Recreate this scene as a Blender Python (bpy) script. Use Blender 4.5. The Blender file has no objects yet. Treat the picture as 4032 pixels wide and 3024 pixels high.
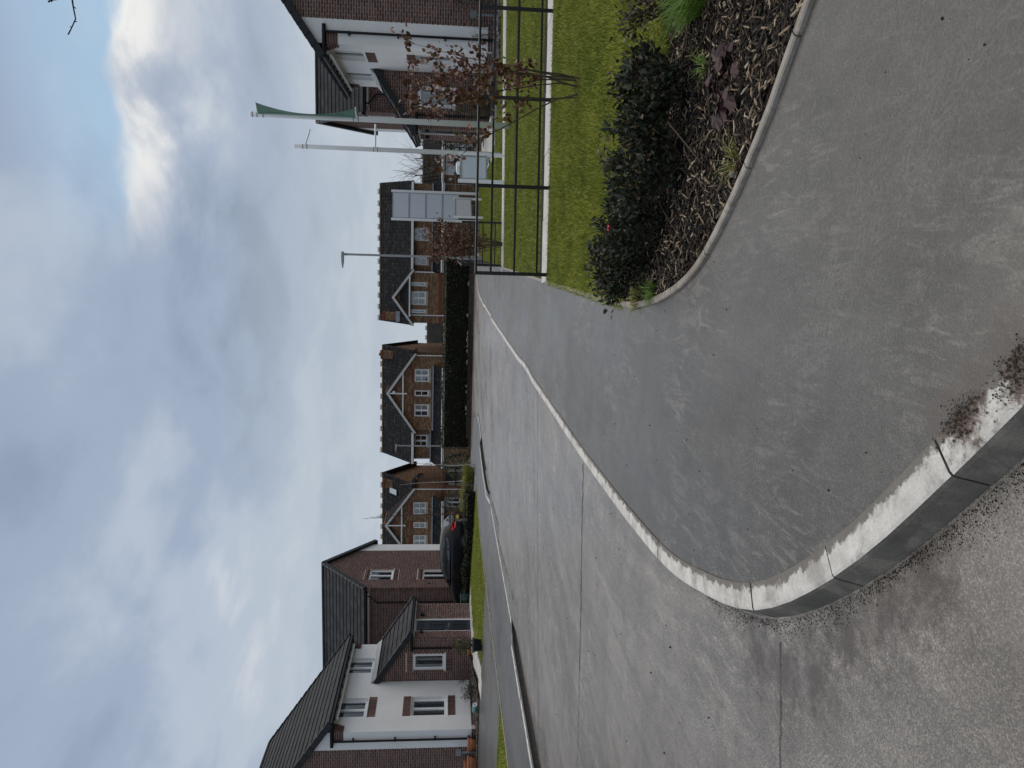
import bpy, math, random
import numpy as np
from mathutils import Vector, Matrix

random.seed(11)
rng = np.random.default_rng(11)
SC = bpy.context.scene
COL = SC.collection
PI = math.pi
R = math.radians

# ------------------------------------------------------------------ camera
CAM_H, HEADING, PITCH, ROLL, FPX = 1.4, R(9.87), math.atan(271.0 / 3000.0), 0.0153, 3000.0
_F = Vector((-math.sin(HEADING) * math.cos(PITCH), math.cos(HEADING) * math.cos(PITCH), -math.sin(PITCH)))
_R0 = _F.cross(Vector((0, 0, 1))).normalized()
_U0 = _R0.cross(_F)
CR = _R0 * math.cos(ROLL) + _U0 * math.sin(ROLL)
CU = _U0 * math.cos(ROLL) - _R0 * math.sin(ROLL)
EYE = Vector((0, 0, CAM_H))
cd = bpy.data.cameras.new('camera')
cam = bpy.data.objects.new('camera', cd)
COL.objects.link(cam)
cd.sensor_fit = 'HORIZONTAL'
cd.sensor_width = 36.0
cd.lens = FPX / 4032.0 * 36.0
cd.clip_start, cd.clip_end = 0.05, 3000
# the phone was held on its side: picture right is down in the place, picture top is to the right
m = Matrix.Identity(4)
for i, v in enumerate((-CU, CR, -_F)):
    for j in range(3):
        m[j][i] = v[j]
m.translation = EYE
cam.matrix_world = m
SC.camera = cam

# ------------------------------------------------------------------ world, sun, exposure
SUN_EL, SUN_AZ = R(68), R(20)          # azimuth measured from +y towards +x
w = bpy.data.worlds.new('World')
SC.world = w
w.use_nodes = True
nt = w.node_tree
nt.nodes.clear()
def wn(t, **k):
    n = nt.nodes.new(t)
    for a, b in k.items():
        setattr(n, a, b)
    return n
def wl(a, b):
    nt.links.new(a, b)
def wmath(op, a, b=None, clamp=False):
    n = wn('ShaderNodeMath', operation=op, use_clamp=clamp)
    for i, v in enumerate((a, b)):
        if v is None: continue
        if isinstance(v, (int, float)): n.inputs[i].default_value = v
        else: wl(v, n.inputs[i])
    return n.outputs[0]
def wramp(x, stops, interp='EASE'):
    n = wn('ShaderNodeValToRGB')
    n.color_ramp.interpolation = interp
    e = n.color_ramp.elements
    while len(e) < len(stops): e.new(0.5)
    for q, (p, c) in zip(e, stops):
        q.position = p
        q.color = (c, c, c, 1) if isinstance(c, (int, float)) else (*c, 1)
    wl(x, n.inputs[0])
    return n.outputs[0]
def wmix(f, a, b):
    n = wn('ShaderNodeMix', data_type='RGBA')
    for i, v in ((0, f), (6, a), (7, b)):
        if isinstance(v, (int, float)): n.inputs[i].default_value = v
        elif isinstance(v, tuple): n.inputs[i].default_value = (*v, 1)
        else: wl(v, n.inputs[i])
    return n.outputs[2]
def wdot(vec, d):
    n = wn('ShaderNodeVectorMath', operation='DOT_PRODUCT')
    wl(vec, n.inputs[0]); n.inputs[1].default_value = d
    return n.outputs['Value']
sky = wn('ShaderNodeTexSky', sky_type='NISHITA')
sky.sun_disc = False
sky.sun_elevation = SUN_EL
sky.sun_rotation = SUN_AZ
sky.air_density, sky.dust_density, sky.ozone_density = 1.0, 1.5, 1.5
tc = wn('ShaderNodeTexCoord')
D = tc.outputs['Generated']
sep = wn('ShaderNodeSeparateXYZ'); wl(D, sep.inputs[0])
zc = wmath('MAXIMUM', sep.outputs[2], 0.0)
den = wmath('ADD', zc, 0.16)
px_, py_ = wmath('DIVIDE', sep.outputs[0], den), wmath('DIVIDE', sep.outputs[1], den)
cmb = wn('ShaderNodeCombineXYZ'); wl(px_, cmb.inputs[0]); wl(py_, cmb.inputs[1])
def wnoise(scale, detail, rough, dist, off, stretch=(1, 1, 1), rot=0.0):
    mp = wn('ShaderNodeMapping'); wl(cmb.outputs[0], mp.inputs[0])
    mp.inputs['Location'].default_value = off
    mp.inputs['Rotation'].default_value = (0, 0, rot)
    mp.inputs['Scale'].default_value = stretch
    n = wn('ShaderNodeTexNoise'); wl(mp.outputs[0], n.inputs['Vector'])
    n.inputs['Scale'].default_value = scale; n.inputs['Detail'].default_value = detail
    n.inputs['Roughness'].default_value = rough; n.inputs['Distortion'].default_value = dist
    return n.outputs['Fac']
n1 = wnoise(1.0, 5, 0.50, 0.15, (3.1, 1.7, 0), (1, 0.8, 1), 0.3)
n2 = wnoise(2.6, 6, 0.55, 0.25, (7.3, 2.2, 0), (1, 0.7, 1), 0.5)
n3 = wnoise(0.55, 3, 0.5, 0.3, (1.3, 5.7, 0))
mass = wmath('ADD', wmath('MULTIPLY', n1, 0.58), wmath('MULTIPLY', n2, 0.42))
# cloud body: slate grey-blue in the thick parts, pale where it thins
body = wramp(mass, [(0.33, (0.275, 0.340, 0.445)), (0.46, (0.355, 0.430, 0.560)), (0.56, (0.465, 0.535, 0.640)), (0.68, (0.67, 0.70, 0.745))])
# the broken, brighter part of the deck: a direction on the right, a third of the way up
def wdir(az, el):
    return (math.sin(R(az)) * math.cos(R(el)), math.cos(R(az)) * math.cos(R(el)), math.sin(R(el)))
azm = wramp(wmath('ADD', wdot(D, wdir(18, 21)), wmath('MULTIPLY', wmath('SUBTRACT', n2, 0.5), 0.06)), [(0.950, 0.0), (0.993, 1.0)])
zz = wmath('ADD', sep.outputs[2], wmath('ADD', wmath('MULTIPLY', wmath('SUBTRACT', n1, 0.5), 0.22), wmath('MULTIPLY', wmath('SUBTRACT', n2, 0.5), 0.10)))
brk = wramp(n2, [(0.40, 0.25), (0.58, 1.0)])
bright = wmath('MULTIPLY', wramp(zz, [(0.20, 0.0), (0.285, 0.38), (0.335, 0.9), (0.352, 1.0), (0.368, 0.0)]), wmath('MULTIPLY', azm, brk))
c1 = wmix(bright, body, (0.90, 0.89, 0.86))
gap = wmath('MULTIPLY', wramp(zz, [(0.345, 0.0), (0.368, 0.9), (0.40, 0.75), (0.47, 0.0)]), azm)
thin = wramp(n3, [(0.56, 0.0), (0.75, 0.35)])
gap = wmath('MAXIMUM', gap, thin, True)
skyc = wn('ShaderNodeMix', data_type='RGBA', blend_type='MULTIPLY')
skyc.inputs[0].default_value = 1.0
wl(sky.outputs[0], skyc.inputs[6]); skyc.inputs[7].default_value = (0.1, 0.1, 0.1, 1)
blue = wmix(0.62, skyc.outputs[2], (0.46, 0.70, 0.88))
c2 = wmix(wmath('MULTIPLY', gap, 0.85), c1, blue)
# heavier deck higher up, paler veil down at the roofs
high = wramp(sep.outputs[2], [(0.42, 0.0), (0.60, 0.45)])
c3 = wmix(high, c2, (0.25, 0.32, 0.425))
low = wramp(sep.outputs[2], [(0.0, 0.85), (0.12, 0.55), (0.30, 0.0)])
c4 = wmix(low, c3, (0.53, 0.585, 0.63))
SKY_K = 7.4
mul = wn('ShaderNodeMix', data_type='RGBA', blend_type='MULTIPLY')
mul.inputs[0].default_value = 1.0
wl(c4, mul.inputs[6]); mul.inputs[7].default_value = (SKY_K, SKY_K, SKY_K, 1)
mul.clamp_result = False
bg = wn('ShaderNodeBackground'); bg.inputs['Strength'].default_value = 0.1
wl(mul.outputs[2], bg.inputs['Color'])
out = wn('ShaderNodeOutputWorld'); wl(bg.outputs[0], out.inputs[0])

sd = bpy.data.lights.new('sun', 'SUN')
sd.energy, sd.angle, sd.color = 1.5, R(85), (1.0, 0.90, 0.755)
sun = bpy.data.objects.new('sun', sd)
COL.objects.link(sun)
sdir = Vector((math.sin(SUN_AZ) * math.cos(SUN_EL), math.cos(SUN_AZ) * math.cos(SUN_EL), math.sin(SUN_EL)))
sun.rotation_euler = sdir.to_track_quat('Z', 'Y').to_euler()
sun.location = (0, 0, 40)
vs = SC.view_settings
vs.view_transform, vs.look, vs.exposure, vs.gamma, vs.use_curve_mapping = 'Standard', 'None', 0.42, 1.0, False
SC.cycles.max_bounces = 6
SC.cycles.use_denoising = True

# ------------------------------------------------------------------ material helper
class NT:
    def __init__(s, name):
        s.m = bpy.data.materials.new(name)
        s.m.use_nodes = True
        s.t = s.m.node_tree
        s.b = s.t.nodes['Principled BSDF']
    def n(s, t, **k):
        n = s.t.nodes.new(t)
        for a, b in k.items(): setattr(n, a, b)
        return n
    def put(s, v, sock):
        if isinstance(v, bpy.types.NodeSocket): s.t.links.new(v, sock)
        elif isinstance(v, tuple) and sock.type == 'RGBA': sock.default_value = (*v, 1) if len(v) == 3 else v
        elif v is not None: sock.default_value = v
    def math(s, op, a, b=None, c=None, clamp=False):
        n = s.n('ShaderNodeMath', operation=op, use_clamp=clamp)
        for i, v in enumerate((a, b, c)): s.put(v, n.inputs[i]) if v is not None else None
        return n.outputs[0]
    def mix(s, f, a, b, blend='MIX'):
        n = s.n('ShaderNodeMix', data_type='RGBA', blend_type=blend)
        s.put(f, n.inputs[0]); s.put(a, n.inputs[6]); s.put(b, n.inputs[7])
        return n.outputs[2]
    def pos(s, kind='world', scale=(1, 1, 1), rot=(0, 0, 0), loc=(0, 0, 0)):
        if kind == 'world': v = s.n('ShaderNodeNewGeometry').outputs['Position']
        else: v = s.n('ShaderNodeTexCoord').outputs['Object']
        mp = s.n('ShaderNodeMapping')
        s.t.links.new(v, mp.inputs[0])
        mp.inputs['Scale'].default_value = scale; mp.inputs['Rotation'].default_value = rot; mp.inputs['Location'].default_value = loc
        return mp.outputs[0]
    def noise(s, vec, scale, detail=4, rough=0.55, dist=0.0):
        n = s.n('ShaderNodeTexNoise')
        s.t.links.new(vec, n.inputs['Vector'])
        for k, v in (('Scale', scale), ('Detail', detail), ('Roughness', rough), ('Distortion', dist)): n.inputs[k].default_value = v
        return n.outputs['Fac']
    def voro(s, vec, scale, feature='F1', out='Distance'):
        n = s.n('ShaderNodeTexVoronoi', feature=feature)
        s.t.links.new(vec, n.inputs['Vector']); n.inputs['Scale'].default_value = scale
        return n.outputs[out]
    def ramp(s, x, stops, interp='LINEAR'):
        n = s.n('ShaderNodeValToRGB')
        n.color_ramp.interpolation = interp
        e = n.color_ramp.elements
        while len(e) < len(stops): e.new(0.5)
        for q, (p, c) in zip(e, stops):
            q.position = p
            q.color = (c, c, c, 1) if isinstance(c, (int, float)) else (*c, 1)
        s.t.links.new(x, n.inputs[0])
        return n.outputs[0]
    def bump(s, h, strength=0.3, dist=0.01):
        n = s.n('ShaderNodeBump')
        n.inputs['Strength'].default_value = strength; n.inputs['Distance'].default_value = dist
        s.t.links.new(h, n.inputs['Height'])
        s.t.links.new(n.outputs[0], s.b.inputs['Normal'])
    def fin(s, color=None, rough=0.6, spec=0.5, metal=0.0):
        s.put(color, s.b.inputs['Base Color']); s.put(rough, s.b.inputs['Roughness'])
        s.put(spec, s.b.inputs['Specular IOR Level']); s.put(metal, s.b.inputs['Metallic'])
        return s.m

def plain(name, col, rough=0.6, spec=0.5, var=0.12, scale=6, bump=0.0, bscale=60, metal=0.0, kind='world'):
    t = NT(name)
    p = t.pos(kind)
    f = t.noise(p, scale, 5, 0.6)
    a = tuple(max(0, c * (1 - var)) for c in col); b = tuple(c * (1 + var) for c in col)
    if bump: t.bump(t.noise(p, bscale, 4, 0.6), bump, 0.01)
    return t.fin(t.ramp(f, [(0.3, a), (0.7, b)]), rough, spec, metal)

def pieces(name, stops, rough=0.7, spec=0.4, var=0.15, scale=25, bump=0.15, bscale=120, src='object', trans=0.0):
    """Each piece takes its own tone: by object, or by island where pieces are joined."""
    t = NT(name)
    if src == 'object': f = t.n('ShaderNodeObjectInfo').outputs['Random']
    else: f = t.n('ShaderNodeNewGeometry').outputs['Random Per Island']
    c = t.ramp(f, stops, 'CONSTANT' if len(stops) > 5 else 'LINEAR')
    p = t.pos('world')
    g = t.ramp(t.noise(p, scale, 4, 0.6), [(0.3, 1 - var), (0.7, 1 + var)])
    col = t.mix(1.0, c, g, 'MULTIPLY')
    if bump: t.bump(t.noise(p, bscale, 3, 0.6), bump, 0.01)
    return t.fin(col, rough, spec)

# ------------------------------------------------------------------ mesh helper
class MB:
    def __init__(s): s.v, s.f, s.m = [], [], []
    def add(s, vs, fs, m=0):
        o = len(s.v)
        s.v.extend([tuple(q) for q in vs])
        for f in fs: s.f.append([i + o for i in f]); s.m.append(m)
    def hexa(s, p, m=0):
        s.add(p, [(0, 3, 2, 1), (4, 5, 6, 7), (0, 1, 5, 4), (1, 2, 6, 5), (2, 3, 7, 6), (3, 0, 4, 7)], m)
    def box(s, x0, x1, y0, y1, z0, z1, m=0):
        s.hexa([(x0, y0, z0), (x1, y0, z0), (x1, y1, z0), (x0, y1, z0), (x0, y0, z1), (x1, y0, z1), (x1, y1, z1), (x0, y1, z1)], m)
    def extrude(s, poly, vec, m=0):
        n = len(poly)
        a = [tuple(p) for p in poly]; b = [(p[0] + vec[0], p[1] + vec[1], p[2] + vec[2]) for p in poly]
        fs = [tuple(range(n))[::-1], tuple(range(n, 2 * n))] + [(i, (i + 1) % n, n + (i + 1) % n, n + i) for i in range(n)]
        s.add(a + b, fs, m)
    def tube(s, pts, rad, n=8, m=0, cap=True):
        pts = [Vector(p) for p in pts]
        if isinstance(rad, (int, float)): rad = [rad] * len(pts)
        o = len(s.v)
        for i, p in enumerate(pts):
            d = (pts[min(i + 1, len(pts) - 1)] - pts[max(i - 1, 0)]).normalized()
            a = d.cross(Vector((0, 0, 1)) if abs(d.z) < 0.95 else Vector((1, 0, 0))).normalized()
            b = d.cross(a)
            for k in range(n):
                t = 2 * PI * k / n
                s.v.append(tuple(p + (a * math.cos(t) + b * math.sin(t)) * rad[i]))
        for i in range(len(pts) - 1):
            for k in range(n):
                s.f.append([o + i * n + k, o + i * n + (k + 1) % n, o + (i + 1) * n + (k + 1) % n, o + (i + 1) * n + k]); s.m.append(m)
        if cap:
            s.f.append([o + k for k in range(n)][::-1]); s.m.append(m)
            e = o + (len(pts) - 1) * n
            s.f.append([e + k for k in range(n)]); s.m.append(m)
    def lathe(s, prof, c, n=24, m=0):
        o = len(s.v)
        for r, z in prof:
            for k in range(n):
                t = 2 * PI * k / n
                s.v.append((c[0] + r * math.cos(t), c[1] + r * math.sin(t), c[2] + z))
        for i in range(len(prof) - 1):
            for k in range(n):
                s.f.append([o + i * n + k, o + i * n + (k + 1) % n, o + (i + 1) * n + (k + 1) % n, o + (i + 1) * n + k]); s.m.append(m)
        s.f.append([o + k for k in range(n)][::-1]); s.m.append(m)

ROOT = {}
def props(o, label=None, cat=None, group=None, kind=None):
    for k, v in (('label', label), ('category', cat), ('group', group), ('kind', kind)):
        if v: o[k] = v
    return o
def thing(name, label, cat, loc=(0, 0, 0), rotz=0.0, group=None):
    o = bpy.data.objects.new(name, None)
    COL.objects.link(o)
    o.empty_display_size = 0.2
    M = Matrix.Translation(loc) @ Matrix.Rotation(rotz, 4, 'Z')
    o.matrix_world = M
    ROOT[o.name] = M
    return props(o, label, cat, group)
def mesh_of(name, verts, faces, mats, mi=None, smooth=False, recalc=True):
    me = bpy.data.meshes.new(name)
    if isinstance(verts, np.ndarray):
        me.vertices.add(len(verts)); me.vertices.foreach_set('co', verts.astype(np.float32).ravel())
        k = faces.shape[1]
        me.loops.add(faces.size); me.loops.foreach_set('vertex_index', faces.astype(np.int32).ravel())
        me.polygons.add(len(faces)); me.polygons.foreach_set('loop_start', np.arange(0, faces.size, k, dtype=np.int32))
        if mi is not None: me.polygons.foreach_set('material_index', np.asarray(mi, dtype=np.int32))
        me.update(calc_edges=True)
    else:
        me.from_pydata(verts, [], faces)
        if mi is not None: me.polygons.foreach_set('material_index', mi)
        if recalc:
            import bmesh
            bm = bmesh.new(); bm.from_mesh(me)
            bmesh.ops.recalc_face_normals(bm, faces=bm.faces)
            bm.to_mesh(me); bm.free()
    for mt in (mats if isinstance(mats, (list, tuple)) else [mats]): me.materials.append(mt)
    if smooth: me.polygons.foreach_set('use_smooth', [True] * len(me.polygons))
    return me
def build(name, mb, mats, parent=None, smooth=False, local=False, loc=(0, 0, 0), recalc=True, **pr):
    """mb holds place coordinates (or the thing's own, local=True); the object is a child of parent or stands alone with its origin at loc."""
    V = np.array(mb.v, dtype=float)
    if parent is not None:
        M = ROOT[parent.name]
        if not local:
            Mi = np.array(M.inverted())
            V = V @ Mi[:3, :3].T + Mi[:3, 3]
    else: V = V - np.array(loc)
    me = mesh_of(name, [tuple(q) for q in V], mb.f, mats, mb.m, smooth, recalc)
    o = bpy.data.objects.new(name, me)
    COL.objects.link(o)
    if parent is not None: o.parent = parent; ROOT[o.name] = ROOT[parent.name]
    else: o.location = loc; ROOT[o.name] = Matrix.Translation(loc)
    return props(o, **pr)
def build_np(name, V, Fc, mats, parent=None, mi=None, smooth=False, **pr):
    V = np.asarray(V, dtype=float)
    if parent is not None:
        Mi = np.array(ROOT[parent.name].inverted())
        V = V @ Mi[:3, :3].T + Mi[:3, 3]
    me = mesh_of(name, V, np.asarray(Fc), mats, mi, smooth)
    o = bpy.data.objects.new(name, me)
    COL.objects.link(o)
    if parent is not None: o.parent = parent; ROOT[o.name] = ROOT[parent.name]
    else: ROOT[o.name] = Matrix.Identity(4)
    return props(o, **pr)
def piece(name, me, parent, M):
    """One more piece with shared mesh data, placed at M in the place."""
    o = bpy.data.objects.new(name, me)
    COL.objects.link(o)
    o.parent = parent
    o.matrix_basis = ROOT[parent.name].inverted() @ M
    return o
def frame(x, y, z, o):
    """Matrix with the given axes and origin."""
    m = Matrix.Identity(4)
    for i, v in enumerate((x, y, z)):
        for j in range(3): m[j][i] = v[j]
    m.translation = Vector(o)
    return m
def seen(p):
    """(in the photograph's frame, distance) of a point: which pieces show largest."""
    d = Vector(p) - EYE
    k = d.dot(_F)
    if k <= 0.1: return False, 1e9
    u, v = d.dot(CU) / k * FPX, d.dot(CR) / k * FPX
    return abs(u) < 2030 and abs(v) < 1525, k
def copy_thing(o, loc, rotz, label):
    """A copy of a thing with copies of its parts and their sub-parts, sharing mesh data."""
    c = o.copy(); COL.objects.link(c)
    c.matrix_world = Matrix.Translation(loc) @ Matrix.Rotation(rotz, 4, 'Z')
    ROOT[c.name] = c.matrix_world.copy()
    if label: c['label'] = label
    for ch in list(o.children):
        d = ch.copy(); COL.objects.link(d); d.parent = c
        for g in list(ch.children):
            e = g.copy(); COL.objects.link(e); e.parent = d
    return c

# ------------------------------------------------------------------ materials of the setting
def asphalt(name, lo, hi, tint, speck, scale, rough, streak_rot, streak_amt, mud=False, stain=None, smear=None, arcs=None, fleck=21, bumpy=1.6, treads=None, film=0.0):
    t = NT(name)
    p = t.pos()
    big = t.noise(p, 0.55, 6, 0.62, 0.4)
    mid = t.noise(p, 4.5, 6, 0.65)
    c = t.ramp(t.math('ADD', t.math('MULTIPLY', big, 0.6), t.math('MULTIPLY', mid, 0.4)), [(0.34, lo), (0.66, hi)])
    # tyre tracks and scuffs: long thin paler marks of dried dust
    ps = t.pos(scale=(7, 1.5, 1), rot=(0, 0, streak_rot))
    st = t.ramp(t.noise(ps, 1.6, 7, 0.70, 2.2), [(0.50, 0.0), (0.60, 1.0)])
    pm = t.ramp(t.noise(p, 0.9, 3, 0.5), [(0.4, 0.0), (0.62, 1.0)])
    c = t.mix(t.math('MULTIPLY', t.math('MULTIPLY', st, pm), streak_amt), c, tuple(min(1, h * 1.75) for h in hi))
    ps2 = t.pos(scale=(7, 0.5, 1), rot=(0, 0, streak_rot + 0.5))
    dk = t.ramp(t.noise(ps2, 0.8, 5, 0.6, 0.8), [(0.52, 0.0), (0.72, 1.0)])
    c = t.mix(t.math('MULTIPLY', dk, 0.4), c, tuple(l * 0.72 for l in lo))
    # the stone in the surface
    v = t.voro(p, scale, out='Color')
    sp = t.n('ShaderNodeSeparateColor'); t.t.links.new(v, sp.inputs[0])
    vv = t.ramp(sp.outputs[0], [(0.0, 1 - speck), (0.75, 1.0), (1.0, 1 + speck * 1.2)])
    c = t.mix(1.0, c, vv, 'MULTIPLY')
    c = t.mix(1.0, c, tint, 'MULTIPLY')
    if mud:
        # earth carried out over the corner by the kerb
        q = t.n('ShaderNodeVectorMath', operation='DISTANCE')
        t.t.links.new(t.pos(), q.inputs[0]); q.inputs[1].default_value = mud
        d = t.math('ADD', q.outputs['Value'], t.math('MULTIPLY', t.noise(p, 3.0, 6, 0.7), 1.1))
        c = t.mix(t.ramp(d, [(0.25, 0.45), (0.95, 0.0)]), c, (0.15, 0.128, 0.110))
    if arcs:
        q = t.n('ShaderNodeVectorMath', operation='DISTANCE'); t.t.links.new(t.pos(), q.inputs[0]); q.inputs[1].default_value = arcs
        cb = t.n('ShaderNodeCombineXYZ'); t.t.links.new(t.math('ADD', q.outputs['Value'], t.math('MULTIPLY', t.noise(p, 0.35, 3, 0.5), 0.9)), cb.inputs[0])
        tn = t.ramp(t.noise(cb.outputs[0], 2.3, 5, 0.62), [(0.36, 0.78), (0.5, 1.0), (0.64, 1.22)])
        c = t.mix(t.ramp(t.noise(p, 0.4, 4, 0.6), [(0.35, 0.35), (0.6, 1.0)]), c, t.mix(1.0, c, tn, 'MULTIPLY'))
        cb2 = t.n('ShaderNodeCombineXYZ'); t.t.links.new(q.outputs['Value'], cb2.inputs[0]); t.t.links.new(t.math('MULTIPLY', t.noise(p, 3, 3, 0.5), 0.25), cb2.inputs[1])
        tf = t.ramp(t.noise(cb2.outputs[0], 9.0, 4, 0.6), [(0.38, 0.86), (0.62, 1.12)])
        c = t.mix(t.ramp(t.noise(p, 0.7, 4, 0.6), [(0.42, 0.0), (0.6, 1.0)]), c, t.mix(1.0, c, tf, 'MULTIPLY'))
    for kind, A_, B_, hw, pitch, amt in (treads or ()):
        # herringbone print of a tyre, worn away here and there
        if kind == 'line':
            tx, ty = B_[0] - A_[0], B_[1] - A_[1]; L_ = math.hypot(tx, ty); tx, ty = tx / L_, ty / L_
            v0 = t.n('ShaderNodeVectorMath', operation='SUBTRACT'); t.t.links.new(t.pos(), v0.inputs[0]); v0.inputs[1].default_value = (A_[0], A_[1], 0)
            o_ = []
            for ax in ((tx, ty, 0), (-ty, tx, 0)):
                q = t.n('ShaderNodeVectorMath', operation='DOT_PRODUCT'); t.t.links.new(v0.outputs[0], q.inputs[0]); q.inputs[1].default_value = ax; o_.append(q.outputs['Value'])
            s_, d_ = o_
        else:
            v0 = t.n('ShaderNodeVectorMath', operation='SUBTRACT'); t.t.links.new(t.pos(), v0.inputs[0]); v0.inputs[1].default_value = (A_[0], A_[1], -0.1)
            q = t.n('ShaderNodeVectorMath', operation='LENGTH'); t.t.links.new(v0.outputs[0], q.inputs[0]); d_ = t.math('SUBTRACT', q.outputs['Value'], B_)
            sx = t.n('ShaderNodeSeparateXYZ'); t.t.links.new(v0.outputs[0], sx.inputs[0]); s_ = t.math('MULTIPLY', t.math('ARCTAN2', sx.outputs[1], sx.outputs[0]), B_)
        wob = t.math('MULTIPLY', t.math('SUBTRACT', t.noise(p, 16, 4, 0.6), 0.5), 0.07)
        d_ = t.math('ADD', d_, wob); ad = t.math('ABSOLUTE', d_)
        ph = t.math('ADD', t.math('MULTIPLY', s_, 6.2832 / pitch), t.math('MULTIPLY', t.math('PINGPONG', ad, hw / 2.4), 2.2 * 6.2832 / pitch))
        w_ = t.ramp(t.math('SINE', ph), [(0.25, 0.0), (0.75, 1.0)])
        band = t.ramp(ad, [(hw * 0.8, 1.0), (hw, 0.0)])
        drop = t.ramp(t.noise(p, 4.0, 6, 0.68), [(0.44, 0.0), (0.62, 1.0)])
        c = t.mix(t.math('MULTIPLY', t.math('MULTIPLY', w_, band), t.math('MULTIPLY', drop, amt)), c, tuple(h * 1.55 for h in hi))
    # blotches of damp and dust
    bl = t.ramp(t.noise(p, 2.6, 8, 0.72, 0.6), [(0.36, 0.84), (0.5, 1.0), (0.66, 1.22)])
    c = t.mix(1.0, c, bl, 'MULTIPLY')
    fl = t.ramp(t.noise(p, fleck, 5, 0.7), [(0.32, 0.80), (0.68, 1.22)])
    c = t.mix(0.6, c, fl, 'MULTIPLY')
    if smear:
        dm = None
        for s_ in smear:
            q = t.n('ShaderNodeVectorMath', operation='DISTANCE'); t.t.links.new(t.pos(), q.inputs[0]); q.inputs[1].default_value = s_
            dm = q.outputs['Value'] if dm is None else t.math('MINIMUM', dm, q.outputs['Value'])
        dd = t.math('ADD', dm, t.math('MULTIPLY', t.math('SUBTRACT', t.noise(p, 14.0, 9, 0.78), 0.5), 0.42))
        c = t.mix(t.ramp(dd, [(0.03, 0.85), (0.12, 0.0)]), c, (0.062, 0.047, 0.038))
    if stain:
        dm = None
        for s_ in stain:
            q = t.n('ShaderNodeVectorMath', operation='DISTANCE'); t.t.links.new(t.pos(), q.inputs[0]); q.inputs[1].default_value = s_
            dm = q.outputs['Value'] if dm is None else t.math('MINIMUM', dm, q.outputs['Value'])
        dd = t.math('ADD', dm, t.math('MULTIPLY', t.math('SUBTRACT', t.noise(p, 11.0, 10, 0.82), 0.5), 0.95))
        c = t.mix(t.ramp(dd, [(0.02, 0.95), (0.25, 0.0)]), c, (0.042, 0.031, 0.023))
    h = t.math('ADD', t.voro(p, scale, out='Distance'), t.math('MULTIPLY', t.noise(p, 60, 4, 0.6), 0.5))
    t.bump(t.math('ADD', h, t.math('MULTIPLY', t.noise(p, 24, 5, 0.65), bumpy)), 0.3, 0.005)
    r = t.ramp(t.noise(t.pos(scale=(1, 0.45, 1)), 0.75, 6, 0.62), [(0.36, rough - 0.10), (0.62, rough + 0.10)])
    if film:
        # thin damp film, patchy: smooth enough to mirror the sky at a low angle
        fm = t.ramp(t.noise(t.pos(scale=(1, 0.5, 1), loc=(3, 1, 0)), 0.55, 6, 0.65, 0.5), [(0.34, film * 0.25), (0.62, film)])
        t.put(fm, t.b.inputs['Coat Weight']); t.b.inputs['Coat Roughness'].default_value = 0.33
    return t.fin(c, r, 0.5)

M_ROAD = asphalt('road_surface', (0.145, 0.137, 0.128), (0.225, 0.212, 0.198), (1.0, 0.955, 0.90), 0.46, 190, 0.32, R(-8), 0.55, (-0.9, 1.6, -0.1), [(-1.82, 3.2, -.1), (-1.76, 2.92, -.1), (-1.62, 2.66, -.1), (-1.36, 2.5, -.1), (-1.15, 2.28, -.1), (-0.95, 2.1, -.1)], None, (5.2, 6.6, -0.1), 60, 0.7, [('arc', (5.2, 6.6), 8.25, 0.12, 0.05, 0.55), ('arc', (5.2, 6.6), 9.9, 0.10, 0.05, 0.5), ('arc', (4.6, 7.4), 10.6, 0.10, 0.05, 0.45)], 0.42)
M_PATH = asphalt('footpath_tarmac', (0.040, 0.039, 0.038), (0.080, 0.077, 0.072), (1.0, 0.975, 0.935), 0.30, 150, 0.44, R(38), 0.95, (-0.1, 1.75, 0.0), None, [(-0.40, 1.97, 0), (-0.30, 1.86, 0), (-0.20, 1.76, 0)], None, 21, 1.6, [('line', (-1.75, 3.86), (-0.2, 2.72), 0.17, 0.062, 0.5), ('line', (-0.9, 3.1), (1.3, 1.9), 0.15, 0.07, 0.34), ('line', (-1.2, 3.0), (0.6, 1.7), 0.03, 0.2, 0.3)], 0.35)
M_DRIVE = asphalt('drive_tarmac', (0.048, 0.049, 0.052), (0.082, 0.083, 0.085), (1, 1, 1), 0.2, 150, 0.42, R(80), 0.3)
M_PATCH = asphalt('broken_tarmac', (0.10, 0.10, 0.10), (0.17, 0.168, 0.165), (1, 1, 1), 0.5, 60, 0.7, R(0), 0.2)
M_BITUMEN = plain('bitumen_joint', (0.060, 0.056, 0.053), 0.55, 0.5, 0.3, 30, 0.4, 60)
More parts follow.
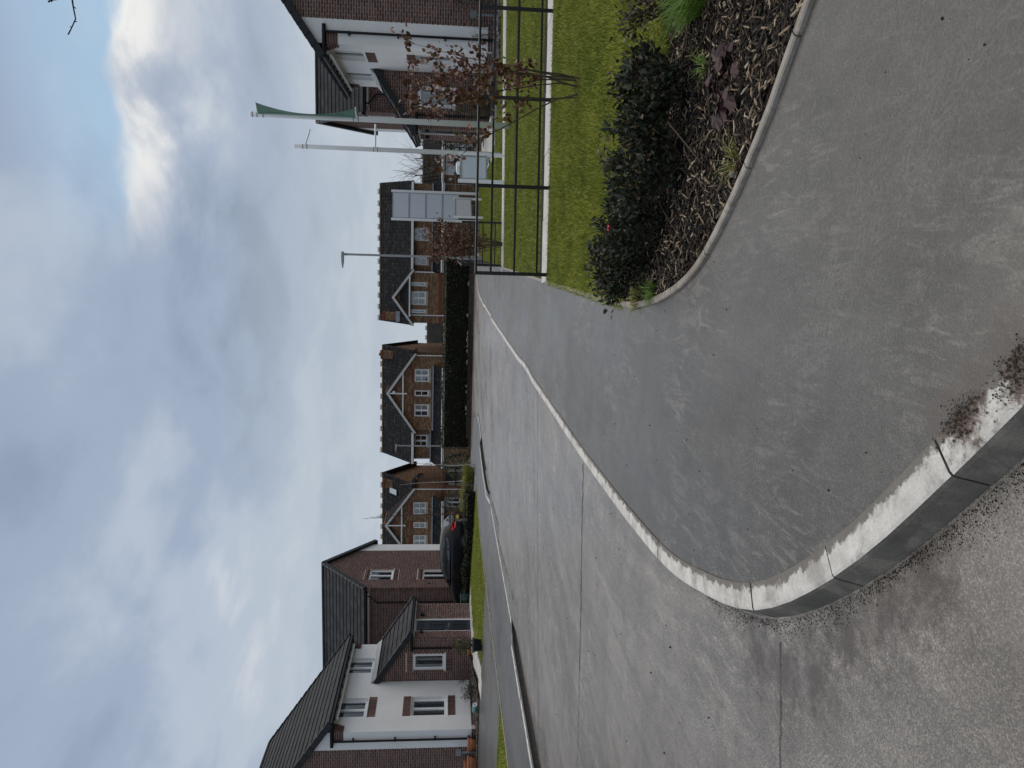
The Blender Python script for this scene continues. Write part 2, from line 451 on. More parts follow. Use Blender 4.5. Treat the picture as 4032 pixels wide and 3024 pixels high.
def concrete(name, lo, hi, dirt, amt, rough=0.75, scale=9, across=False):
    t = NT(name); p = t.pos()
    c = t.ramp(t.noise(p, scale, 7, 0.65), [(0.3, lo), (0.7, hi)])
    n = t.noise(p, 5.0, 8, 0.72, 0.5)
    c = t.mix(t.math('MULTIPLY', t.ramp(n, [(0.50, 0.0), (0.60, 1.0)]), amt), c, dirt)
    if across:
        # earth from the footpath lies over the inner part of the stones with a ragged rim
        a = t.n('ShaderNodeAttribute', attribute_name='across').outputs['Fac']
        e = t.math('ADD', a, t.math('MULTIPLY', t.math('SUBTRACT', t.noise(p, 11, 9, 0.75), 0.5), 1.5))
        c = t.mix(t.ramp(e, [(0.22, 0.92), (0.34, 0.0)]), c, (0.125, 0.112, 0.098))
        q = t.n('ShaderNodeVectorMath', operation='DISTANCE'); t.t.links.new(t.pos(), q.inputs[0]); q.inputs[1].default_value = (-0.40, 1.90, 0)
        q2 = t.n('ShaderNodeVectorMath', operation='DISTANCE'); t.t.links.new(t.pos(), q2.inputs[0]); q2.inputs[1].default_value = (-0.235, 1.70, 0)
        dm = t.math('ADD', t.math('MINIMUM', q.outputs['Value'], q2.outputs['Value']), t.math('MULTIPLY', t.math('SUBTRACT', t.noise(p, 16, 9, 0.78), 0.5), 0.4))
        c = t.mix(t.ramp(dm, [(0.06, 0.95), (0.11, 0.0)]), c, (0.10, 0.070, 0.056))
    fine = t.ramp(t.noise(p, 130, 3, 0.6), [(0.3, 0.88), (0.7, 1.1)])
    c = t.mix(1.0, c, fine, 'MULTIPLY')
    t.bump(t.math('ADD', t.noise(p, 90, 5, 0.65), t.noise(p, 22, 4, 0.6)), 0.3, 0.006)
    return t.fin(c, rough, 0.4)
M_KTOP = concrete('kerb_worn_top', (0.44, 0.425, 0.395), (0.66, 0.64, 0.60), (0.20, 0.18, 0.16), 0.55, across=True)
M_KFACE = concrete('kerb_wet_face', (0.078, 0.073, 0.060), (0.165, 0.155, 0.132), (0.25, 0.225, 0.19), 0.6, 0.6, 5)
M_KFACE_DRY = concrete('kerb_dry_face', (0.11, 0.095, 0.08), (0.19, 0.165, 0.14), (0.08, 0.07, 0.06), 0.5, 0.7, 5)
M_EDGE = concrete('edging_concrete', (0.23, 0.205, 0.175), (0.37, 0.335, 0.295), (0.15, 0.125, 0.095), 0.65)
M_FLAG = concrete('paving_flag', (0.42, 0.41, 0.385), (0.56, 0.545, 0.515), (0.30, 0.285, 0.26), 0.35, 0.7, 4)
M_SOIL = plain('soil', (0.024, 0.017, 0.013), 0.9, 0.2, 0.5, 14, 0.9, 35)
M_MUD = plain('mud', (0.072, 0.056, 0.044), 0.9, 0.12, 0.45, 35, 0.8, 90)
M_MUDWET = plain('wet_silt', (0.034, 0.027, 0.021), 0.85, 0.15, 0.35, 16, 0.6, 70)
M_LAWN = plain('lawn_ground', (0.05, 0.066, 0.012), 0.9, 0.2, 0.45, 9, 0.7, 50)
M_FIELD = plain('garden_ground', (0.045, 0.052, 0.022), 0.9, 0.2, 0.4, 0.6, 0.3, 8)

# ------------------------------------------------------------------ ground
def sm(t): t = max(0.0, min(1.0, t)); return t * t * (3 - 2 * t)
def dz(y): return -0.16 * sm((y - 24) / 12)               # the street falls a little towards its far end
def zleft(x, y):
    t = max(0.0, min(1.0, (-9.95 - x) / 4.5))
    return t * (0.08 + 0.12 * sm((y - 22.5) / 4) * (1 - sm((y - 29) / 3))) + dz(y) * (1 - 0.6 * t)
def zright(x, y):
    t = max(0.0, min(1.0, x / 5.0))
    return 0.08 * sm((y - 19) / 3) * t + dz(y) * (1 - t)
def sheet(name, poly, zf, mat, step=2.0, up=0.0, label=None, kind='structure', xs=True, thick=0.0):
    import bmesh
    bm = bmesh.new()
    vs = [bm.verts.new((x, y, 0)) for x, y in poly]
    bm.faces.new(vs)
    for ax in (0, 1):
        if ax == 0 and not xs: continue
        lo, hi = min(p[ax] for p in poly), max(p[ax] for p in poly)
        k = math.floor(lo / step) + 1
        while k * step < hi:
            co = [0, 0, 0]; no = [0, 0, 0]; co[ax] = k * step; no[ax] = 1
            bmesh.ops.bisect_plane(bm, geom=bm.verts[:] + bm.edges[:] + bm.faces[:], plane_co=co, plane_no=no)
            k += 1
    for v in bm.verts: v.co.z = zf(v.co.x, v.co.y) + up
    bmesh.ops.recalc_face_normals(bm, faces=bm.faces)
    bm.normal_update()
    if bm.faces and sum(f.normal.z for f in bm.faces) < 0: bmesh.ops.reverse_faces(bm, faces=bm.faces)
    me = bpy.data.meshes.new(name); bm.to_mesh(me); bm.free()
    me.materials.append(mat)
    o = bpy.data.objects.new(name, me); COL.objects.link(o)
    ROOT[o.name] = Matrix.Identity(4)
    if label: o['label'] = label
    o['kind'] = kind
    return o
def spline(pts, n=6):
    out = []
    P = [Vector((p[0], p[1], 0)) for p in pts]
    P = [2 * P[0] - P[1]] + P + [2 * P[-1] - P[-2]]
    for i in range(1, len(P) - 2):
        for k in range(n):
            t = k / n
            a, b, c, d = P[i - 1], P[i], P[i + 1], P[i + 2]
            out.append(0.5 * ((2 * b) + (c - a) * t + (2 * a - 5 * b + 4 * c - d) * t * t + (3 * b - 3 * c + d - a) * t ** 3))
    out.append(P[-2])
    return out
class Path:
    """Arc-length walk along a polyline on the ground."""
    def __init__(s, pts):
        s.p = [Vector((q[0], q[1], 0)) for q in pts]
        s.l = [0.0]
        for a, b in zip(s.p, s.p[1:]): s.l.append(s.l[-1] + (b - a).length)
    def at(s, d):
        d = max(0, min(s.l[-1] - 1e-6, d))
        i = int(np.searchsorted(s.l, d, 'right')) - 1
        a, b = s.p[i], s.p[i + 1]
        return a + (b - a) * ((d - s.l[i]) / max(1e-9, s.l[i + 1] - s.l[i]))
    def dirn(s, d):
        v = s.at(d + 0.08) - s.at(d - 0.08)
        return v.normalized()
    def near(s, x, y):
        q = Vector((x, y, 0)); best = min(np.arange(0, s.l[-1], 0.02), key=lambda d: (s.at(d) - q).length)
        return float(best)

KERB_R = spline([(9, -1.6), (6, -1.2), (3.4, -0.4), (1.8, 0.26), (0.75, 0.86), (0.12, 1.31), (-0.57, 1.9), (-1.11, 2.44), (-1.55, 3.07), (-1.79, 3.79),
                 (-1.93, 4.57), (-2.0, 6.1), (-2.03, 7.84), (-2.03, 12), (-2.03, 20), (-2.03, 30), (-2.02, 34), (-1.75, 36.6), (-0.9, 38.5), (1.0, 39.4), (4, 39.6), (12, 39.6), (40, 39.6)])
KERB_L = spline([(-40, 39.6), (-20, 39.6), (-13.5, 39.6), (-10.8, 39.2), (-8.8, 37.8), (-7.75, 35.6), (-7.5, 33), (-7.5, 30), (-7.5, 22), (-7.5, 14), (-7.5, 8), (-7.5, 0), (-7.5, -12)])
EDGE_R = spline([(5.5, -0.35), (3.2, 1.25), (1.0, 3.05), (0.57, 3.40), (0.15, 3.86), (-0.08, 4.23), (-0.23, 4.7), (-0.32, 5.21), (-0.37, 5.8), (-0.39, 7), (-0.39, 12), (-0.39, 22), (-0.39, 33), (-0.1, 36.4), (1.5, 37.8), (5, 38.0), (12, 38.0), (40, 38.0)])

sheet('ground', [(-900, -80), (900, -80), (900, 1600), (-900, 1600)], lambda x, y: -0.42 - 0.62 * sm((y - 46) / 12), M_FIELD, 40.0, xs=False)
def zroad(x, y): return -0.1 + dz(y)
sheet('road', [(-7.62, -14), (14, -14), (14, 4.0), (-1.7, 4.0), (-1.7, 35.0), (45, 35.0), (45, 43.2), (-45, 43.2), (-45, 35.0), (-7.62, 35.0)], zroad, M_ROAD, 2.0, xs=False)
def drop_r(p): return 0.045 * sm((p.y - 22.7) / 0.9) * (1 - sm((p.y - 27.4) / 0.9)) + 0.03 * sm((p.y - 11.8) / 0.8) * (1 - sm((p.y - 13.4) / 0.7))
def drop_l(p): return 0.08 * sm((p.y - 13.6) / 0.9) * (1 - sm((p.y - 22.0) / 0.9)) + 0.085 * sm((p.y - 28.9) / 0.9)
def offset(pts, d):
    out = []
    for i, p in enumerate(pts):
        t = (pts[min(i + 1, len(pts) - 1)] - pts[max(i - 1, 0)]).normalized()
        out.append(p + Vector((t.y, -t.x, 0)) * d)
    return out
kin = offset(KERB_R, 0.115)
sheet('footpath', [(p.x, p.y) for p in kin] + [(p.x, p.y) for p in reversed(EDGE_R)], lambda x, y: dz(y) - (drop_r(Vector((x, y, 0))) * max(0.0, min(1.0, (-1.3 - x) / 0.62)) if y < 33 else 0), M_PATH, 0.7)
kl = [p for p in offset(KERB_L, -0.115)]
PATH_BACK = [(-9.95, -12), (-9.95, 33.4), (-10.4, 36.2), (-12, 37.6), (-40, 37.8)]
sheet('footpath_across_the_street', [(p.x, p.y) for p in kl] + PATH_BACK, lambda x, y: dz(y) - 0.002 - drop_l(Vector((x, y, 0))) * max(0.0, min(1.0, (x + 8.5) / 0.88)), M_DRIVE, 0.7)
sheet('left_plot', [(-9.97, -12), (-9.97, 33.4), (-10.42, 36.2), (-12, 37.6), (-60, 37.8), (-60, -12)], lambda x, y: zleft(x, y) - 0.03, M_SOIL, 2.5)
sheet('right_plot', [(p.x + 0.03, p.y) for p in EDGE_R] + [(40, -0.4)], lambda x, y: zright(x, y) - 0.035, M_SOIL, 2.5)
sheet('driveway', [(-9.97, 15.75), (-9.97, 22.2), (-12.9, 22.2), (-14.3, 22.45), (-40, 22.45), (-40, 15.75)], zleft, M_DRIVE, 2.0)
sheet('car_driveway', [(-9.97, 32.5), (-9.97, 34.86), (-25, 34.86), (-25, 32.4), (-16.2, 32.4), (-15.9, 32.4)], zleft, M_DRIVE, 2.0)

# kerb stones, each a stone of its own
def kerb(name, pts, side, start, lens, drop, prof, mats, mi, zf, label, gap=0.008, zj=0.0012):
    root = thing(name, None, None, (0, 0, 0)); root['kind'] = 'structure'; root['label'] = label
    P = Path(pts); d = start
    while d < P.l[-1] - 0.1:
        L = lens(P.at(d))
        e = min(d + L, P.l[-1])
        nseg = 4 if L < 0.85 or P.at(d).y < 8 else 2
        V = []; j = rng.normal(0, zj); jo = rng.normal(0, 0.002)
        for k in range(nseg + 1):
            s_ = d + gap / 2 + (e - d - gap) * k / nseg
            c, t = P.at(s_), P.dirn(s_)
            nrm = Vector((t.y, -t.x, 0)) * side
            # outward is towards the road
            for (oo, z) in prof:
                q = c + nrm * (oo + jo)
                V.append((q.x, q.y, (z - (drop(c) if z > -0.08 else 0)) + zf(c) + j))
        n = len(prof); F_, MI = [], []
        for k in range(nseg):
            for i in range(n):
                F_.append([k * n + i, k * n + (i + 1) % n, (k + 1) * n + (i + 1) % n, (k + 1) * n + i]); MI.append(mi[i])
        F_.append(list(range(n))[::-1]); MI.append(1 if len(mats) > 1 else 0)
        F_.append([nseg * n + i for i in range(n)]); MI.append(1 if len(mats) > 1 else 0)
        mb = MB(); mb.add(V, F_); mb.m = MI
        so = build('kerb_stone' if name.startswith('kerb') else 'edging_stone', mb, mats, root)
        at = so.data.attributes.new('across', 'FLOAT', 'POINT')
        at.data.foreach_set('value', [0.0 if prof[i % n][0] < -0.1 else 1.0 for i in range(len(V))])
        d = e
    return root
KPROF = [(-0.125, -0.25), (-0.125, 0.006), (-0.017, 0.006), (-0.006, 0.002), (0.001, -0.012), (0.012, -0.05), (0.026, -0.095), (0.03, -0.25)]
KMI = [1, 0, 0, 1, 1, 1, 1, 1]
PR = Path(KERB_R)
s0 = PR.near(-0.57, 1.9) - 0.765 * int(PR.near(-0.57, 1.9) / 0.765)
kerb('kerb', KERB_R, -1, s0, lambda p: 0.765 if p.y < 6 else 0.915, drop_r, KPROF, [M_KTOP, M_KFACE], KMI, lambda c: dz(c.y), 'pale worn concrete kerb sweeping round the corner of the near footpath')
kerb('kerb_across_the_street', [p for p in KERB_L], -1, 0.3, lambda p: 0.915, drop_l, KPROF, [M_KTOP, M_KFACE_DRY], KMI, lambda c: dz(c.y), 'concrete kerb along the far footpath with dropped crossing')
EPROF = [(-0.023, -0.12), (-0.023, 0.018), (-0.016, 0.025), (0.016, 0.025), (0.023, 0.018), (0.023, -0.12)]
kerb('path_edging', EDGE_R, 1, 0.2, lambda p: 0.62 if p.y < 6 else 0.915, lambda p: 0.0 if p.y < 5.4 else 0.016, EPROF, [M_EDGE], [0] * 6, lambda c: dz(c.y), 'thin pale concrete edging between the near footpath and the planted bed')
kerb('drive_edging', [Vector((-9.96, y, 0)) for y in np.arange(-12, 33.4, 0.5)], 1, 0.0, lambda p: 0.915, lambda p: 0.0, EPROF, [M_EDGE], [0] * 6, lambda c: dz(c.y), 'straight pale concrete edging along the back of the far footpath')

# mud trodden over the kerb and silt washed along its foot
def crumbs(name, pts, smin, smax, mat, label, cat, zf, seed):
    """Crumbs of earth, thick where they gather and thinning out."""
    r = np.random.default_rng(seed); V, Fc, n0 = [], [], 0
    oct_ = np.array([(1, 0, 0), (-1, 0, 0), (0, 1, 0), (0, -1, 0), (0, 0, 1), (0, 0, -0.6)]); fo = np.array([(0, 2, 4), (2, 1, 4), (1, 3, 4), (3, 0, 4), (2, 0, 5), (1, 2, 5), (3, 1, 5), (0, 3, 5)])
    for (x, y) in pts:
        s_ = smin + (smax - smin) * r.random() ** 3
        ang = r.uniform(0, 6.28); c, e = math.cos(ang), math.sin(ang)
        v = oct_ * s_ * r.uniform(0.55, 1.4, (6, 1)) * np.array([1, 1, 0.6])
        v = np.stack([v[:, 0] * c - v[:, 1] * e, v[:, 0] * e + v[:, 1] * c, v[:, 2]], 1)
        V.append(v + np.array([x, y, zf(x, y) + s_ * 0.25])); Fc.append(fo + n0); n0 += 6
    return props(build_np(name, np.concatenate(V), np.concatenate(Fc), mat), label, cat, None, 'stuff')
rm = np.random.default_rng(3)
cl = []
for (cx, cy, rx, ry, a, n) in ((-0.405, 1.905, 0.075, 0.035, R(-40), 420), (-0.24, 1.72, 0.10, 0.05, R(-42), 640)):
    for _ in range(n):
        u, v = rm.normal(0, rx * .6), rm.normal(0, ry * .6)
        cl.append((cx + u * math.cos(a) - v * math.sin(a), cy + u * math.sin(a) + v * math.cos(a)))
crumbs('mud', cl, 0.0014, 0.005, M_MUD, 'brown mud trodden over the kerb top by the near corner', 'mud', lambda x, y: 0.006, 4)
cl = []; PK0 = Path(KERB_R)
d0, d1 = PK0.near(-0.2, 1.58), PK0.near(-2.0, 6.0)
for _ in range(9000):
    d_ = d0 + (d1 - d0) * rm.random(); c, t = PK0.at(d_), PK0.dirn(d_); nr = Vector((-t.y, t.x, 0))
    w_ = 0.035 + 0.10 * max(0, math.sin(3.1 * d_ + 0.6)) ** 2 * (1 if c.y < 4 else 0.25) + (0.13 * math.exp(-((c.y - 2.75) / 0.35) ** 2))
    q = c + nr * (0.034 + abs(rm.normal(0, w_ * 0.34))); cl.append((q.x, q.y))
crumbs('gutter_silt', cl, 0.001, 0.0036, M_MUDWET, 'dark silt washed along the foot of the near kerb', 'silt', lambda x, y: -0.1 + dz(y), 6)

# joints and broken edges in the road surface
def strip(mb, pts, wid, z, r, jit=0.012):
    L, Rr = [], []
    for i, (x, y) in enumerate(pts):
        a = pts[max(i - 1, 0)]; b = pts[min(i + 1, len(pts) - 1)]
        t = Vector((b[0] - a[0], b[1] - a[1], 0)).normalized()
        k = wid * (0.45 + 0.9 * r.random())
        ox = r.normal(0, jit)
        L.append((x + t.y * (k + ox), y - t.x * (k + ox), z)); Rr.append((x - t.y * (k - ox), y + t.x * (k - ox), z))
    n = len(pts)
    mb.add(L + Rr, [(i, i + 1, n + i + 1, n + i) for i in range(n - 1)])
def run(a, b, n): return [(a[0] + (b[0] - a[0]) * i / n, a[1] + (b[1] - a[1]) * i / n) for i in range(n + 1)]
r5 = np.random.default_rng(21)
mb = MB()
strip(mb, run((-2.2, 7.75), (-4.4, 7.4), 40), 0.013, -0.096, r5); strip(mb, run((-4.4, 7.4), (-7.3, 7.0), 60), 0.006, -0.096, r5)
strip(mb, run((-2.15, 11.9), (-7.3, 10.2), 60), 0.010, -0.096, r5); strip(mb, run((-2.15, 12.35), (-7.3, 10.75), 60), 0.008, -0.096, r5)
strip(mb, run((-1.66, 3.0), (-2.15, 2.9), 14) + run((-2.2, 2.89), (-3.1, 2.6), 18), 0.004, -0.096, r5, 0.004)
props(build('road_joint', mb, M_BITUMEN), None, None, None, 'structure')
# rough tarmac fillets laid against the far kerb, with a broken lip
mb = MB()
for (y0, y1, wmax) in ((13.9, 19.0, 0.55), (18.6, 22.9, 0.45), (22.7, 25.4, 0.28)):
    n = 40
    A, B_, C_ = [], [], []
    for i in range(n + 1):
        t = i / n; y = y0 + (y1 - y0) * t
        wd = wmax * (1 - t) ** 0.8 * (0.9 + 0.2 * r5.random()) + 0.02
        z = -0.1 + dz(y) - 0.036 * (1 - min(1.0, t / 0.12)) - 0.03 * max(0.0, (t - 0.9) / 0.1)
        A.append((-7.46, y, z + 0.035)); B_.append((-7.47 + wd, y + r5.normal(0, 0.01), z + 0.028 + r5.normal(0, 0.004))); C_.append((-7.45 + wd + 0.012, y + r5.normal(0, 0.01), z - 0.004))
    k = n + 1
    mb.add(A + B_ + C_, [(i, i + 1, k + i + 1, k + i) for i in range(n)] + [(k + i, k + i + 1, 2 * k + i + 1, 2 * k + i) for i in range(n)])
props(build('road_edge_strip', mb, M_PATCH), 'rough raised strip of old tarmac along the far dropped kerb', None, None, 'structure')

# ------------------------------------------------------------------ building materials
BRICK_STOPS = [(0.0, (0.070, 0.042, 0.039)), (0.3, (0.105, 0.055, 0.048)), (0.6, (0.135, 0.067, 0.057)), (0.85, (0.175, 0.090, 0.075)), (1.0, (0.10, 0.068, 0.066))]
M_BRICK = pieces('brick_one', BRICK_STOPS, 0.8, 0.3, 0.22, 20, 0.3, 110, 'object')
M_BRICKS = pieces('brick_many', BRICK_STOPS, 0.8, 0.3, 0.22, 20, 0.3, 110, 'island')
M_MORTAR = plain('mortar', (0.56, 0.47, 0.40), 0.9, 0.2, 0.14, 5, 0.4, 90)
M_RENDER = plain('white_render', (0.80, 0.785, 0.77), 0.85, 0.25, 0.045, 1.3, 0.25, 160)
TILE_STOPS = [(0.0, (0.026, 0.027, 0.030)), (0.5, (0.034, 0.035, 0.039)), (1.0, (0.045, 0.046, 0.050))]
M_TILE = pieces('roof_tile_one', TILE_STOPS, 0.75, 0.12, 0.14, 3, 0.15, 70, 'object')
M_TILES = pieces('roof_tile_many', TILE_STOPS, 0.75, 0.12, 0.14, 3, 0.15, 70, 'island')
M_ROOFBASE = plain('roof_underlay', (0.03, 0.03, 0.033), 0.8, 0.3)
M_CAP = plain('verge_plastic', (0.024, 0.026, 0.030), 0.55, 0.25, 0.1)
M_BLACKP = plain('black_plastic', (0.010, 0.010, 0.012), 0.5, 0.22, 0.1)
M_UPVC = plain('white_upvc', (0.80, 0.805, 0.81), 0.35, 0.5, 0.03, 2)
M_FASCIA = plain('white_fascia', (0.76, 0.755, 0.74), 0.45, 0.5, 0.05, 3)
M_LEAD = plain('lead_flashing', (0.30, 0.315, 0.335), 0.5, 0.5, 0.15, 5)
M_DOOR = plain('door_paint', (0.018, 0.023, 0.032), 0.35, 0.5, 0.05)
M_METAL = plain('bright_metal', (0.62, 0.62, 0.62), 0.25, 0.5, 0.05, 4, metal=1.0)
M_DARKROOM = plain('dark_room', (0.02, 0.02, 0.022), 0.9, 0.2)
M_CURTAIN = plain('curtain_cloth', (0.42, 0.42, 0.42), 0.9, 0.2, 0.15, 9)
M_NET = plain('pale_blind', (0.74, 0.77, 0.80), 0.9, 0.2, 0.08, 9)
M_SLATS = plain('grey_slat_blind', (0.115, 0.12, 0.125), 0.9, 0.2, 0.2, 12)
def glass_mat():
    t = NT('window_glass')
    tr = t.n('ShaderNodeBsdfTransparent'); tr.inputs[0].default_value = (0.88, 0.91, 0.92, 1)
    gl = t.n('ShaderNodeBsdfGlossy'); gl.inputs['Roughness'].default_value = 0.03; gl.inputs['Color'].default_value = (0.95, 0.97, 1, 1)
    fr = t.n('ShaderNodeFresnel'); fr.inputs['IOR'].default_value = 1.75
    mx = t.n('ShaderNodeMixShader')
    f = t.math('ADD', fr.outputs[0], 0.02, clamp=True)
    t.t.links.new(f, mx.inputs[0]); t.t.links.new(tr.outputs[0], mx.inputs[1]); t.t.links.new(gl.outputs[0], mx.inputs[2])
    t.t.links.new(mx.outputs[0], t.t.nodes['Material Output'].inputs['Surface'])
    return t.m
M_GLASS = glass_mat()

Z = Vector((0, 0, 1))
class Face:
    """A wall plane: u along it, z up, n out of it."""
    def __init__(s, O, U, N): s.O, s.U, s.N = Vector(O), Vector(U), Vector(N)
    def __call__(s, u, z, n=0.0): return s.O + s.U * u + Z * z + s.N * n
    def box(s, mb, u0, u1, z0, z1, n0, n1, m=0):
        mb.hexa([s(u0, z0, n0), s(u1, z0, n0), s(u1, z0, n1), s(u0, z0, n1), s(u0, z1, n0), s(u1, z1, n0), s(u1, z1, n1), s(u0, z1, n1)], m)
def wall_cells(mb, F, u0, u1, z0, z1, holes, thick=0.25, m=0, n0=0.0):
    us = sorted({u0, u1, *[h[0] for h in holes], *[h[1] for h in holes]}); us = [u for u in us if u0 <= u <= u1]
    zs = sorted({z0, z1, *[h[2] for h in holes], *[h[3] for h in holes]}); zs = [q for q in zs if z0 <= q <= z1]
    for a, b in zip(us, us[1:]):
        run0 = None
        for c, d in zip(zs, zs[1:]):
            um, zm = (a + b) / 2, (c + d) / 2
            if any(h[0] < um < h[1] and h[2] < zm < h[3] for h in holes):
                if run0 is not None: F.box(mb, a, b, run0, c, n0 - thick, n0, m); run0 = None
            elif run0 is None: run0 = c
        if run0 is not None: F.box(mb, a, b, run0, zs[-1], n0 - thick, n0, m)
def lay_bricks(F, z0, z1, urange, holes=(), course=0.075, L=0.225):
    out = []
    for i in range(int((z1 - z0) / course + 1e-6)):
        zb = z0 + i * course + 0.005; zt = zb + 0.065
        ur = urange((zb + zt) / 2 if not isinstance(urange, tuple) else 0) if callable(urange) else urange
        if ur is None: continue
        a, b = ur
        spans = [(a, b)]
        for h in holes:
            if h[2] < zt - 0.012 and h[3] > zb + 0.012:
                spans = [q for s_ in spans for q in ((s_[0], min(s_[1], h[0])), (max(s_[0], h[1]), s_[1])) if q[1] - q[0] > 0.02]
        off = (i % 2) * L / 2
        for sa, sb in spans:
            k = math.floor((sa - off) / L)
            while k * L + off < sb:
                p, q = max(sa, k * L + off) + 0.005, min(sb, (k + 1) * L + off) - 0.005
                if q - p > 0.03: out.append((F, p, q, zb, zt))
                k += 1
    return out
def soldiers(F, u0, u1, z0, z1, w=0.075):
    n = max(1, round((u1 - u0) / w)); w = (u1 - u0) / n
    return [(F, u0 + k * w + 0.005, u0 + (k + 1) * w - 0.005, z0 + 0.005, z1 - 0.005) for k in range(n)]
_unit = {}
def unit_brick(w, h, d=0.02):
    k = (round(w, 3), round(h, 3))
    if k not in _unit:
        mb = MB(); mb.box(-w / 2, w / 2, -h / 2, h / 2, -d, 0); c = 0.004
        _unit[k] = mesh_of('brick', mb.v, mb.f, M_BRICK, mb.m)
    return _unit[k]
def put_bricks(parent, blist, nmax=300, proud=0.004, name='brick'):
    """The bricks that show largest as pieces of their own, the rest joined."""
    sc = []
    for i, (F, a, b, c, d) in enumerate(blist):
        p = F((a + b) / 2, (c + d) / 2)
        ok, k = seen(p)
        full = abs((b - a) - 0.215) < 0.002 or abs((d - c) - 0.215) < 0.004
        facing = (EYE - p).dot(F.N) > 0
        sc.append((k - (0 if not full else 40) if ok and facing else 1e6 + k, i, ok and facing))
    sc.sort()
    single = {i for q, i, ok in sc[:nmax] if ok}
    V, n = [], 0
    for i, (F, a, b, c, d) in enumerate(blist):
        j = proud + random.uniform(-0.0015, 0.0015)
        if i in single:
            me = unit_brick(b - a, d - c)
            piece(name, me, parent, frame(F.U, Z, F.N, F((a + b) / 2, (c + d) / 2, j)) if F.U.cross(Z).dot(F.N) > 0 else frame(-F.U, Z, F.N, F((a + b) / 2, (c + d) / 2, j)))
        else:
            for (u, z_, n_) in ((a, c, j), (b, c, j), (b, d, j), (a, d, j), (a, c, -0.008), (b, c, -0.008), (b, d, -0.008), (a, d, -0.008)):
                q = F.O + F.U * u + F.N * n_; V.append((q.x, q.y, q.z + z_))
            n += 1
    if n:
        base = np.array([(0, 1, 2, 3), (0, 4, 5, 1), (1, 5, 6, 2), (2, 6, 7, 3), (3, 7, 4, 0)])
        Fc = (base[None] + 8 * np.arange(n)[:, None, None]).reshape(-1, 4)
        o = build_np('brickwork', V, Fc, M_BRICKS, parent); o['kind'] = 'stuff'
def window(parent, F, u0, u1, z0, z1, cols=(0.5,), rows=(), recess=0.08, fw=0.055, sill=True, inner=None, bars=False, thin=0.018, rm=None):
    """Frame, panes, sill, what hangs behind the glass, and the dark room."""
    mb = MB()
    nb, nf = -recess - 0.06, -recess
    for a, b, c, d in ((u0, u1, z0, z0 + fw), (u0, u1, z1 - fw, z1), (u0, u0 + fw, z0 + fw, z1 - fw), (u1 - fw, u1, z0 + fw, z1 - fw)):
        F.box(mb, a, b, c, d, nb, nf)
    cu = [u0 + fw] + [u0 + (u1 - u0) * c for c in cols] + [u1 - fw]
    for c in cu[1:-1]: F.box(mb, c - fw / 2, c + fw / 2, z0 + fw, z1 - fw, nb, nf + 0.006)
    # opening lights have a second frame inside the first
    lights = []
    for i, (a, b) in enumerate(zip(cu, cu[1:])):
        a2 = a + (fw / 2 if i else 0); b2 = b - (fw / 2 if i < len(cu) - 2 else 0)
        q = 0.04
        for e, f, g, h in ((a2, b2, z0 + fw, z0 + fw + q), (a2, b2, z1 - fw - q, z1 - fw), (a2, a2 + q, z0 + fw + q, z1 - fw - q), (b2 - q, b2, z0 + fw + q, z1 - fw - q)):
            F.box(mb, e, f, g, h, nb + 0.01, nf + 0.012 if i == 0 else nf - 0.006)
        lights.append((a2 + q, b2 - q, z0 + fw + q, z1 - fw - q))
        for rr in rows:
            zz = z0 + (z1 - z0) * rr
            F.box(mb, a2 + q, b2 - q, zz - thin, zz + thin, nb + 0.005, nf + 0.003)
    win = build('window', mb, M_UPVC, parent)
    for a, b, c, d in lights:
        g = MB(); F.box(g, a - 0.004, b + 0.004, c - 0.004, d + 0.004, nb + 0.02, nb + 0.026)
        build('pane', g, M_GLASS, win)
    if sill:
        g = MB(); F.box(g, u0 - 0.04, u1 + 0.04, z0 - 0.035, z0 - 0.002, -recess - 0.03, 0.045)
        build('window_sill', g, M_UPVC, win)
    g = MB(); F.box(g, u0 + 0.01, u1 - 0.01, z0 + 0.01, z1 - 0.01, nb - 0.62, nb - 0.60)
    for a, b, c, d in ((u0, u0 + 0.01, z0, z1), (u1 - 0.01, u1, z0, z1), (u0, u1, z0, z0 + 0.01), (u0, u1, z1 - 0.01, z1)): F.box(g, a, b, c, d, nb - 0.62, nb - 0.004)
    build('window_recess', g, M_DARKROOM, win)
    for kind, a, b, c, d in (inner or []):
        g = MB(); n = max(4, int((b - a) * (u1 - u0) / 0.035)); top, bot = z1 - (z1 - z0) * c, z1 - (z1 - z0) * d
        pts = [(u0 + (u1 - u0) * (a + (b - a) * i / n), -0.10 + nb + (0.018 * math.sin(i * 1.7) if kind != 'blind' else 0)) for i in range(n + 1)]
        front = [F(u, bot, q) for u, q in pts] + [F(u, top, q) for u, q in pts]; back = [F(u, bot, q - 0.006) for u, q in pts] + [F(u, top, q - 0.006) for u, q in pts]
        k = n + 1
        g.add(front, [(i, i + 1, k + i + 1, k + i) for i in range(n)]); g.add(back, [(i, i + 1, k + i + 1, k + i) for i in range(n)])
        build('blind' if kind == 'blind' else 'curtain', g, M_NET if kind in ('blind', 'net') else M_SLATS if kind == 'slats' else M_CURTAIN, win, recalc=False)
    return win
class Slope:
    """A roof plane: u along the eave, v up the slope, n out of it."""
    def __init__(s, O, U, V):
        s.O, s.U, s.V = Vector(O), Vector(U), Vector(V).normalized()
        s.N = s.U.cross(s.V).normalized()
        if s.N.z < 0: s.N = -s.N
    def __call__(s, u, v, n=0.0): return s.O + s.U * u + s.V * v + s.N * n
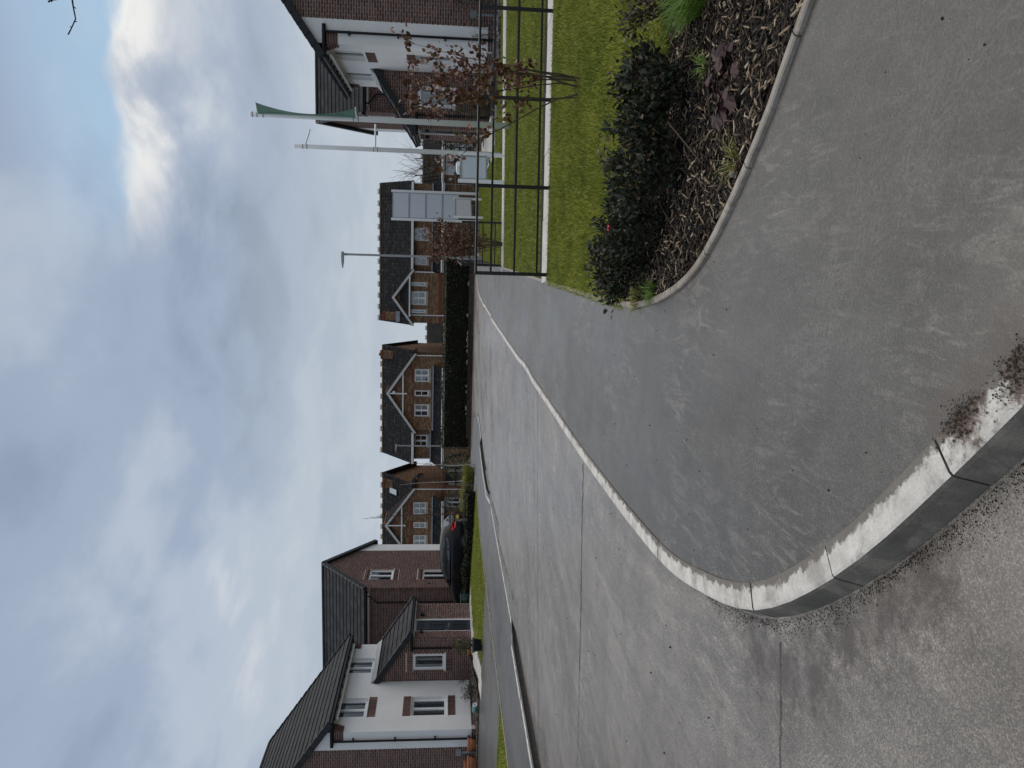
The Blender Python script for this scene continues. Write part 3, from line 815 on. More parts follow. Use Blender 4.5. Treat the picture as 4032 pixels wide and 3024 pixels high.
def tile_roof(parent, S, u0, u1, vlen, gauge=0.335, wid=0.33, nmax=300, clip=None, thick=0.026, name='roof_tile', mats=None):
    n = max(1, round(vlen / gauge)); g = vlen / n
    k = max(1, round((u1 - u0) / wid)); wd = (u1 - u0) / k
    tilt = math.atan(thick / g)
    V2 = (S.V * math.cos(tilt) - S.N * math.sin(tilt)).normalized(); N2 = (S.N * math.cos(tilt) + S.V * math.sin(tilt)).normalized()
    Mo, Mm = mats or (M_TILE, M_TILES)
    mb = MB(); mb.box(-wd / 2 + 0.0025, wd / 2 - 0.0025, 0, g + 0.05, -thick, 0)
    key = (name, round(wd, 3), round(g, 3))
    if key not in _unit: _unit[key] = mesh_of(name, mb.v, mb.f, Mo, mb.m)
    lst = []
    for j in range(n):
        for i in range(k):
            u = u0 + (i + 0.5) * wd
            if clip and not clip(u, (j + 0.5) * g): continue
            p = S(u, j * g, thick * 1.6 + random.uniform(-0.002, 0.002)); ok, d = seen(p)
            lst.append((d if ok and (EYE - p).dot(S.N) > 0 else 1e6 + d, p))
    lst.sort(key=lambda q: q[0])
    ax = S.U if S.U.cross(V2).dot(N2) > 0 else -S.U
    V = []
    for r_, (d, p) in enumerate(lst):
        if r_ < nmax and d < 1e6: piece(name, _unit[key], parent, frame(ax, V2, N2, p))
        else:
            for (x, y, z) in mb.v: V.append(tuple(p + ax * x + V2 * y + N2 * z))
    if V:
        base = np.array(mb.f)
        Fc = (base[None] + 8 * np.arange(len(V) // 8)[:, None, None]).reshape(-1, 4)
        build_np(name + '_field', V, Fc, Mm, parent)['kind'] = 'stuff'
def half_round(mb, a, b, r, up, n=7, m=0, thick=0.02):
    """A ridge tile from a to b: half a pipe."""
    a, b = Vector(a), Vector(b); d = (b - a).normalized(); s_ = d.cross(Vector(up)).normalized(); up = Vector(up)
    V = []
    for c in (a, b):
        for rr in (r, r - thick):
            for k in range(n):
                t = PI * k / (n - 1) * 1.0
                V.append(c + s_ * math.cos(t) * rr + up * (math.sin(t) * rr * 0.8))
    F_ = []
    for k in range(n - 1):
        F_ += [(k, k + 1, 2 * n + k + 1, 2 * n + k), (n + k, 3 * n + k, 3 * n + k + 1, n + k + 1), (k, n + k, n + k + 1, k + 1), (2 * n + k, 2 * n + k + 1, 3 * n + k + 1, 3 * n + k)]
    F_ += [(0, 2 * n, 3 * n, n), (n - 1, 2 * n - 1, 4 * n - 1, 3 * n - 1)]
    mb.add(V, F_, m)
def downpipe(parent, pts, r=0.036, mat=None, clips=(), N=None):
    mb = MB(); mb.tube(pts, r, 10)
    o = build('downpipe', mb, mat or M_BLACKP, parent, smooth=False)
    for c in clips:
        g = MB(); c = Vector(c); g.box(c.x - 0.06, c.x + 0.06, c.y - 0.05, c.y + 0.05, c.z - 0.025, c.z + 0.025)
        build('pipe_clip', g, mat or M_BLACKP, o)
    return o

# ------------------------------------------------------------------ the two rendered houses that face each other
def rendered_house(sg, x0, zb, label, inner):
    Y0, Y1, ZE = 23.67, 29.5, 5.02
    X = lambda n: x0 + sg * n
    H = thing('rendered_house', label, 'house', (X(-4.4), 26.6, zb), 0, 'rendered houses facing each other across the street')
    Ux = Vector((sg, 0, 0))
    FR = Face((x0, 0, 0), (0, 1, 0), Ux)                    # street front, u = y
    GA = Face((x0, Y0, 0), Ux, (0, -1, 0))                 # near gable, u = n
    RN, RZ, DEP = -4.45, 8.40, 8.9
    slope = (RZ - ZE) / (0.40 - RN)
    roofz = lambda n: ZE + (0.40 - n) * slope if n > RN else ZE + (n + DEP + 0.40) * slope
    # front wall
    holes = [(24.53, 25.67, 3.92, 4.99), (27.35, 28.43, 3.93, 4.97), (24.53, 25.67, 1.09, 2.37)]
    doorhole = (27.22, 28.22, 0.0, 2.36)
    mb = MB(); wall_cells(mb, FR, Y0 + 0.211, Y1, 0.25, 5.0, holes, 0.22)
    wallp = build('wall', mb, M_RENDER, H)
    mb = MB(); FR.box(mb, Y0 + 0.012, Y1, 0.0 - 0.1, 0.25, -0.22, -0.012)
    plinth = build('plinth', mb, M_MORTAR, H)
    # gable wall: white return at the corner, brick beyond
    mb = MB()
    ret = 0.66
    zc_ = lambda n: roofz(n) - 0.10
    mb.extrude([GA(-ret, 0.25, 0), GA(0, 0.25, 0), GA(0, zc_(0), 0), GA(-ret, zc_(-ret), 0)], Vector((0, 0.21, 0)))
    build('wall_return', mb, M_RENDER, H)
    mb = MB()
    mb.extrude([GA(-DEP, -0.1, -0.014), GA(-ret, -0.1, -0.014), GA(-ret, zc_(-ret), -0.014), GA(RN, zc_(RN), -0.014), GA(-DEP, zc_(-DEP), -0.014)], Vector((0, 0.21, 0)))
    mb.extrude([GA(-ret, -0.1, -0.014), GA(0, -0.1, -0.014), GA(0, 0.25, -0.014), GA(-ret, 0.25, -0.014)], Vector((0, 0.21, 0)))
    gw = build('gable_wall', mb, M_MORTAR, H)
    G2 = Face((x0, Y0 + 0.014, 0), Ux, (0, -1, 0))
    def ur(z):
        if z < 0.25: return (-DEP, 0)
        b = -DEP if z < zc_(-DEP) else (z - ZE) / slope - 0.40 - DEP + 0.12
        e = -ret if z < zc_(-ret) else 0.40 - (z - ZE) / slope - 0.14
        return (b, min(e, -ret)) if min(e, -ret) > b else None
    bl = lay_bricks(G2, 0.0 - 0.05, RZ, ur)
    F2 = Face((x0 - sg * 0.012, 0, 0), (0, 1, 0), Ux)
    bl += lay_bricks(F2, -0.05, 0.25, (Y0, 26.7))
    put_bricks(gw, bl, 300)
    # plain walls at the back and the far end
    mb = MB()
    BK = Face((X(-DEP), 0, 0), (0, 1, 0), -Ux); BK.box(mb, Y0 + 0.23, Y1 - 0.25, -0.1, ZE, -0.22, 0)
    mb.extrude([(X(-DEP), Y1, -0.1), (X(0) - sg * 0.23, Y1, -0.1), (X(0) - sg * 0.23, Y1, zc_(-0.23)), (X(RN), Y1, zc_(RN)), (X(-DEP), Y1, zc_(-DEP))], Vector((0, -0.21, 0)))
    build('back_wall', mb, M_BRICKS, H)
    # brick kneelers under the eave at both corners, stepping outwards
    for yy, dy in ((Y0 - 0.012, 1), (Y1 + 0.012, -1)):
        kb = MB()
        for i in range(6):
            z0 = 4.575 + i * 0.075
            kb.box(min(X(-0.30), X(0.03 + 0.026 * i)), max(X(-0.30), X(0.03 + 0.026 * i)), min(yy, yy + dy * 0.34), max(yy, yy + dy * 0.34), z0 + 0.004, z0 + 0.071)
        kn = build('kneeler', kb, M_BRICKS, H)
    # soldier-course panels in the render
    pn = []
    for (a, b, c, d) in ((24.50, 25.70, 3.60, 3.875), (24.50, 25.70, 2.385, 2.66), (24.50, 25.70, 0.79, 1.045)):
        pn += soldiers(FR, a, b, c, d)
    mb = MB()
    for (a, b, c, d) in ((24.50, 25.70, 3.60, 3.875), (24.50, 25.70, 2.385, 2.66), (24.50, 25.70, 0.79, 1.045)): FR.box(mb, a, b, c, d, -0.02, 0.006)
    pw = build('brick_panel', mb, M_MORTAR, H)
    put_bricks(pw, [(Face(f.O + Ux * 0.006, f.U, f.N), a, b, c, d) for f, a, b, c, d in pn], 60, 0.004)
    # windows
    for h, s_ in zip(holes, inner[:3]): window(H, FR, *h, cols=(0.5,), inner=s_, recess=0.11)
    # roof
    rb = MB()
    e, r_, b_ = 0.40, RN, -DEP - 0.40
    y0, y1 = Y0 - 0.05, Y1 + 0.05
    prof = [(e, ZE), (r_, RZ), (b_, ZE)]
    rb.extrude([(X(n), y0, z) for n, z in prof] + [(X(n), y0, z - 0.10) for n, z in reversed(prof)], Vector((0, y1 - y0, 0)))
    roof = build('roof', rb, M_ROOFBASE, H)
    S1 = Slope((X(e), 0, ZE), (0, 1, 0), (-sg * (e - RN), 0, RZ - ZE))
    L = math.hypot(e - RN, RZ - ZE)
    tile_roof(roof, S1, y0, y1, L - 0.05, 0.37)
    S2 = Slope((X(b_), 0, ZE), (0, 1, 0), (sg * (RN - b_), 0, RZ - ZE))
    tile_roof(roof, S2, y0, y1, L - 0.05, nmax=0)
    for i in range(14):
        a = y0 + (y1 - y0) * i / 14; g = MB(); half_round(g, (X(RN), a, RZ - 0.03), (X(RN), a + (y1 - y0) / 14 - 0.006, RZ - 0.03), 0.13, (0, 0, 1))
        build('ridge_tile', g, M_TILE, roof)
    nv = 17
    for end in (y0, y1):
        for i in range(nv):
            for S_ in (S1, S2):
                g = MB(); a, b = L * i / nv, L * (i + 1) / nv + 0.015
                d0 = -0.035 if end == y0 else 0.085; d1 = -0.085 if end == y0 else 0.035
                c = [S_(end + d, v, n) for v in (a, b) for d in (d1, d0) for n in (-0.13, 0.075 + (0.02 if v == a else 0))]
                g.hexa([c[0], c[2], c[6], c[4], c[1], c[3], c[7], c[5]])
                build('verge_cap', g, M_CAP, roof)
    # eave: white fascia and soffit, black gutter
    mb = MB(); FR.box(mb, Y0 + 0.345, Y1 - 0.345, 4.80, 4.965, 0.215, 0.24); FR.box(mb, Y0 + 0.345, Y1 - 0.345, 4.935, 4.962, 0.0, 0.213)
    build('fascia', mb, M_FASCIA, H)
    mb = MB(); mb.tube([(X(0.36), y0 - 0.04, 4.95), (X(0.36), y1 + 0.02, 4.95)], 0.06, 10); mb.tube([(X(0.40), y0 - 0.02, 4.955), (X(-0.50), y0 - 0.02, 4.955)], 0.058, 10)
    gt = build('gutter', mb, M_BLACKP, H)
    for k in range(9):
        g = MB(); yy = Y0 + 0.3 + k * 0.66; g.box(min(X(0.26), X(0.40)), max(X(0.26), X(0.40)), yy - 0.02, yy + 0.02, 4.87, 4.96); build('gutter_bracket', g, M_BLACKP, gt)
    px = X(-0.30)
    downpipe(H, [(px, Y0 - 0.075, 4.92), (px, Y0 - 0.075, 0.05)], 0.037, None, [(px + sg * 0.02, Y0 - 0.04, z) for z in (4.25, 2.85, 1.5, 0.35)])
    # lean-to porch with the front door
    PD, PY0, PZ0, PZ1 = 1.77, 26.70, 2.46, 3.78
    ps = (PZ1 - PZ0) / (PD + 0.24)
    pz = lambda n: PZ1 - n * ps
    SD = Face((x0, PY0, 0), Ux, (0, -1, 0)); FD = Face((X(PD), 0, 0), (0, 1, 0), Ux)
    wh = (0.45, 1.10, 1.17, 2.38)
    mb = MB()
    mb.extrude([SD(0.003, -0.1, -0.008), SD(wh[0], -0.1, -0.008), SD(wh[0], pz(wh[0]) - 0.06, -0.008), SD(0.003, pz(0) - 0.06, -0.008)], Vector((0, 0.2, 0)))
    mb.extrude([SD(wh[1], -0.1, -0.008), SD(PD - 0.009, -0.1, -0.008), SD(PD - 0.009, pz(PD) - 0.06, -0.008), SD(wh[1], pz(wh[1]) - 0.06, -0.008)], Vector((0, 0.2, 0)))
    mb.extrude([SD(wh[0], -0.1, -0.008), SD(wh[1], -0.1, -0.008), SD(wh[1], wh[2], -0.008), SD(wh[0], wh[2], -0.008)], Vector((0, 0.2, 0)))
    mb.extrude([SD(wh[0], wh[3], -0.008), SD(wh[1], wh[3], -0.008), SD(wh[1], pz(wh[1]) - 0.06, -0.008), SD(wh[0], pz(wh[0]) - 0.06, -0.008)], Vector((0, 0.2, 0)))
    FD2 = Face((X(PD) - sg * 0.008, 0, 0), (0, 1, 0), Ux)
    wall_cells(mb, FD2, PY0 + 0.21, Y1, -0.1, PZ0 + 0.05, [doorhole, (27.22, 28.22, -0.1, 0.0)], 0.2)
    pwall = build('porch_wall', mb, M_MORTAR, H)
    S2f = Face((x0, PY0 + 0.008, 0), Ux, (0, -1, 0))
    sh = [wh, (wh[0] - 0.06, wh[1] + 0.06, wh[3], wh[3] + 0.225), (wh[0] - 0.06, wh[1] + 0.06, wh[2] - 0.26, wh[2])]
    def ur2(z): e = (PZ1 - 0.10 - z) / ps; return (0.0, min(PD + 0.007, e)) if e > 0.05 else None
    bl = lay_bricks(S2f, -0.05, PZ1, ur2, sh)
    bl += soldiers(S2f, sh[1][0], sh[1][1], sh[1][2] + 0.0, sh[1][3]) + soldiers(S2f, sh[2][0], sh[2][1], sh[2][2], sh[2][3] - 0.035)
    bl += lay_bricks(FD2, -0.05, PZ0 - 0.02, (PY0 - 0.007, Y1), [(27.22, 28.22, -0.1, 2.36)])
    put_bricks(pwall, bl, 300)
    mb = MB(); mb.extrude([(X(0.2), Y1 - 0.2, -0.1), (X(PD - 0.21), Y1 - 0.2, -0.1), (X(PD - 0.21), Y1 - 0.2, pz(PD - 0.21) - 0.07), (X(0.2), Y1 - 0.2, pz(0.2) - 0.07)], Vector((0, 0.2, 0)))
    build('porch_end_wall', mb, M_BRICKS, H)
    window(H, SD, *wh, cols=(), inner=inner[3], recess=0.045)
    # door
    mb = MB()
    for a, b, c, d in ((27.22, 28.22, 2.29, 2.36), (27.22, 27.29, 0.11, 2.29), (28.15, 28.22, 0.11, 2.29), (27.22, 28.22, 0.05, 0.11)): FD.box(mb, a, b, c, d, -0.10, -0.03)
    FD.box(mb, 27.20, 28.24, 0.11, 0.15, -0.09, 0.03)
    build('door_frame', mb, M_UPVC, H)
    mb = MB(); FD.box(mb, 27.292, 28.148, 0.15, 2.288, -0.095, -0.05)
    for (a, b, c, d) in ((27.39, 27.66, 0.32, 0.90), (27.78, 28.05, 0.32, 0.90), (27.39, 27.66, 1.18, 1.80), (27.78, 28.05, 1.18, 1.80), (27.39, 27.66, 1.98, 2.16), (27.78, 28.05, 1.98, 2.16)):
        for e, f, g_, h in ((a, b, c, c + 0.03), (a, b, d - 0.03, d), (a, a + 0.03, c + 0.03, d - 0.03), (b - 0.03, b, c + 0.03, d - 0.03)): FD.box(mb, e, f, g_, h, -0.05, -0.036)
        FD.box(mb, a + 0.06, b - 0.06, c + 0.06, d - 0.06, -0.05, -0.040)
    door = build('door', mb, M_DOOR, H)
    g = MB(); FD.box(g, 27.56, 27.88, 1.00, 1.08, -0.05, -0.028); build('letterbox', g, M_METAL, door)
    g = MB(); FD.box(g, 27.325, 27.355, 1.02, 1.22, -0.05, -0.03); FD.box(g, 27.33, 27.46, 1.13, 1.155, -0.03, 0.0); build('handle', g, M_METAL, door)
    g = MB(); FD.box(g, 28.42, 28.60, 2.02, 2.17, 0.0, 0.10); build('wall_lamp', g, M_CAP, H)
    g = MB(); FD.box(g, 27.05, 27.13, 2.03, 2.13, 0.0, 0.06); build('alarm_box', g, M_BLACKP, H)
    # porch roof
    rb = MB(); e = PD + 0.24
    rb.extrude([(X(0.003), PY0 - 0.06, PZ1 - 0.0), (X(e), PY0 - 0.06, PZ0 + 0.0), (X(e), PY0 - 0.06, PZ0 - 0.07), (X(0.003), PY0 - 0.06, PZ1 - 0.07)], Vector((0, Y1 - PY0 + 0.12, 0)))
    pr = build('porch_roof', rb, M_ROOFBASE, H)
    S3 = Slope((X(e), 0, PZ0), (0, 1, 0), (-sg * e, 0, PZ1 - PZ0))
    L3 = math.hypot(e, PZ1 - PZ0)
    tile_roof(pr, S3, PY0 - 0.06, Y1 + 0.06, L3 - 0.06, 0.335, 0.33, 80)
    for i in range(7):
        for end, d1, d0 in ((PY0 - 0.06, -0.085, 0.03), (Y1 + 0.06, -0.03, 0.085)):
            g = MB(); a, b = L3 * i / 7, min(L3 * (i + 1) / 7 + 0.015, L3 - 0.005)
            c = [S3(end + d, v, n) for v in (a, b) for d in (d1, d0) for n in (-0.12, 0.075 + (0.02 if v == a else 0))]
            g.hexa([c[0], c[2], c[6], c[4], c[1], c[3], c[7], c[5]])
            build('verge_cap', g, M_CAP, pr)
    g = MB(); a = [S3(PY0 - 0.1, L3 - 0.18, 0.065), S3(Y1 + 0.05, L3 - 0.18, 0.065)]
    g.extrude([a[0], Vector((X(0.004), PY0 - 0.1, PZ1 + 0.06)), Vector((X(0.004), PY0 - 0.1, PZ1 + 0.16)), Vector((X(0.016), PY0 - 0.1, PZ1 + 0.16)), S3(PY0 - 0.1, L3 - 0.18, 0.078)], Vector((0, Y1 - PY0 + 0.13, 0)))
    build('flashing', g, M_LEAD, pr)
    mb = MB(); FD.box(mb, PY0 + 0.02, Y1, PZ0 - 0.13, PZ0 + 0.02, 0.10, 0.125); FD.box(mb, PY0 + 0.02, Y1, PZ0 - 0.13, PZ0 - 0.105, 0.008, 0.098)
    build('porch_fascia', mb, M_FASCIA, H)
    mb = MB(); mb.tube([(X(PD + 0.19), PY0 - 0.12, PZ0 - 0.04), (X(PD + 0.19), Y1 + 0.05, PZ0 - 0.04)], 0.055, 10); mb.tube([(X(PD + 0.24), PY0 - 0.10, PZ0 - 0.035), (X(PD - 0.48), PY0 - 0.10, PZ0 - 0.035)], 0.053, 10)
    build('porch_gutter', mb, M_BLACKP, H)
    px = X(PD - 0.40)
    downpipe(H, [(px, PY0 - 0.07, PZ0 - 0.06), (px, PY0 - 0.07, 0.1)], 0.036)
    return H

def gabled_house(sg, x0, zb, label, inner):
    """The brick house beyond, gable to the street."""
    Y0, Y1, ZE, RZ, DEP = 34.90, 40.40, 4.98, 7.42, 9.0
    YR = (Y0 + Y1) / 2
    X = lambda n: x0 + sg * n
    H = thing('brick_house', label, 'house', (X(-4.5), YR, zb), 0, 'gabled brick houses beyond the rendered ones')
    Ux = Vector((sg, 0, 0))
    GA = Face((x0, 0, 0), (0, 1, 0), Ux); SD = Face((x0, Y0, 0), Ux, (0, -1, 0))
    slope = (RZ - ZE) / (YR - Y0 + 0.30)
    rz = lambda y: ZE + (min(y - Y0, Y1 - y) + 0.30) * slope
    holes = [(35.86, 37.06, 3.76, 4.95), (35.86, 37.06, 1.05, 2.30)]
    mb = MB(); wall_cells(mb, GA, Y0 + 0.006, Y1 - 0.86, zb - 0.2, 5.05, holes, 0.2)
    zt = lambda y: rz(y) - 0.10
    mb.extrude([GA(Y0 + 0.006, 5.05, -0.2), GA(Y1 - 0.86, 5.05, -0.2), GA(Y1 - 0.86, zt(Y1 - 0.86), -0.2), GA(YR, zt(YR), -0.2), GA(Y0 + 0.006, zt(Y0), -0.2)], Ux * 0.2)
    gw = build('gable_wall', mb, M_MORTAR, H)
    mb = MB(); mb.extrude([GA(Y1 - 0.86, zb + 0.2, -0.19), GA(Y1, zb + 0.2, -0.19), GA(Y1, zt(Y1), -0.19), GA(Y1 - 0.86, zt(Y1 - 0.86), -0.19)], Ux * 0.2)
    build('wall_return', mb, M_RENDER, H)
    hs = holes + [(h[0] - 0.04, h[1] + 0.04, h[3], h[3] + 0.225) for h in holes] + [(h[0] - 0.04, h[1] + 0.04, h[2] - 0.26, h[2]) for h in holes]
    def ur(z): k = (z - ZE + 0.14) / slope - 0.30; a = max(Y0, Y0 + k); b = min(Y1 - 0.86, Y1 - k); return (a, b) if b - a > 0.1 else None
    bl = lay_bricks(GA, zb - 0.05, RZ, ur, hs)
    for h in hs[2:4]: bl += soldiers(GA, *h)
    for h in hs[4:6]: bl += soldiers(GA, h[0], h[1], h[2], h[3] - 0.035)
    mb = MB(); SD.box(mb, -DEP, -0.2, zb - 0.2, ZE - 0.02, -0.2, -0.0)
    sw = build('side_wall', mb, M_MORTAR, H)
    bs = lay_bricks(SD, zb - 0.05, ZE - 0.2, (-DEP, 0.007))
    put_bricks(gw, bl, 150); put_bricks(sw, bs, 300)
    mb = MB(); mb.box(min(X(-DEP), X(-0.2)), max(X(-DEP), X(-0.2)), Y1 - 0.2, Y1 - 0.01, zb - 0.2, ZE); 
    mb.extrude([(X(-DEP), Y0 + 0.2, zb - 0.2), (X(-DEP), Y1 - 0.2, zb - 0.2), (X(-DEP), Y1 - 0.2, zt(Y1)), (X(-DEP), YR, zt(YR)), (X(-DEP), Y0 + 0.2, zt(Y0))], Ux * 0.2)
    build('back_wall', mb, M_BRICKS, H)
    for h, s_ in zip(holes, inner): window(H, GA, *h, cols=(0.52,), inner=s_, recess=0.07)
    g = MB(); g.lathe([(0.001, 0), (0.055, 0), (0.055, 0.03), (0.001, 0.03)], (0, 0, 0), 12)
    Mv = Matrix.Rotation(PI / 2 * sg, 4, 'Y'); g.v = [tuple(Mv @ Vector(v) + GA(35.35, 1.95, 0.0)) for v in g.v]; build('flue_vent', g, M_BLACKP, H)
    rb = MB(); n0, n1 = 0.10, -DEP - 0.1
    prof = [(Y0 - 0.30, ZE), (YR, RZ), (Y1 + 0.30, ZE)]
    rb.extrude([(X(n0), y, z) for y, z in prof] + [(X(n0), y, z - 0.10) for y, z in reversed(prof)], Ux * (n1 - n0))
    roof = build('roof', rb, M_ROOFBASE, H)
    L = math.hypot(YR - Y0 + 0.30, RZ - ZE)
    SA = Slope((x0, Y0 - 0.30, ZE), Ux, (0, YR - Y0 + 0.30, RZ - ZE)); SB = Slope((x0, Y1 + 0.30, ZE), Ux, (0, -(YR - Y0 + 0.30), RZ - ZE))
    tile_roof(roof, SA, n1, n0, L - 0.05, 0.335, 0.33); tile_roof(roof, SB, n1, n0, L - 0.05, 0.335, 0.33, 0)
    for i in range(20):
        a = n0 + (n1 - n0) * i / 20; b = n0 + (n1 - n0) * (i + 1) / 20
        g = MB(); half_round(g, (X(a), YR, RZ - 0.03), (X(b) + sg * 0.006, YR, RZ - 0.03), 0.13, (0, 0, 1)); build('ridge_tile', g, M_TILE, roof)
    for i in range(11):
        for S_ in (SA, SB):
            g = MB(); a, b = L * i / 11, L * (i + 1) / 11 + 0.015
            c = [S_(n0 + d, v, n) for v in (a, b) for d in (-0.03, 0.07) for n in (-0.13, 0.075 + (0.02 if v == a else 0))]
            g.hexa([c[0], c[2], c[6], c[4], c[1], c[3], c[7], c[5]]); build('verge_cap', g, M_CAP, roof)
    mb = MB(); SD.box(mb, -DEP, -0.22, ZE - 0.19, ZE - 0.02, 0.16, 0.185); SD.box(mb, -DEP, -0.22, ZE - 0.19, ZE - 0.165, 0.0, 0.158)
    build('fascia', mb, M_FASCIA, H)
    mb = MB(); mb.tube([(X(0.02), Y0 - 0.27, ZE - 0.05), (X(-DEP), Y0 - 0.27, ZE - 0.05)], 0.058, 10)
    build('gutter', mb, M_BLACKP, H)
    a, b = X(-0.30), X(-0.72)
    downpipe(H, [(a, Y0 - 0.27, ZE - 0.08), (a, Y0 - 0.26, ZE - 0.2), (b, Y0 - 0.07, ZE - 0.52), (b, Y0 - 0.07, zb)], 0.037)
    return H

IN_L = [[('net', 0.05, 0.95, 0.04, 0.97)], [('net', 0.05, 0.95, 0.06, 0.95)],
        [('curtain', 0.52, 0.66, 0.05, 0.95), ('blind', 0.66, 0.95, 0.05, 0.6)], [('curtain', 0.05, 0.2, 0.05, 0.95)]]
IN_R = [[('curtain', 0.55, 0.95, 0.05, 0.95)], [('blind', 0.05, 0.95, 0.05, 0.5)], [('curtain', 0.55, 0.9, 0.05, 0.95)], [('curtain', 0.05, 0.3, 0.05, 0.95)]]
rendered_house(1, -16.13, 0.08, 'white rendered house left of the street, terracotta pots at its gable', IN_L)
rendered_house(-1, 5.76, 0.08, 'white rendered house right of the street, behind the white flagpole', IN_R)
gabled_house(1, -16.15, 0.0, 'dark red brick gabled house behind the parked black car', [[('net', 0.05, 0.5, 0.06, 0.95), ('curtain', 0.55, 0.95, 0.06, 0.5)], [('blind', 0.05, 0.95, 0.06, 0.6)]])
gabled_house(-1, 5.78, 0.0, 'dark red brick gabled house beyond the flagpole, mostly hidden by the rendered house', [[('net', 0.05, 0.95, 0.06, 0.95)], [('curtain', 0.05, 0.5, 0.06, 0.95)]])

# ------------------------------------------------------------------ lawns, paving, bed
def inside(P, poly):
    x, y = P[:, 0], P[:, 1]; r = np.zeros(len(P), bool); n = len(poly)
    for i in range(n):
        (x1, y1), (x2, y2) = poly[i], poly[(i + 1) % n]
        c = ((y1 > y) != (y2 > y)) & (x < (x2 - x1) * (y - y1) / ((y2 - y1) if y2 != y1 else 1e-9) + x1)
        r ^= c
    return r
def scatter(poly, n):
    q = np.array(poly); lo, hi = q.min(0), q.max(0)
    A = np.prod(hi - lo); out = []
    while sum(map(len, out)) < n:
        P = lo + rng.random((int(n * 1.5) + 50, 2)) * (hi - lo); out.append(P[inside(P, poly)])
    return np.concatenate(out)[:n]
def poly_area(p): return abs(sum(a[0] * b[1] - b[0] * a[1] for a, b in zip(p, p[1:] + p[:1]))) / 2
def grass_mat(name, stops, rough=0.55):
    t = NT(name); p = t.pos()
    f = t.n('ShaderNodeNewGeometry').outputs['Random Per Island']
    patch = t.noise(p, 1.9, 7, 0.68, 0.5)
    x = t.math('ADD', t.math('MULTIPLY', f, 0.5), t.math('MULTIPLY', t.ramp(patch, [(0.3, 0.0), (0.7, 1.0)]), 0.5))
    return t.fin(t.ramp(x, stops), rough, 0.3)
M_GRASS = grass_mat('grass_blades', [(0.0, (0.085, 0.125, 0.018)), (0.36, (0.185, 0.225, 0.025)), (0.64, (0.34, 0.345, 0.038)), (1.0, (0.54, 0.48, 0.15))])
M_TUFTG = grass_mat('tuft_blades', [(0.0, (0.08, 0.16, 0.025)), (0.6, (0.16, 0.27, 0.04)), (1.0, (0.30, 0.36, 0.11))])
M_TUFTY = grass_mat('sedge_blades', [(0.0, (0.13, 0.15, 0.03)), (0.5, (0.30, 0.30, 0.07)), (1.0, (0.46, 0.43, 0.15))])
def blades(P, z, h, w, lean, r, seg=2, dirs=None):
    n = len(P); a = r.random(n) * 2 * PI
    hh = h[0] + (h[1] - h[0]) * r.random(n) ** 1.4; ww = w * (0.7 + 0.6 * r.random(n))
    ln = lean * (0.2 + 0.8 * r.random(n)) * hh; b = r.random(n) * 2 * PI if dirs is None else dirs + r.normal(0, 0.5, n)
    sx, sy = np.cos(a) * ww / 2, np.sin(a) * ww / 2; lx, ly = np.cos(b) * ln, np.sin(b) * ln
    x, y = P[:, 0], P[:, 1]
    if seg == 1:
        V = np.stack([np.stack([x - sx, y - sy, z - 0.004], 1), np.stack([x + sx, y + sy, z - 0.004], 1), np.stack([x + lx, y + ly, z + hh * 0.9], 1)], 1)
        Fc = np.arange(n * 3).reshape(n, 3)
        return V.reshape(-1, 3), Fc
    k = 0.55
    V = np.stack([np.stack([x - sx, y - sy, z - 0.004], 1), np.stack([x + sx, y + sy, z - 0.004], 1),
                  np.stack([x + lx * 0.3 + sx * 0.8, y + ly * 0.3 + sy * 0.8, z + hh * k], 1), np.stack([x + lx * 0.3 - sx * 0.8, y + ly * 0.3 - sy * 0.8, z + hh * k], 1),
                  np.stack([x + lx, y + ly, z + hh * (0.93 - 0.25 * lean * 0.3)], 1)], 1)
    o = 5 * np.arange(n)[:, None]
    Fc = np.concatenate([o + np.array([[0, 1, 2]]), o + np.array([[0, 2, 3]]), o + np.array([[3, 2, 4]])], 0)
    return V.reshape(-1, 3), Fc
def turf(name, poly, dens, h, w, zf, label, seed, lean=0.9, seg=2, near=None):
    r = np.random.default_rng(seed)
    P = scatter(poly, int(poly_area(poly) * dens))
    if near: P = P[r.random(len(P)) < np.clip(near / np.maximum(1.0, np.hypot(P[:, 0], P[:, 1])) , 0.12, 1.0)]
    z = np.array([zf(x, y) for x, y in P])
    V, Fc = blades(P, z, h, w, lean, r, seg)
    return props(build_np(name, V, Fc, M_GRASS), label, 'grass', None, 'stuff')

BED_EDGE = [(6.0, 6.4), (3.5, 5.9), (2.3, 5.45), (1.63, 5.12), (1.18, 4.98), (0.86, 5.07), (0.53, 5.24), (0.2, 5.5), (-0.09, 5.72), (-0.34, 5.85)]
EI = [(p.x, p.y) for p in offset(EDGE_R, 0.03)]
NEARLAWN = BED_EDGE + [(-0.36, 7), (-0.36, 10.38), (3.3, 10.78), (9.5, 11.46)]
MIDLAWN = [(-0.36, 11.2), (3.3, 11.66), (12, 12.6), (12, 20.6), (6.05, 19.75), (2.43, 19.0), (-0.36, 18.3)]
FARLAWN = [(-0.36, 19.15), (2.5, 19.85), (5.2, 20.35), (5.2, 21.0), (2.9, 22.4), (2.9, 31), (3.6, 34.2), (-0.2, 34.6), (-0.36, 30)]
SIDELAWN = [(5.25, 20.4), (12, 21.4), (12, 22.0), (5.25, 20.95)]
lawn_z = lambda x, y: zright(x, y) - 0.012
for nm, pl in (('lawn', NEARLAWN), ('lawn_mid', MIDLAWN), ('lawn_far', FARLAWN), ('lawn_side', SIDELAWN)):
    sheet('lawn', pl, lawn_z, M_LAWN, 2.5)
turf('grass', NEARLAWN, 9000, (0.025, 0.075), 0.005, lawn_z, 'short green grass of the near lawn in front of the railing', 31, near=7.0)
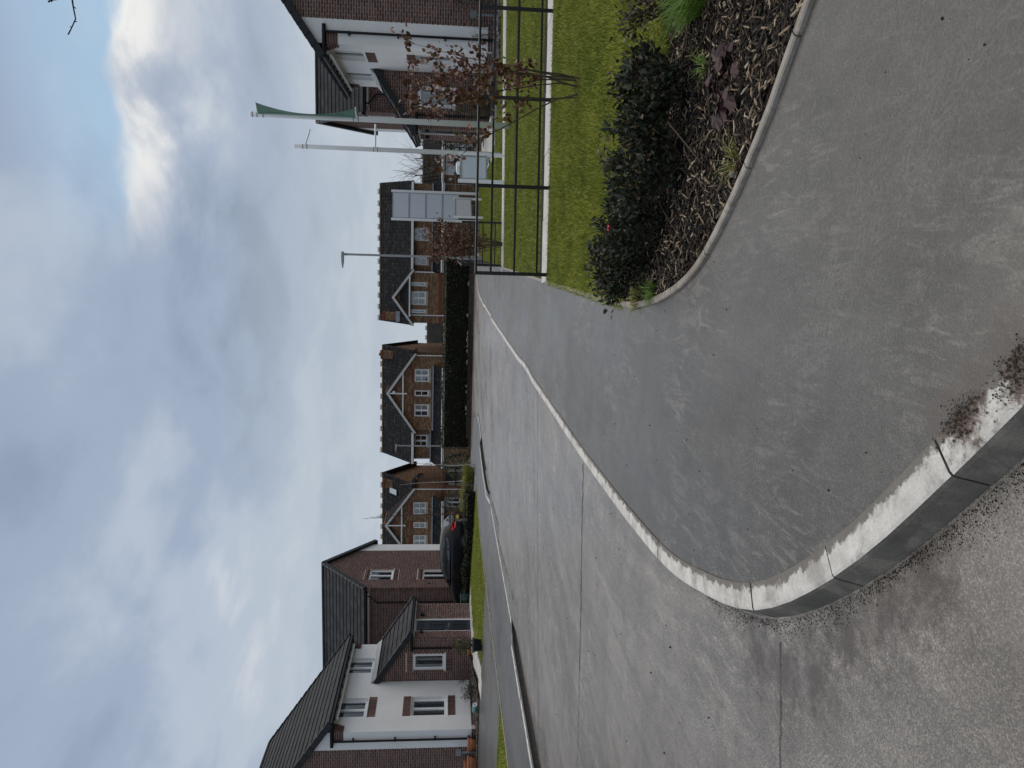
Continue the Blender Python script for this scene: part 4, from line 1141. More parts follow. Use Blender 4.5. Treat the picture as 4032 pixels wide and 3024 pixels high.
ragged = [(x + random.uniform(-.05, .05), y - random.uniform(0.0, .12)) for x, y in BED_EDGE[2:]] + [(x, y + 0.25) for x, y in reversed(BED_EDGE[2:])]
turf('grass_fringe', ragged, 5200, (0.06, 0.16), 0.005, lambda x, y: -0.02, 'long unmown grass along the edge of the planted bed', 32, 1.3)
turf('grass_verge', [(-0.42, 5.9), (-0.42, 10.4), (-0.28, 10.4), (-0.28, 5.9)], 7000, (0.02, 0.07), 0.005, lambda x, y: -0.01, 'grass creeping over the buried edging of the path', 33, 1.3)
turf('grass_mid', MIDLAWN, 1500, (0.03, 0.07), 0.010, lawn_z, 'mown grass between the two paving strips', 34, seg=1)
turf('grass_far', FARLAWN, 700, (0.03, 0.07), 0.014, lawn_z, 'mown grass round the white signs', 35, seg=1)
turf('grass_side', SIDELAWN, 900, (0.03, 0.06), 0.014, lawn_z, 'narrow strip of grass before the right slate bed', 36, seg=1)
sheet('dark_strip', [(0.9, 15.75), (12, 16.9), (12, 17.3), (0.9, 16.05)], lambda x, y: lawn_z(x, y) + 0.03, M_SOIL, 2.5)  # thin dark strip running across the middle lawn
sheet('soil_edge', [(-0.36, 10.98), (3.3, 11.42), (12, 12.4), (12, 12.62), (3.3, 11.7), (-0.36, 11.22)], lambda x, y: lawn_z(x, y) + 0.024, M_SOIL, 2.5)
# strips of pale flags, each flag its own
def flag_strip(name, a, b, wid, zf, label, L=0.9):
    root = thing(name, label, None); root['kind'] = 'structure'
    a, b = Vector((*a, 0)), Vector((*b, 0)); t = (b - a).normalized(); nr = Vector((-t.y, t.x, 0)); n = int((b - a).length / L)
    for i in range(n):
        p = a + t * (i * L); q = a + t * ((i + 1) * L - 0.012); j = random.uniform(-0.004, 0.004)
        c = [p, q, q + nr * wid, p + nr * wid]
        mb = MB(); mb.hexa([(v.x, v.y, zf(v.x, v.y) - 0.06) for v in c] + [(v.x, v.y, zf(v.x, v.y) + 0.022 + j) for v in c])
        build('paving_flag', mb, M_FLAG, root)
flag_strip('paving_strip', (-0.37, 10.42), (11, 11.75), 0.56, lawn_z, 'pale concrete flags in a strip just behind the near railing')
flag_strip('paving_strip', (-0.37, 18.38), (12, 20.85), 0.72, lawn_z, 'pale concrete flags in a strip across the lawn by the flagpoles', 1.2)
def flag_area(name, poly, zf, label, size=(0.6, 0.9)):
    root = thing(name, label, None); root['kind'] = 'structure'
    q = np.array(poly); lo, hi = q.min(0), q.max(0)
    import bmesh
    y = lo[1]; row = 0
    while y < hi[1]:
        x = lo[0] - (row % 2) * size[0] / 2
        while x < hi[0]:
            c = [(x, y), (x + size[0] - 0.012, y), (x + size[0] - 0.012, y + size[1] - 0.012), (x, y + size[1] - 0.012)]
            if inside(np.array([[x + size[0] / 2, y + size[1] / 2]]), poly)[0]:
                j = random.uniform(-0.003, 0.003); mb = MB(); mb.hexa([(*v, zf(*v) - 0.06) for v in c] + [(*v, zf(*v) + 0.02 + j) for v in c]); build('paving_flag', mb, M_FLAG, root)
            x += size[0]
        y += size[1]; row += 1
flag_area('porch_paving', [(2.95, 22.3), (4.05, 22.3), (4.05, 31.6), (2.95, 31.6)], zright, 'pale flags along the porch of the right rendered house', (0.55, 0.9))
flag_area('house_path', [(-13.7, 21.6), (-13.0, 21.6), (-13.72, 26.0), (-13.75, 30.2), (-14.36, 30.2), (-14.36, 24.6)], zleft, 'pale flags leading to the dark front door on the left', (0.3, 0.45))
# left lawns
LAWN_L = [(-9.99, 22.2), (-9.99, 31.9), (-15.3, 31.9), (-15.2, 30.3), (-13.75, 30.2), (-13.7, 26), (-13.3, 23.6), (-13.05, 22.25), (-11.5, 22.0)]
WEDGE = [(-9.99, -4), (-9.99, 15.7), (-30, 15.75), (-30, -4)]
for pl in (LAWN_L, WEDGE): sheet('lawn', pl, lambda x, y: zleft(x, y) - 0.012, M_LAWN, 2.5)
turf('grass_left', LAWN_L, 1100, (0.03, 0.08), 0.014, lambda x, y: zleft(x, y) - 0.01, 'bright grass between the far footpath and the black car', 37, seg=1)
turf('grass_wedge', [(-9.99, 9), (-9.99, 15.7), (-15, 15.75), (-15, 9)], 1400, (0.03, 0.08), 0.012, lambda x, y: zleft(x, y) - 0.01, 'wedge of grass beside the drive at the lower left', 38, seg=1)

# ------------------------------------------------------------------ wood-chip bed
BED = [q for q in EI if q[1] < 5.9 and q[0] < 5.5] + list(reversed(BED_EDGE))
CHIP_STOPS = [(0.0, (0.012, 0.010, 0.009)), (0.40, (0.032, 0.024, 0.019)), (0.58, (0.065, 0.048, 0.036)), (0.72, (0.13, 0.095, 0.065)), (0.83, (0.28, 0.215, 0.14)), (0.93, (0.44, 0.37, 0.26)), (0.975, (0.09, 0.065, 0.05))]
M_CHIP = pieces('wood_chip_one', CHIP_STOPS, 0.8, 0.25, 0.25, 60, 0.4, 150, 'object')
M_CHIPS = pieces('wood_chip_many', CHIP_STOPS, 0.8, 0.25, 0.25, 60, 0.4, 150, 'island')
bedz = lambda x, y: -0.005
bed = sheet('mulch_bed', BED, bedz, M_SOIL, 0.6, label='planted bed of dark wood chip beside the near footpath')
def chip_mesh(r):
    L, W, T = r.uniform(0.02, 0.085), r.uniform(0.004, 0.014), r.uniform(0.002, 0.006)
    b = r.uniform(-0.15, 0.15) * L
    V = []
    for x, s_, z in ((-0.5, 0.55, 0), (0.05, 1.0, b), (0.5, r.uniform(0.15, 0.7), 0)):
        for y, zz in ((-1, 0), (1, 0), (1, 1), (-1, 1)): V.append((x * L, y * W * s_ / 2, z + (zz - 0.5) * T))
    F_ = [(0, 1, 2, 3), (8, 11, 10, 9)]
    for k in (0, 4): F_ += [(k + i, k + 4 + i, k + 4 + (i + 1) % 4, k + (i + 1) % 4) for i in range(4)]
    return V, F_
rc = np.random.default_rng(77)
kinds = [chip_mesh(rc) for _ in range(14)]
cms = [mesh_of('wood_chip', v, f, M_CHIP) for v, f in kinds]
P = scatter([q for q in BED], 60000)
P = P[P[:, 0] < 4.0]
d = np.hypot(P[:, 0], P[:, 1]); order = np.argsort(d)
V_, F_, n0 = [], [], 0
cnt = 0
for rank, i in enumerate(order):
    x, y = P[i]; k = rc.integers(14); s_ = rc.uniform(0.7, 1.35)
    Mx = Matrix.Translation((x, y, bedz(x, y) + rc.uniform(0.0, 0.024))) @ Matrix.Rotation(rc.uniform(0, 2 * PI), 4, 'Z') @ Matrix.Rotation(rc.normal(0, 0.28), 4, 'Y') @ Matrix.Rotation(rc.normal(0, 0.5), 4, 'X') @ Matrix.Scale(s_, 4)
    if cnt < 300 and seen((x, y, 0))[0] and rc.random() < 0.3:
        piece('wood_chip', cms[k], bed, Mx); cnt += 1
    else:
        A = np.array(Mx); v = np.array(kinds[k][0]) @ A[:3, :3].T + A[:3, 3]
        V_.append(v); F_.append(np.array(kinds[k][1]) + n0); n0 += len(v)
build_np('wood_chips', np.concatenate(V_), np.concatenate(F_), M_CHIPS, bed)['kind'] = 'stuff'
# grit and small black stones dropped on the tarmac
gv, gf, n0 = [], [], 0
for _ in range(150):
    if rc.random() < 0.55: x, y, z = rc.uniform(-1.9, 1.0), rc.uniform(1.4, 6.5), 0.0
    else: x, y, z = rc.uniform(-6.5, -2.2), rc.uniform(2.0, 11), -0.1
    if z == 0.0 and (not inside(np.array([[x, y]]), [(p.x, p.y) for p in kin] + [(p.x, p.y) for p in reversed(EDGE_R)])[0]): continue
    s_ = rc.uniform(0.002, 0.0058) * (1.6 if z < 0 else 1)
    v = np.array([(1, 0, 0), (-1, 0, 0), (0, 1, 0), (0, -1, 0), (0, 0, 1), (0, 0, -0.6)]) * s_ * rc.uniform(0.6, 1.3, (6, 1)) + np.array([x, y, z + s_ * 0.4])
    gv.append(v); gf.append(np.array([(0, 2, 4), (2, 1, 4), (1, 3, 4), (3, 0, 4), (2, 0, 5), (1, 2, 5), (3, 1, 5), (0, 3, 5)]) + n0); n0 += 6
M_GRIT = pieces('grit_stone', [(0.0, (0.012, 0.011, 0.010)), (0.8, (0.03, 0.028, 0.026)), (1.0, (0.35, 0.33, 0.30))], 0.7, 0.4, 0.2, 40, 0, 1, 'island')
props(build_np('grit', np.concatenate(gv), np.concatenate(gf), M_GRIT), 'small dark grit scattered over the near tarmac', 'grit', None, 'stuff')

# ------------------------------------------------------------------ plants
def leaf_shape(L, W, fold=0.25, curl=0.15):
    z = lambda x: -curl * L * (x ** 2)
    V = [(0, 0, 0), (0.35 * L, W / 2, fold * W / 2 + z(.35)), (0.72 * L, W * 0.36, fold * W * 0.36 + z(.72)), (L, 0, z(1)), (0.72 * L, -W * 0.36, fold * W * 0.36 + z(.72)), (0.35 * L, -W / 2, fold * W / 2 + z(.35))]
    return np.array(V), np.array([(0, 3, 2, 1), (0, 5, 4, 3)])
def grow(base, r, n, spread, height, twig=0.5, sub=4, rad=0.008, bend=0.25, foot=0.03):
    """Stems from a base: list of polylines with radii, and attachment points near the ends."""
    stems, pts = [], []
    for i in range(n):
        a = 2 * PI * i / n + r.uniform(-0.5, 0.5); t = r.uniform(0.15, 1.0) * spread
        d = Vector((math.cos(a) * t, math.sin(a) * t, 1)).normalized(); L = height * r.uniform(0.75, 1.05)
        p = Vector(base) + Vector((math.cos(a), math.sin(a), 0)) * foot * r.uniform(0.4, 1.3); line = [p.copy()]; m = 7
        for k in range(m):
            d = (d + Vector((r.normal(0, bend * .35), r.normal(0, bend * .35), 0.05))).normalized(); p = p + d * (L / m); line.append(p.copy())
            if k >= 1:
                for _ in range(sub if k > 2 else max(1, sub // 2)):
                    b = r.uniform(0, 2 * PI); e = (d * 0.6 + Vector((math.cos(b), math.sin(b), r.uniform(-0.1, 0.7))) * 0.8).normalized(); q = p.copy(); tl = L * twig * r.uniform(0.15, 0.4); tw = [q.copy()]
                    for s_ in range(3):
                        e = (e + Vector((r.normal(0, .2), r.normal(0, .2), .1))).normalized(); q = q + e * tl / 3; tw.append(q.copy()); pts.append((q.copy(), e.copy()))
                    stems.append((tw, [rad * 0.35, rad * 0.3, rad * 0.22, rad * 0.12]))
            if k > 3: pts.append((p.copy(), d.copy()))
        stems.append((line, [rad * (1 - 0.8 * k / m) for k in range(m + 1)]))
    return stems, pts
def leaf_cloud(parent, pts, r, n, size, mats, nmax, up=0.3, jit=0.03, name='leaf', aspect=0.45, fold=0.3, curl=0.2):
    Mo, Mm = mats
    shapes = [leaf_shape(size * s_, size * s_ * aspect * a, fold * f, curl * f) for s_, a, f in ((0.8, 1.0, 1), (1.0, 0.9, 1.3), (1.2, 1.1, 0.6), (0.95, 1.15, -0.4))]
    mes = [mesh_of(name, v, f, Mo) for v, f in shapes]
    rec = []
    for i in range(n):
        p, e = pts[int(r.integers(len(pts)))]
        p = p + Vector(r.normal(0, jit, 3)); d = (e + Vector(r.normal(0, 0.7, 3)) + Vector((0, 0, up))).normalized()
        s_ = Vector(r.normal(0, 1, 3)).cross(d)
        if s_.length < 1e-3: continue
        s_.normalize(); nn = d.cross(s_)
        if nn.z < 0 and r.random() < 0.8: s_, nn = -s_, -nn
        rec.append(((p - EYE).length if seen(p)[0] else 1e6, int(r.integers(4)), frame(d, s_, nn, p)))
    rec.sort(key=lambda q: q[0] + 0.35 * r.random())
    V, Fc, n0 = [], [], 0
    for i, (d, k, Mx) in enumerate(rec):
        if i < nmax and d < 1e6: piece(name, mes[k], parent, Mx)
        else:
            A = np.array(Mx); v = shapes[k][0] @ A[:3, :3].T + A[:3, 3]; V.append(v); Fc.append(shapes[k][1] + n0); n0 += len(v)
    if V: build_np('leaves', np.concatenate(V), np.concatenate(Fc), Mm, parent)['kind'] = 'stuff'
def leaf_mats(name, stops, rough=0.45, spec=0.45):
    return pieces(name + '_one', stops, rough, spec, 0.2, 30, 0, 1, 'object'), pieces(name + '_many', stops, rough, spec, 0.2, 30, 0, 1, 'island')
LM_DARK = leaf_mats('evergreen_leaf', [(0.0, (0.020, 0.027, 0.016)), (0.5, (0.038, 0.049, 0.029)), (0.82, (0.062, 0.070, 0.045)), (0.92, (0.13, 0.075, 0.036)), (1.0, (0.08, 0.085, 0.065))], 0.5, 0.25)
LM_RED = leaf_mats('russet_leaf', [(0.0, (0.060, 0.022, 0.015)), (0.35, (0.13, 0.045, 0.024)), (0.6, (0.22, 0.078, 0.036)), (0.82, (0.15, 0.095, 0.034)), (1.0, (0.40, 0.25, 0.18))])
LM_PURP = leaf_mats('purple_leaf', [(0.0, (0.040, 0.014, 0.015)), (0.5, (0.062, 0.026, 0.028)), (1.0, (0.065, 0.046, 0.044))], 0.5, 0.25)
LM_HEDGE = leaf_mats('hedge_leaf', [(0.0, (0.016, 0.023, 0.012)), (0.6, (0.040, 0.054, 0.024)), (1.0, (0.11, 0.115, 0.05))])
LM_BROWN = leaf_mats('withered_leaf', [(0.0, (0.045, 0.03, 0.022)), (0.6, (0.10, 0.07, 0.045)), (1.0, (0.10, 0.11, 0.05))])
LM_OLIVE = leaf_mats('conifer_leaf', [(0.0, (0.035, 0.045, 0.014)), (0.6, (0.085, 0.098, 0.03)), (1.0, (0.17, 0.165, 0.06))])
LM_CONIF = leaf_mats('dark_conifer_leaf', [(0.0, (0.014, 0.020, 0.010)), (0.6, (0.035, 0.046, 0.018)), (1.0, (0.06, 0.072, 0.028))])
M_STEM = plain('brown_stem', (0.085, 0.062, 0.042), 0.8, 0.3, 0.3, 20)
M_TWIG = plain('dark_twig', (0.028, 0.024, 0.024), 0.7, 0.3, 0.2, 20)
M_FARTWIG = plain('hazed_twig', (0.20, 0.18, 0.165), 0.8, 0.2, 0.2, 5)  # twig tone lightened: the haze of distance is put into the colour
M_BIRCH = plain('birch_bark', (0.42, 0.40, 0.36), 0.7, 0.3, 0.3, 9)
M_STAKE = plain('stake_wood', (0.22, 0.20, 0.165), 0.8, 0.3, 0.2, 12)
M_RUBBER = plain('rubber', (0.015, 0.015, 0.016), 0.7, 0.3, 0.1)
def stem_mesh(parent, stems, mat, n=5, name='stem'):
    mb = MB()
    for l, r_ in stems: mb.tube(l, r_, n)
    return build(name, mb, mat, parent, recalc=False)
def shrub(name, label, cat, base, seed, n, spread, height, leaves, size, mats, nmax, group=None, twig=0.5, sub=4, rad=0.008, jit=0.03, aspect=0.45, stem=None, up=0.3, foot=0.03, bend=0.25):
    r = np.random.default_rng(seed)
    T = thing(name, label, cat, base, 0, group)
    st, pts = grow(base, r, n, spread, height, twig, sub, rad, bend, foot)
    stem_mesh(T, st, stem or M_STEM)
    leaf_cloud(T, pts, r, leaves, size, mats, nmax, up, jit, aspect=aspect)
    return T
G_BED = 'evergreen shrubs along the back of the wood-chip bed'
shrub('evergreen_shrub', 'dark evergreen shrub with brown twigs, beside the purple-leaved plant', 'shrub', (0.98, 4.66, 0), 41, 12, 1.25, 0.36, 2900, 0.042, LM_DARK, 150, G_BED)
shrub('evergreen_shrub', 'widest dark shrub of the bed, bare stick poking out towards the path', 'shrub', (0.58, 4.66, 0), 42, 14, 1.35, 0.38, 4200, 0.037, LM_DARK, 150, G_BED)
shrub('evergreen_shrub', 'dark shrub carrying one red flower', 'shrub', (0.24, 5.02, 0), 43, 12, 1.25, 0.36, 2900, 0.037, LM_DARK, 150, G_BED)
shrub('evergreen_shrub', 'dark drooping shrub at the tip of the bed where the edging curves', 'shrub', (-0.04, 5.30, 0), 44, 12, 1.15, 0.34, 2700, 0.038, LM_DARK, 150, G_BED)
shrub('evergreen_shrub', 'thin grey-leaved low shrub beside the bright grass tuft', 'shrub', (1.55, 5.0, 0), 45, 8, 0.8, 0.30, 420, 0.035, LM_BROWN, 60, G_BED)
T = thing('red_flower', 'single red flower on the dark shrub', 'flower', (0.18, 5.12, 0.30))
mb = MB()
for k in range(5):
    a = 2 * PI * k / 5; c, s_ = math.cos(a), math.sin(a)
    mb.add([(0.18, 5.12, 0.30), (0.18 + .017 * c - .01 * s_, 5.12 + .017 * s_ + .01 * c, 0.322), (0.18 + .03 * c, 5.12 + .03 * s_, 0.316), (0.18 + .017 * c + .01 * s_, 5.12 + .017 * s_ - .01 * c, 0.322)], [(0, 1, 2, 3)])
build('petals', mb, plain('red_petal', (0.55, 0.04, 0.045), 0.5, 0.4, 0.1), T)
mb = MB(); mb.tube([(0.2, 5.15, 0.2), (0.18, 5.12, 0.308)], 0.002, 5); build('stem', mb, M_STEM, T)
T = thing('purple_plant', 'low purple-leaved plant on the wood chip', 'plant', (0.86, 3.9, 0))
r9 = np.random.default_rng(46)
shp = []
for q in range(3):
    V = [(0, 0, 0.008)]; n = 14
    for k in range(n):
        a = 2 * PI * k / n; rr = 0.045 * (0.75 + 0.35 * abs(math.sin(2.5 * a + q))) * (1 if abs(a - PI) > 0.3 else 0.5); V.append((rr * math.cos(a) + 0.035, rr * math.sin(a), 0.004 * math.sin(5 * a)))
    shp.append(mesh_of('leaf', V, [(0, 1 + k, 1 + (k + 1) % n) for k in range(n)], LM_PURP[0]))
for k in range(26):
    a = r9.uniform(0, 2 * PI); rr = r9.uniform(0.02, 0.17)
    Mx = Matrix.Translation((0.86 + rr * math.cos(a), 3.88 + rr * math.sin(a), 0.03 + 0.05 * r9.random())) @ Matrix.Rotation(a, 4, 'Z') @ Matrix.Rotation(r9.normal(0.25, 0.35), 4, 'Y') @ Matrix.Rotation(r9.normal(0, 0.35), 4, 'X') @ Matrix.Scale(r9.uniform(0.7, 1.15), 4)
    piece('leaf', shp[k % 3], T, Mx)
mb = MB()
for k in range(9):
    a = r9.uniform(0, 2 * PI); mb.tube([(0.86, 3.88, 0.0), (0.86 + 0.1 * math.cos(a), 3.88 + 0.1 * math.sin(a), 0.045)], 0.002, 4)
build('stalks', mb, M_STEM, T)
def tuft(name, label, cat, base, rad, n, h, w, mat, seed, lean=1.3, group=None):
    r = np.random.default_rng(seed)
    a = r.random(n) * 2 * PI; q = rad * np.sqrt(r.random(n)) * 0.45
    P = np.stack([base[0] + q * np.cos(a), base[1] + q * np.sin(a)], 1)
    V, Fc = blades(P, np.full(n, base[2]), h, w, lean, r, 2, dirs=a)
    return props(build_np(name, V, Fc, mat), label, cat, group)
tuft('grass_tuft', 'big bright green tuft of grass at the bed edge, upper right of the wood chip', 'grass tuft', (1.52, 4.42, -0.01), 0.42, 1500, (0.10, 0.26), 0.006, M_TUFTG, 51)
tuft('grass_tuft', 'small green tuft leaning over the edging at the tip of the bed', 'grass tuft', (-0.24, 5.02, -0.01), 0.13, 130, (0.06, 0.14), 0.005, M_TUFTG, 52)
tuft('grass_tuft', 'dry straw tuft beside the edging joint', 'grass tuft', (0.47, 3.72, -0.01), 0.14, 90, (0.05, 0.12), 0.004, M_TUFTY, 53, 1.6)
tuft('grass_tuft', 'small weed tuft between purple plant and bright tuft', 'grass tuft', (1.02, 4.25, -0.01), 0.10, 60, (0.05, 0.12), 0.005, M_TUFTG, 54, 1.5)
tuft('grass_tuft', 'yellowing tuft under the drooping shrub', 'grass tuft', (-0.30, 5.45, -0.01), 0.16, 130, (0.06, 0.13), 0.005, M_TUFTY, 55, 1.4)
mb = MB()
r9 = np.random.default_rng(5)
for (a, b, rr) in (((0.60, 4.3, 0.09), (0.32, 4.05, 0.02), 0.003), ((1.2, 4.5, 0.02), (1.12, 4.15, 0.10), 0.003), ((0.75, 4.4, 0.16), (0.5, 4.1, 0.05), 0.005), ((0.35, 4.75, 0.1), (0.12, 4.5, 0.02), 0.004)):
    a, b = Vector(a), Vector(b); mid = (a + b) / 2 + Vector((0.02, 0.01, 0.015)); mb.tube([a, mid, b], [rr, rr * .9, rr * .6], 5)
props(build('dead_stick', mb, M_STEM), 'bare fallen sticks lying through the shrubs on the wood chip', 'sticks', None, 'stuff')
G_RUS = 'russet-leaved shrubs in the grass by the railings'
shrub('russet_shrub', 'tall thin russet-leaved shrub in front of the near railing', 'shrub', (1.76, 8.45, 0), 47, 9, 0.26, 1.72, 1300, 0.056, LM_RED, 290, G_RUS, 0.30, 2, 0.0095, 0.035, 0.58, foot=0.12, bend=0.38)
shrub('russet_shrub', 'bushy russet-leaved shrub at the end of the crossing railing', 'shrub', (0.18, 18.95, -0.01), 48, 16, 0.42, 1.75, 2600, 0.062, LM_RED, 120, G_RUS, 0.32, 3, 0.010, 0.05, 0.55)
tuft('straw_heap', 'dead stalks round the foot of the tall russet shrub', 'dead stalks', (1.70, 8.42, -0.02), 0.34, 130, (0.05, 0.16), 0.006, M_TUFTY, 56, 1.6)
# clipped hedge beyond the crossing road
def bush_body(T, pts_fn, n, size, mats, seed, nmax=0, aspect=0.55):
    r = np.random.default_rng(seed); pts = [pts_fn(r) for _ in range(n)]
    leaf_cloud(T, pts, r, n, size, mats, nmax, 0.2, 0.0, aspect=aspect)
def box_pts(x0, x1, y0, y1, z0, z1, rough=0.06):
    def f(r):
        k = r.random(); x, y, z = r.uniform(x0, x1), r.uniform(y0, y1), r.uniform(z0, z1)
        bump = 0.07 * math.sin(x * 2.1) + 0.05 * math.sin(x * 5.3 + z * 3)
        if k < 0.55: y = y0 + abs(r.normal(0, rough)) + bump; n = Vector((0, -1, 0.25))
        elif k < 0.8: z = z1 - abs(r.normal(0, rough)) + bump * 0.6; n = Vector((0, -0.3, 1))
        elif k < 0.86: x = x0 + abs(r.normal(0, rough)); n = Vector((-1, 0, 0.2))
        elif k < 0.92: x = x1 - abs(r.normal(0, rough)); n = Vector((1, 0, 0.2))
        else: y = y1 - abs(r.normal(0, rough)); n = Vector((0, 1, 0.2))
        return Vector((x, y, z)), n
    return f
def hedge(name, label, cat, x0, x1, y0, y1, z0, z1, n, size, mats, seed, group=None):
    T = thing(name, label, cat, ((x0 + x1) / 2, (y0 + y1) / 2, z0), 0, group)
    bush_body(T, box_pts(x0, x1, y0, y1, z0, z1), n, size, mats, seed)
    mb = MB(); mb.box(x0 + .1, x1 - .1, y0 + .1, y1 - .1, z0 - .05, z1 - .12); build('hedge_core', mb, plain('hedge_wood', (0.012, 0.012, 0.008), 0.9, 0.2), T)
    return T
hedge('hedge', 'long dark clipped hedge beyond the crossing road', 'hedge', -11.5, 0.9, 43.55, 44.8, -0.1, 1.42, 14000, 0.07, LM_HEDGE, 61)
def ball_pts(c, rx, ry, rz):
    def f(r):
        v = Vector(r.normal(0, 1, 3)).normalized(); k = r.uniform(0.72, 1.04) * (1 + 0.12 * math.sin(5 * v.x + 3 * v.z) + 0.08 * math.sin(9 * v.y + 4 * v.z))
        return Vector((c[0] + v.x * rx * k, c[1] + v.y * ry * k, c[2] + v.z * rz * k)), v
    return f
def bush(name, label, cat, c, rx, ry, rz, n, size, mats, seed, group=None, trunk=True):
    T = thing(name, label, cat, (c[0], c[1], c[2] - rz), 0, group)
    bush_body(T, ball_pts(c, rx, ry, rz), n, size, mats, seed)
    mb = MB()
    for k in range(5):
        a = 2 * PI * k / 5; mb.tube([(c[0], c[1], c[2] - rz - 0.05), (c[0] + rx * .3 * math.cos(a), c[1] + ry * .3 * math.sin(a), c[2]), (c[0] + rx * .55 * math.cos(a), c[1] + ry * .55 * math.sin(a), c[2] + rz * .5)], [0.02, 0.014, 0.006], 5)
    build('stem', mb, M_STEM, T)
    return T
bush('laurel_bush', 'dark laurel bush at the left end of the long hedge', 'bush', (-12.75, 44.6, 0.55), 0.75, 0.7, 0.85, 1500, 0.10, LM_HEDGE, 62)
bush('round_bush', 'round dark bush under the ground-floor window beyond the car', 'bush', (-18.2, 53.4, 0.45), 1.0, 0.9, 0.85, 1500, 0.09, LM_HEDGE, 63)
bush('low_bush', 'low spiky dark bush beside the sapling stakes', 'bush', (-12.2, 40.8, 0.0), 0.9, 0.8, 0.45, 900, 0.09, LM_BROWN, 64)
bush('conifer_bush', 'dark conifer bush against the right rendered house gable', 'bush', (7.42, 22.75, 0.95), 0.66, 0.55, 1.05, 2600, 0.05, LM_CONIF, 65)
bush('conifer_bush', 'olive conifer bush beside the right porch', 'bush', (4.62, 26.1, 0.62), 0.32, 0.3, 0.62, 1100, 0.045, LM_OLIVE, 66)
bush('tall_bush', 'tall dark bush between the flagpoles beyond the right porch', 'bush', (6.75, 50.0, 0.55), 0.72, 0.8, 1.15, 1500, 0.12, LM_CONIF, 67)
hedge('low_hedge', 'low leafy hedge between the left lawn and the black car', 'hedge', -15.4, -10.3, 31.75, 32.2, -0.02, 0.38, 2600, 0.07, LM_DARK, 68)
G_SED = 'yellow sedge tufts in the bed at the far left corner'
tuft('sedge_tuft', 'yellow sedge tuft between the two birch saplings', 'sedge', (-10.75, 35.9, -0.12), 0.75, 700, (0.35, 0.75), 0.018, M_TUFTY, 71, 0.9, G_SED)
tuft('sedge_tuft', 'narrow yellow sedge tuft left of the middle sapling stake', 'sedge', (-11.55, 36.6, -0.1), 0.5, 420, (0.3, 0.7), 0.018, M_TUFTY, 72, 0.9, G_SED)
tuft('sedge_tuft', 'broad yellow and green sedge tuft nearest the black car', 'sedge', (-12.1, 35.6, -0.08), 1.1, 900, (0.35, 0.8), 0.018, M_TUFTY, 73, 1.0, G_SED)
tuft('grass_tuft', 'dark green low tuft in front of the broad sedge', 'grass tuft', (-11.6, 34.6, -0.1), 0.6, 400, (0.15, 0.4), 0.02, M_TUFTG, 74, 1.0)
sheet('far_bed', [(-10.5, 34.7), (-10.9, 36.2), (-12.2, 37.3), (-18, 37.5), (-18, 35.2), (-12.5, 34.7)], lambda x, y: zleft(x, y) + 0.012, M_SOIL, 2.5)
sheet('lawn', [(-13, 40.6), (-30, 40.6), (-30, 43.0), (-13, 43.0)], lambda x, y: -0.2, M_LAWN, 4.0)
# bed plants in front of the left house
sheet('house_bed', [(-14.36, 22.46), (-14.42, 23.6), (-15.0, 26.66), (-16.1, 26.66), (-16.1, 23.64), (-24, 23.64), (-24, 22.46)], lambda x, y: zleft(x, y) + 0.012, M_SOIL, 1.0)
shrub('withered_plant', 'withered brown plant below the left lower window', 'plant', (-15.6, 25.0, 0.12), 81, 8, 1.1, 0.42, 300, 0.05, LM_BROWN, 0, None, 0.5, 3, 0.006, 0.05)
shrub('withered_plant', 'dry leggy plant at the porch corner of the left house', 'plant', (-15.75, 26.35, 0.14), 82, 7, 0.8, 0.62, 160, 0.04, LM_BROWN, 0, None, 0.5, 3, 0.005, 0.04)
shrub('withered_plant', 'sprawling green weed beside the teal pot', 'plant', (-14.9, 24.1, 0.1), 83, 8, 1.3, 0.3, 260, 0.05, LM_DARK, 0, None, 0.5, 3, 0.005, 0.05)
shrub('bare_shrub', 'bare brown shrub at the corner of the right rendered house', 'shrub', (6.15, 23.2, 0.05), 84, 12, 0.75, 0.75, 60, 0.03, LM_BROWN, 0, None, 0.6, 3, 0.006, 0.05)
# saplings and stakes beyond the left lawn
def sapling(label, base, h, seed, lean=(0, 0), white=True):
    r = np.random.default_rng(seed); T = thing('birch_sapling', label, 'sapling', base, 0, 'young birches staked at the far left corner')
    line = [Vector(base) + Vector((lean[0] * t + 0.04 * math.sin(5 * t + seed), lean[1] * t, h * t)) for t in np.linspace(0, 1, 9)]
    mb = MB(); mb.tube(line, [0.036 * (1 - 0.85 * k / 8) for k in range(9)], 7); build('trunk', mb, M_BIRCH if white else M_STEM, T)
    mb = MB()
    for k in range(26):
        t = r.uniform(0.25, 0.97); i = min(7, int(t * 8)); p = line[i].lerp(line[i + 1], t * 8 - i); a = r.uniform(0, 2 * PI); L = (1.1 - t) * 0.55 * h * r.uniform(0.3, 0.6); d = Vector((math.cos(a), math.sin(a), 1.2)).normalized()
        b = [p]
        for s_ in range(4): d = (d + Vector((r.normal(0, .18), r.normal(0, .18), .05))).normalized(); b.append(b[-1] + d * L / 4)
        mb.tube(b, [0.008, 0.006, 0.005, 0.004, 0.002], 4)
        for s_ in (2, 3):
            e = (d + Vector(r.normal(0, .6, 3))).normalized(); mb.tube([b[s_], b[s_] + e * L * 0.3], [0.004, 0.002], 4)
    build('branches', mb, M_TWIG if not white else M_STEM, T)['kind'] = 'stuff'
    return T
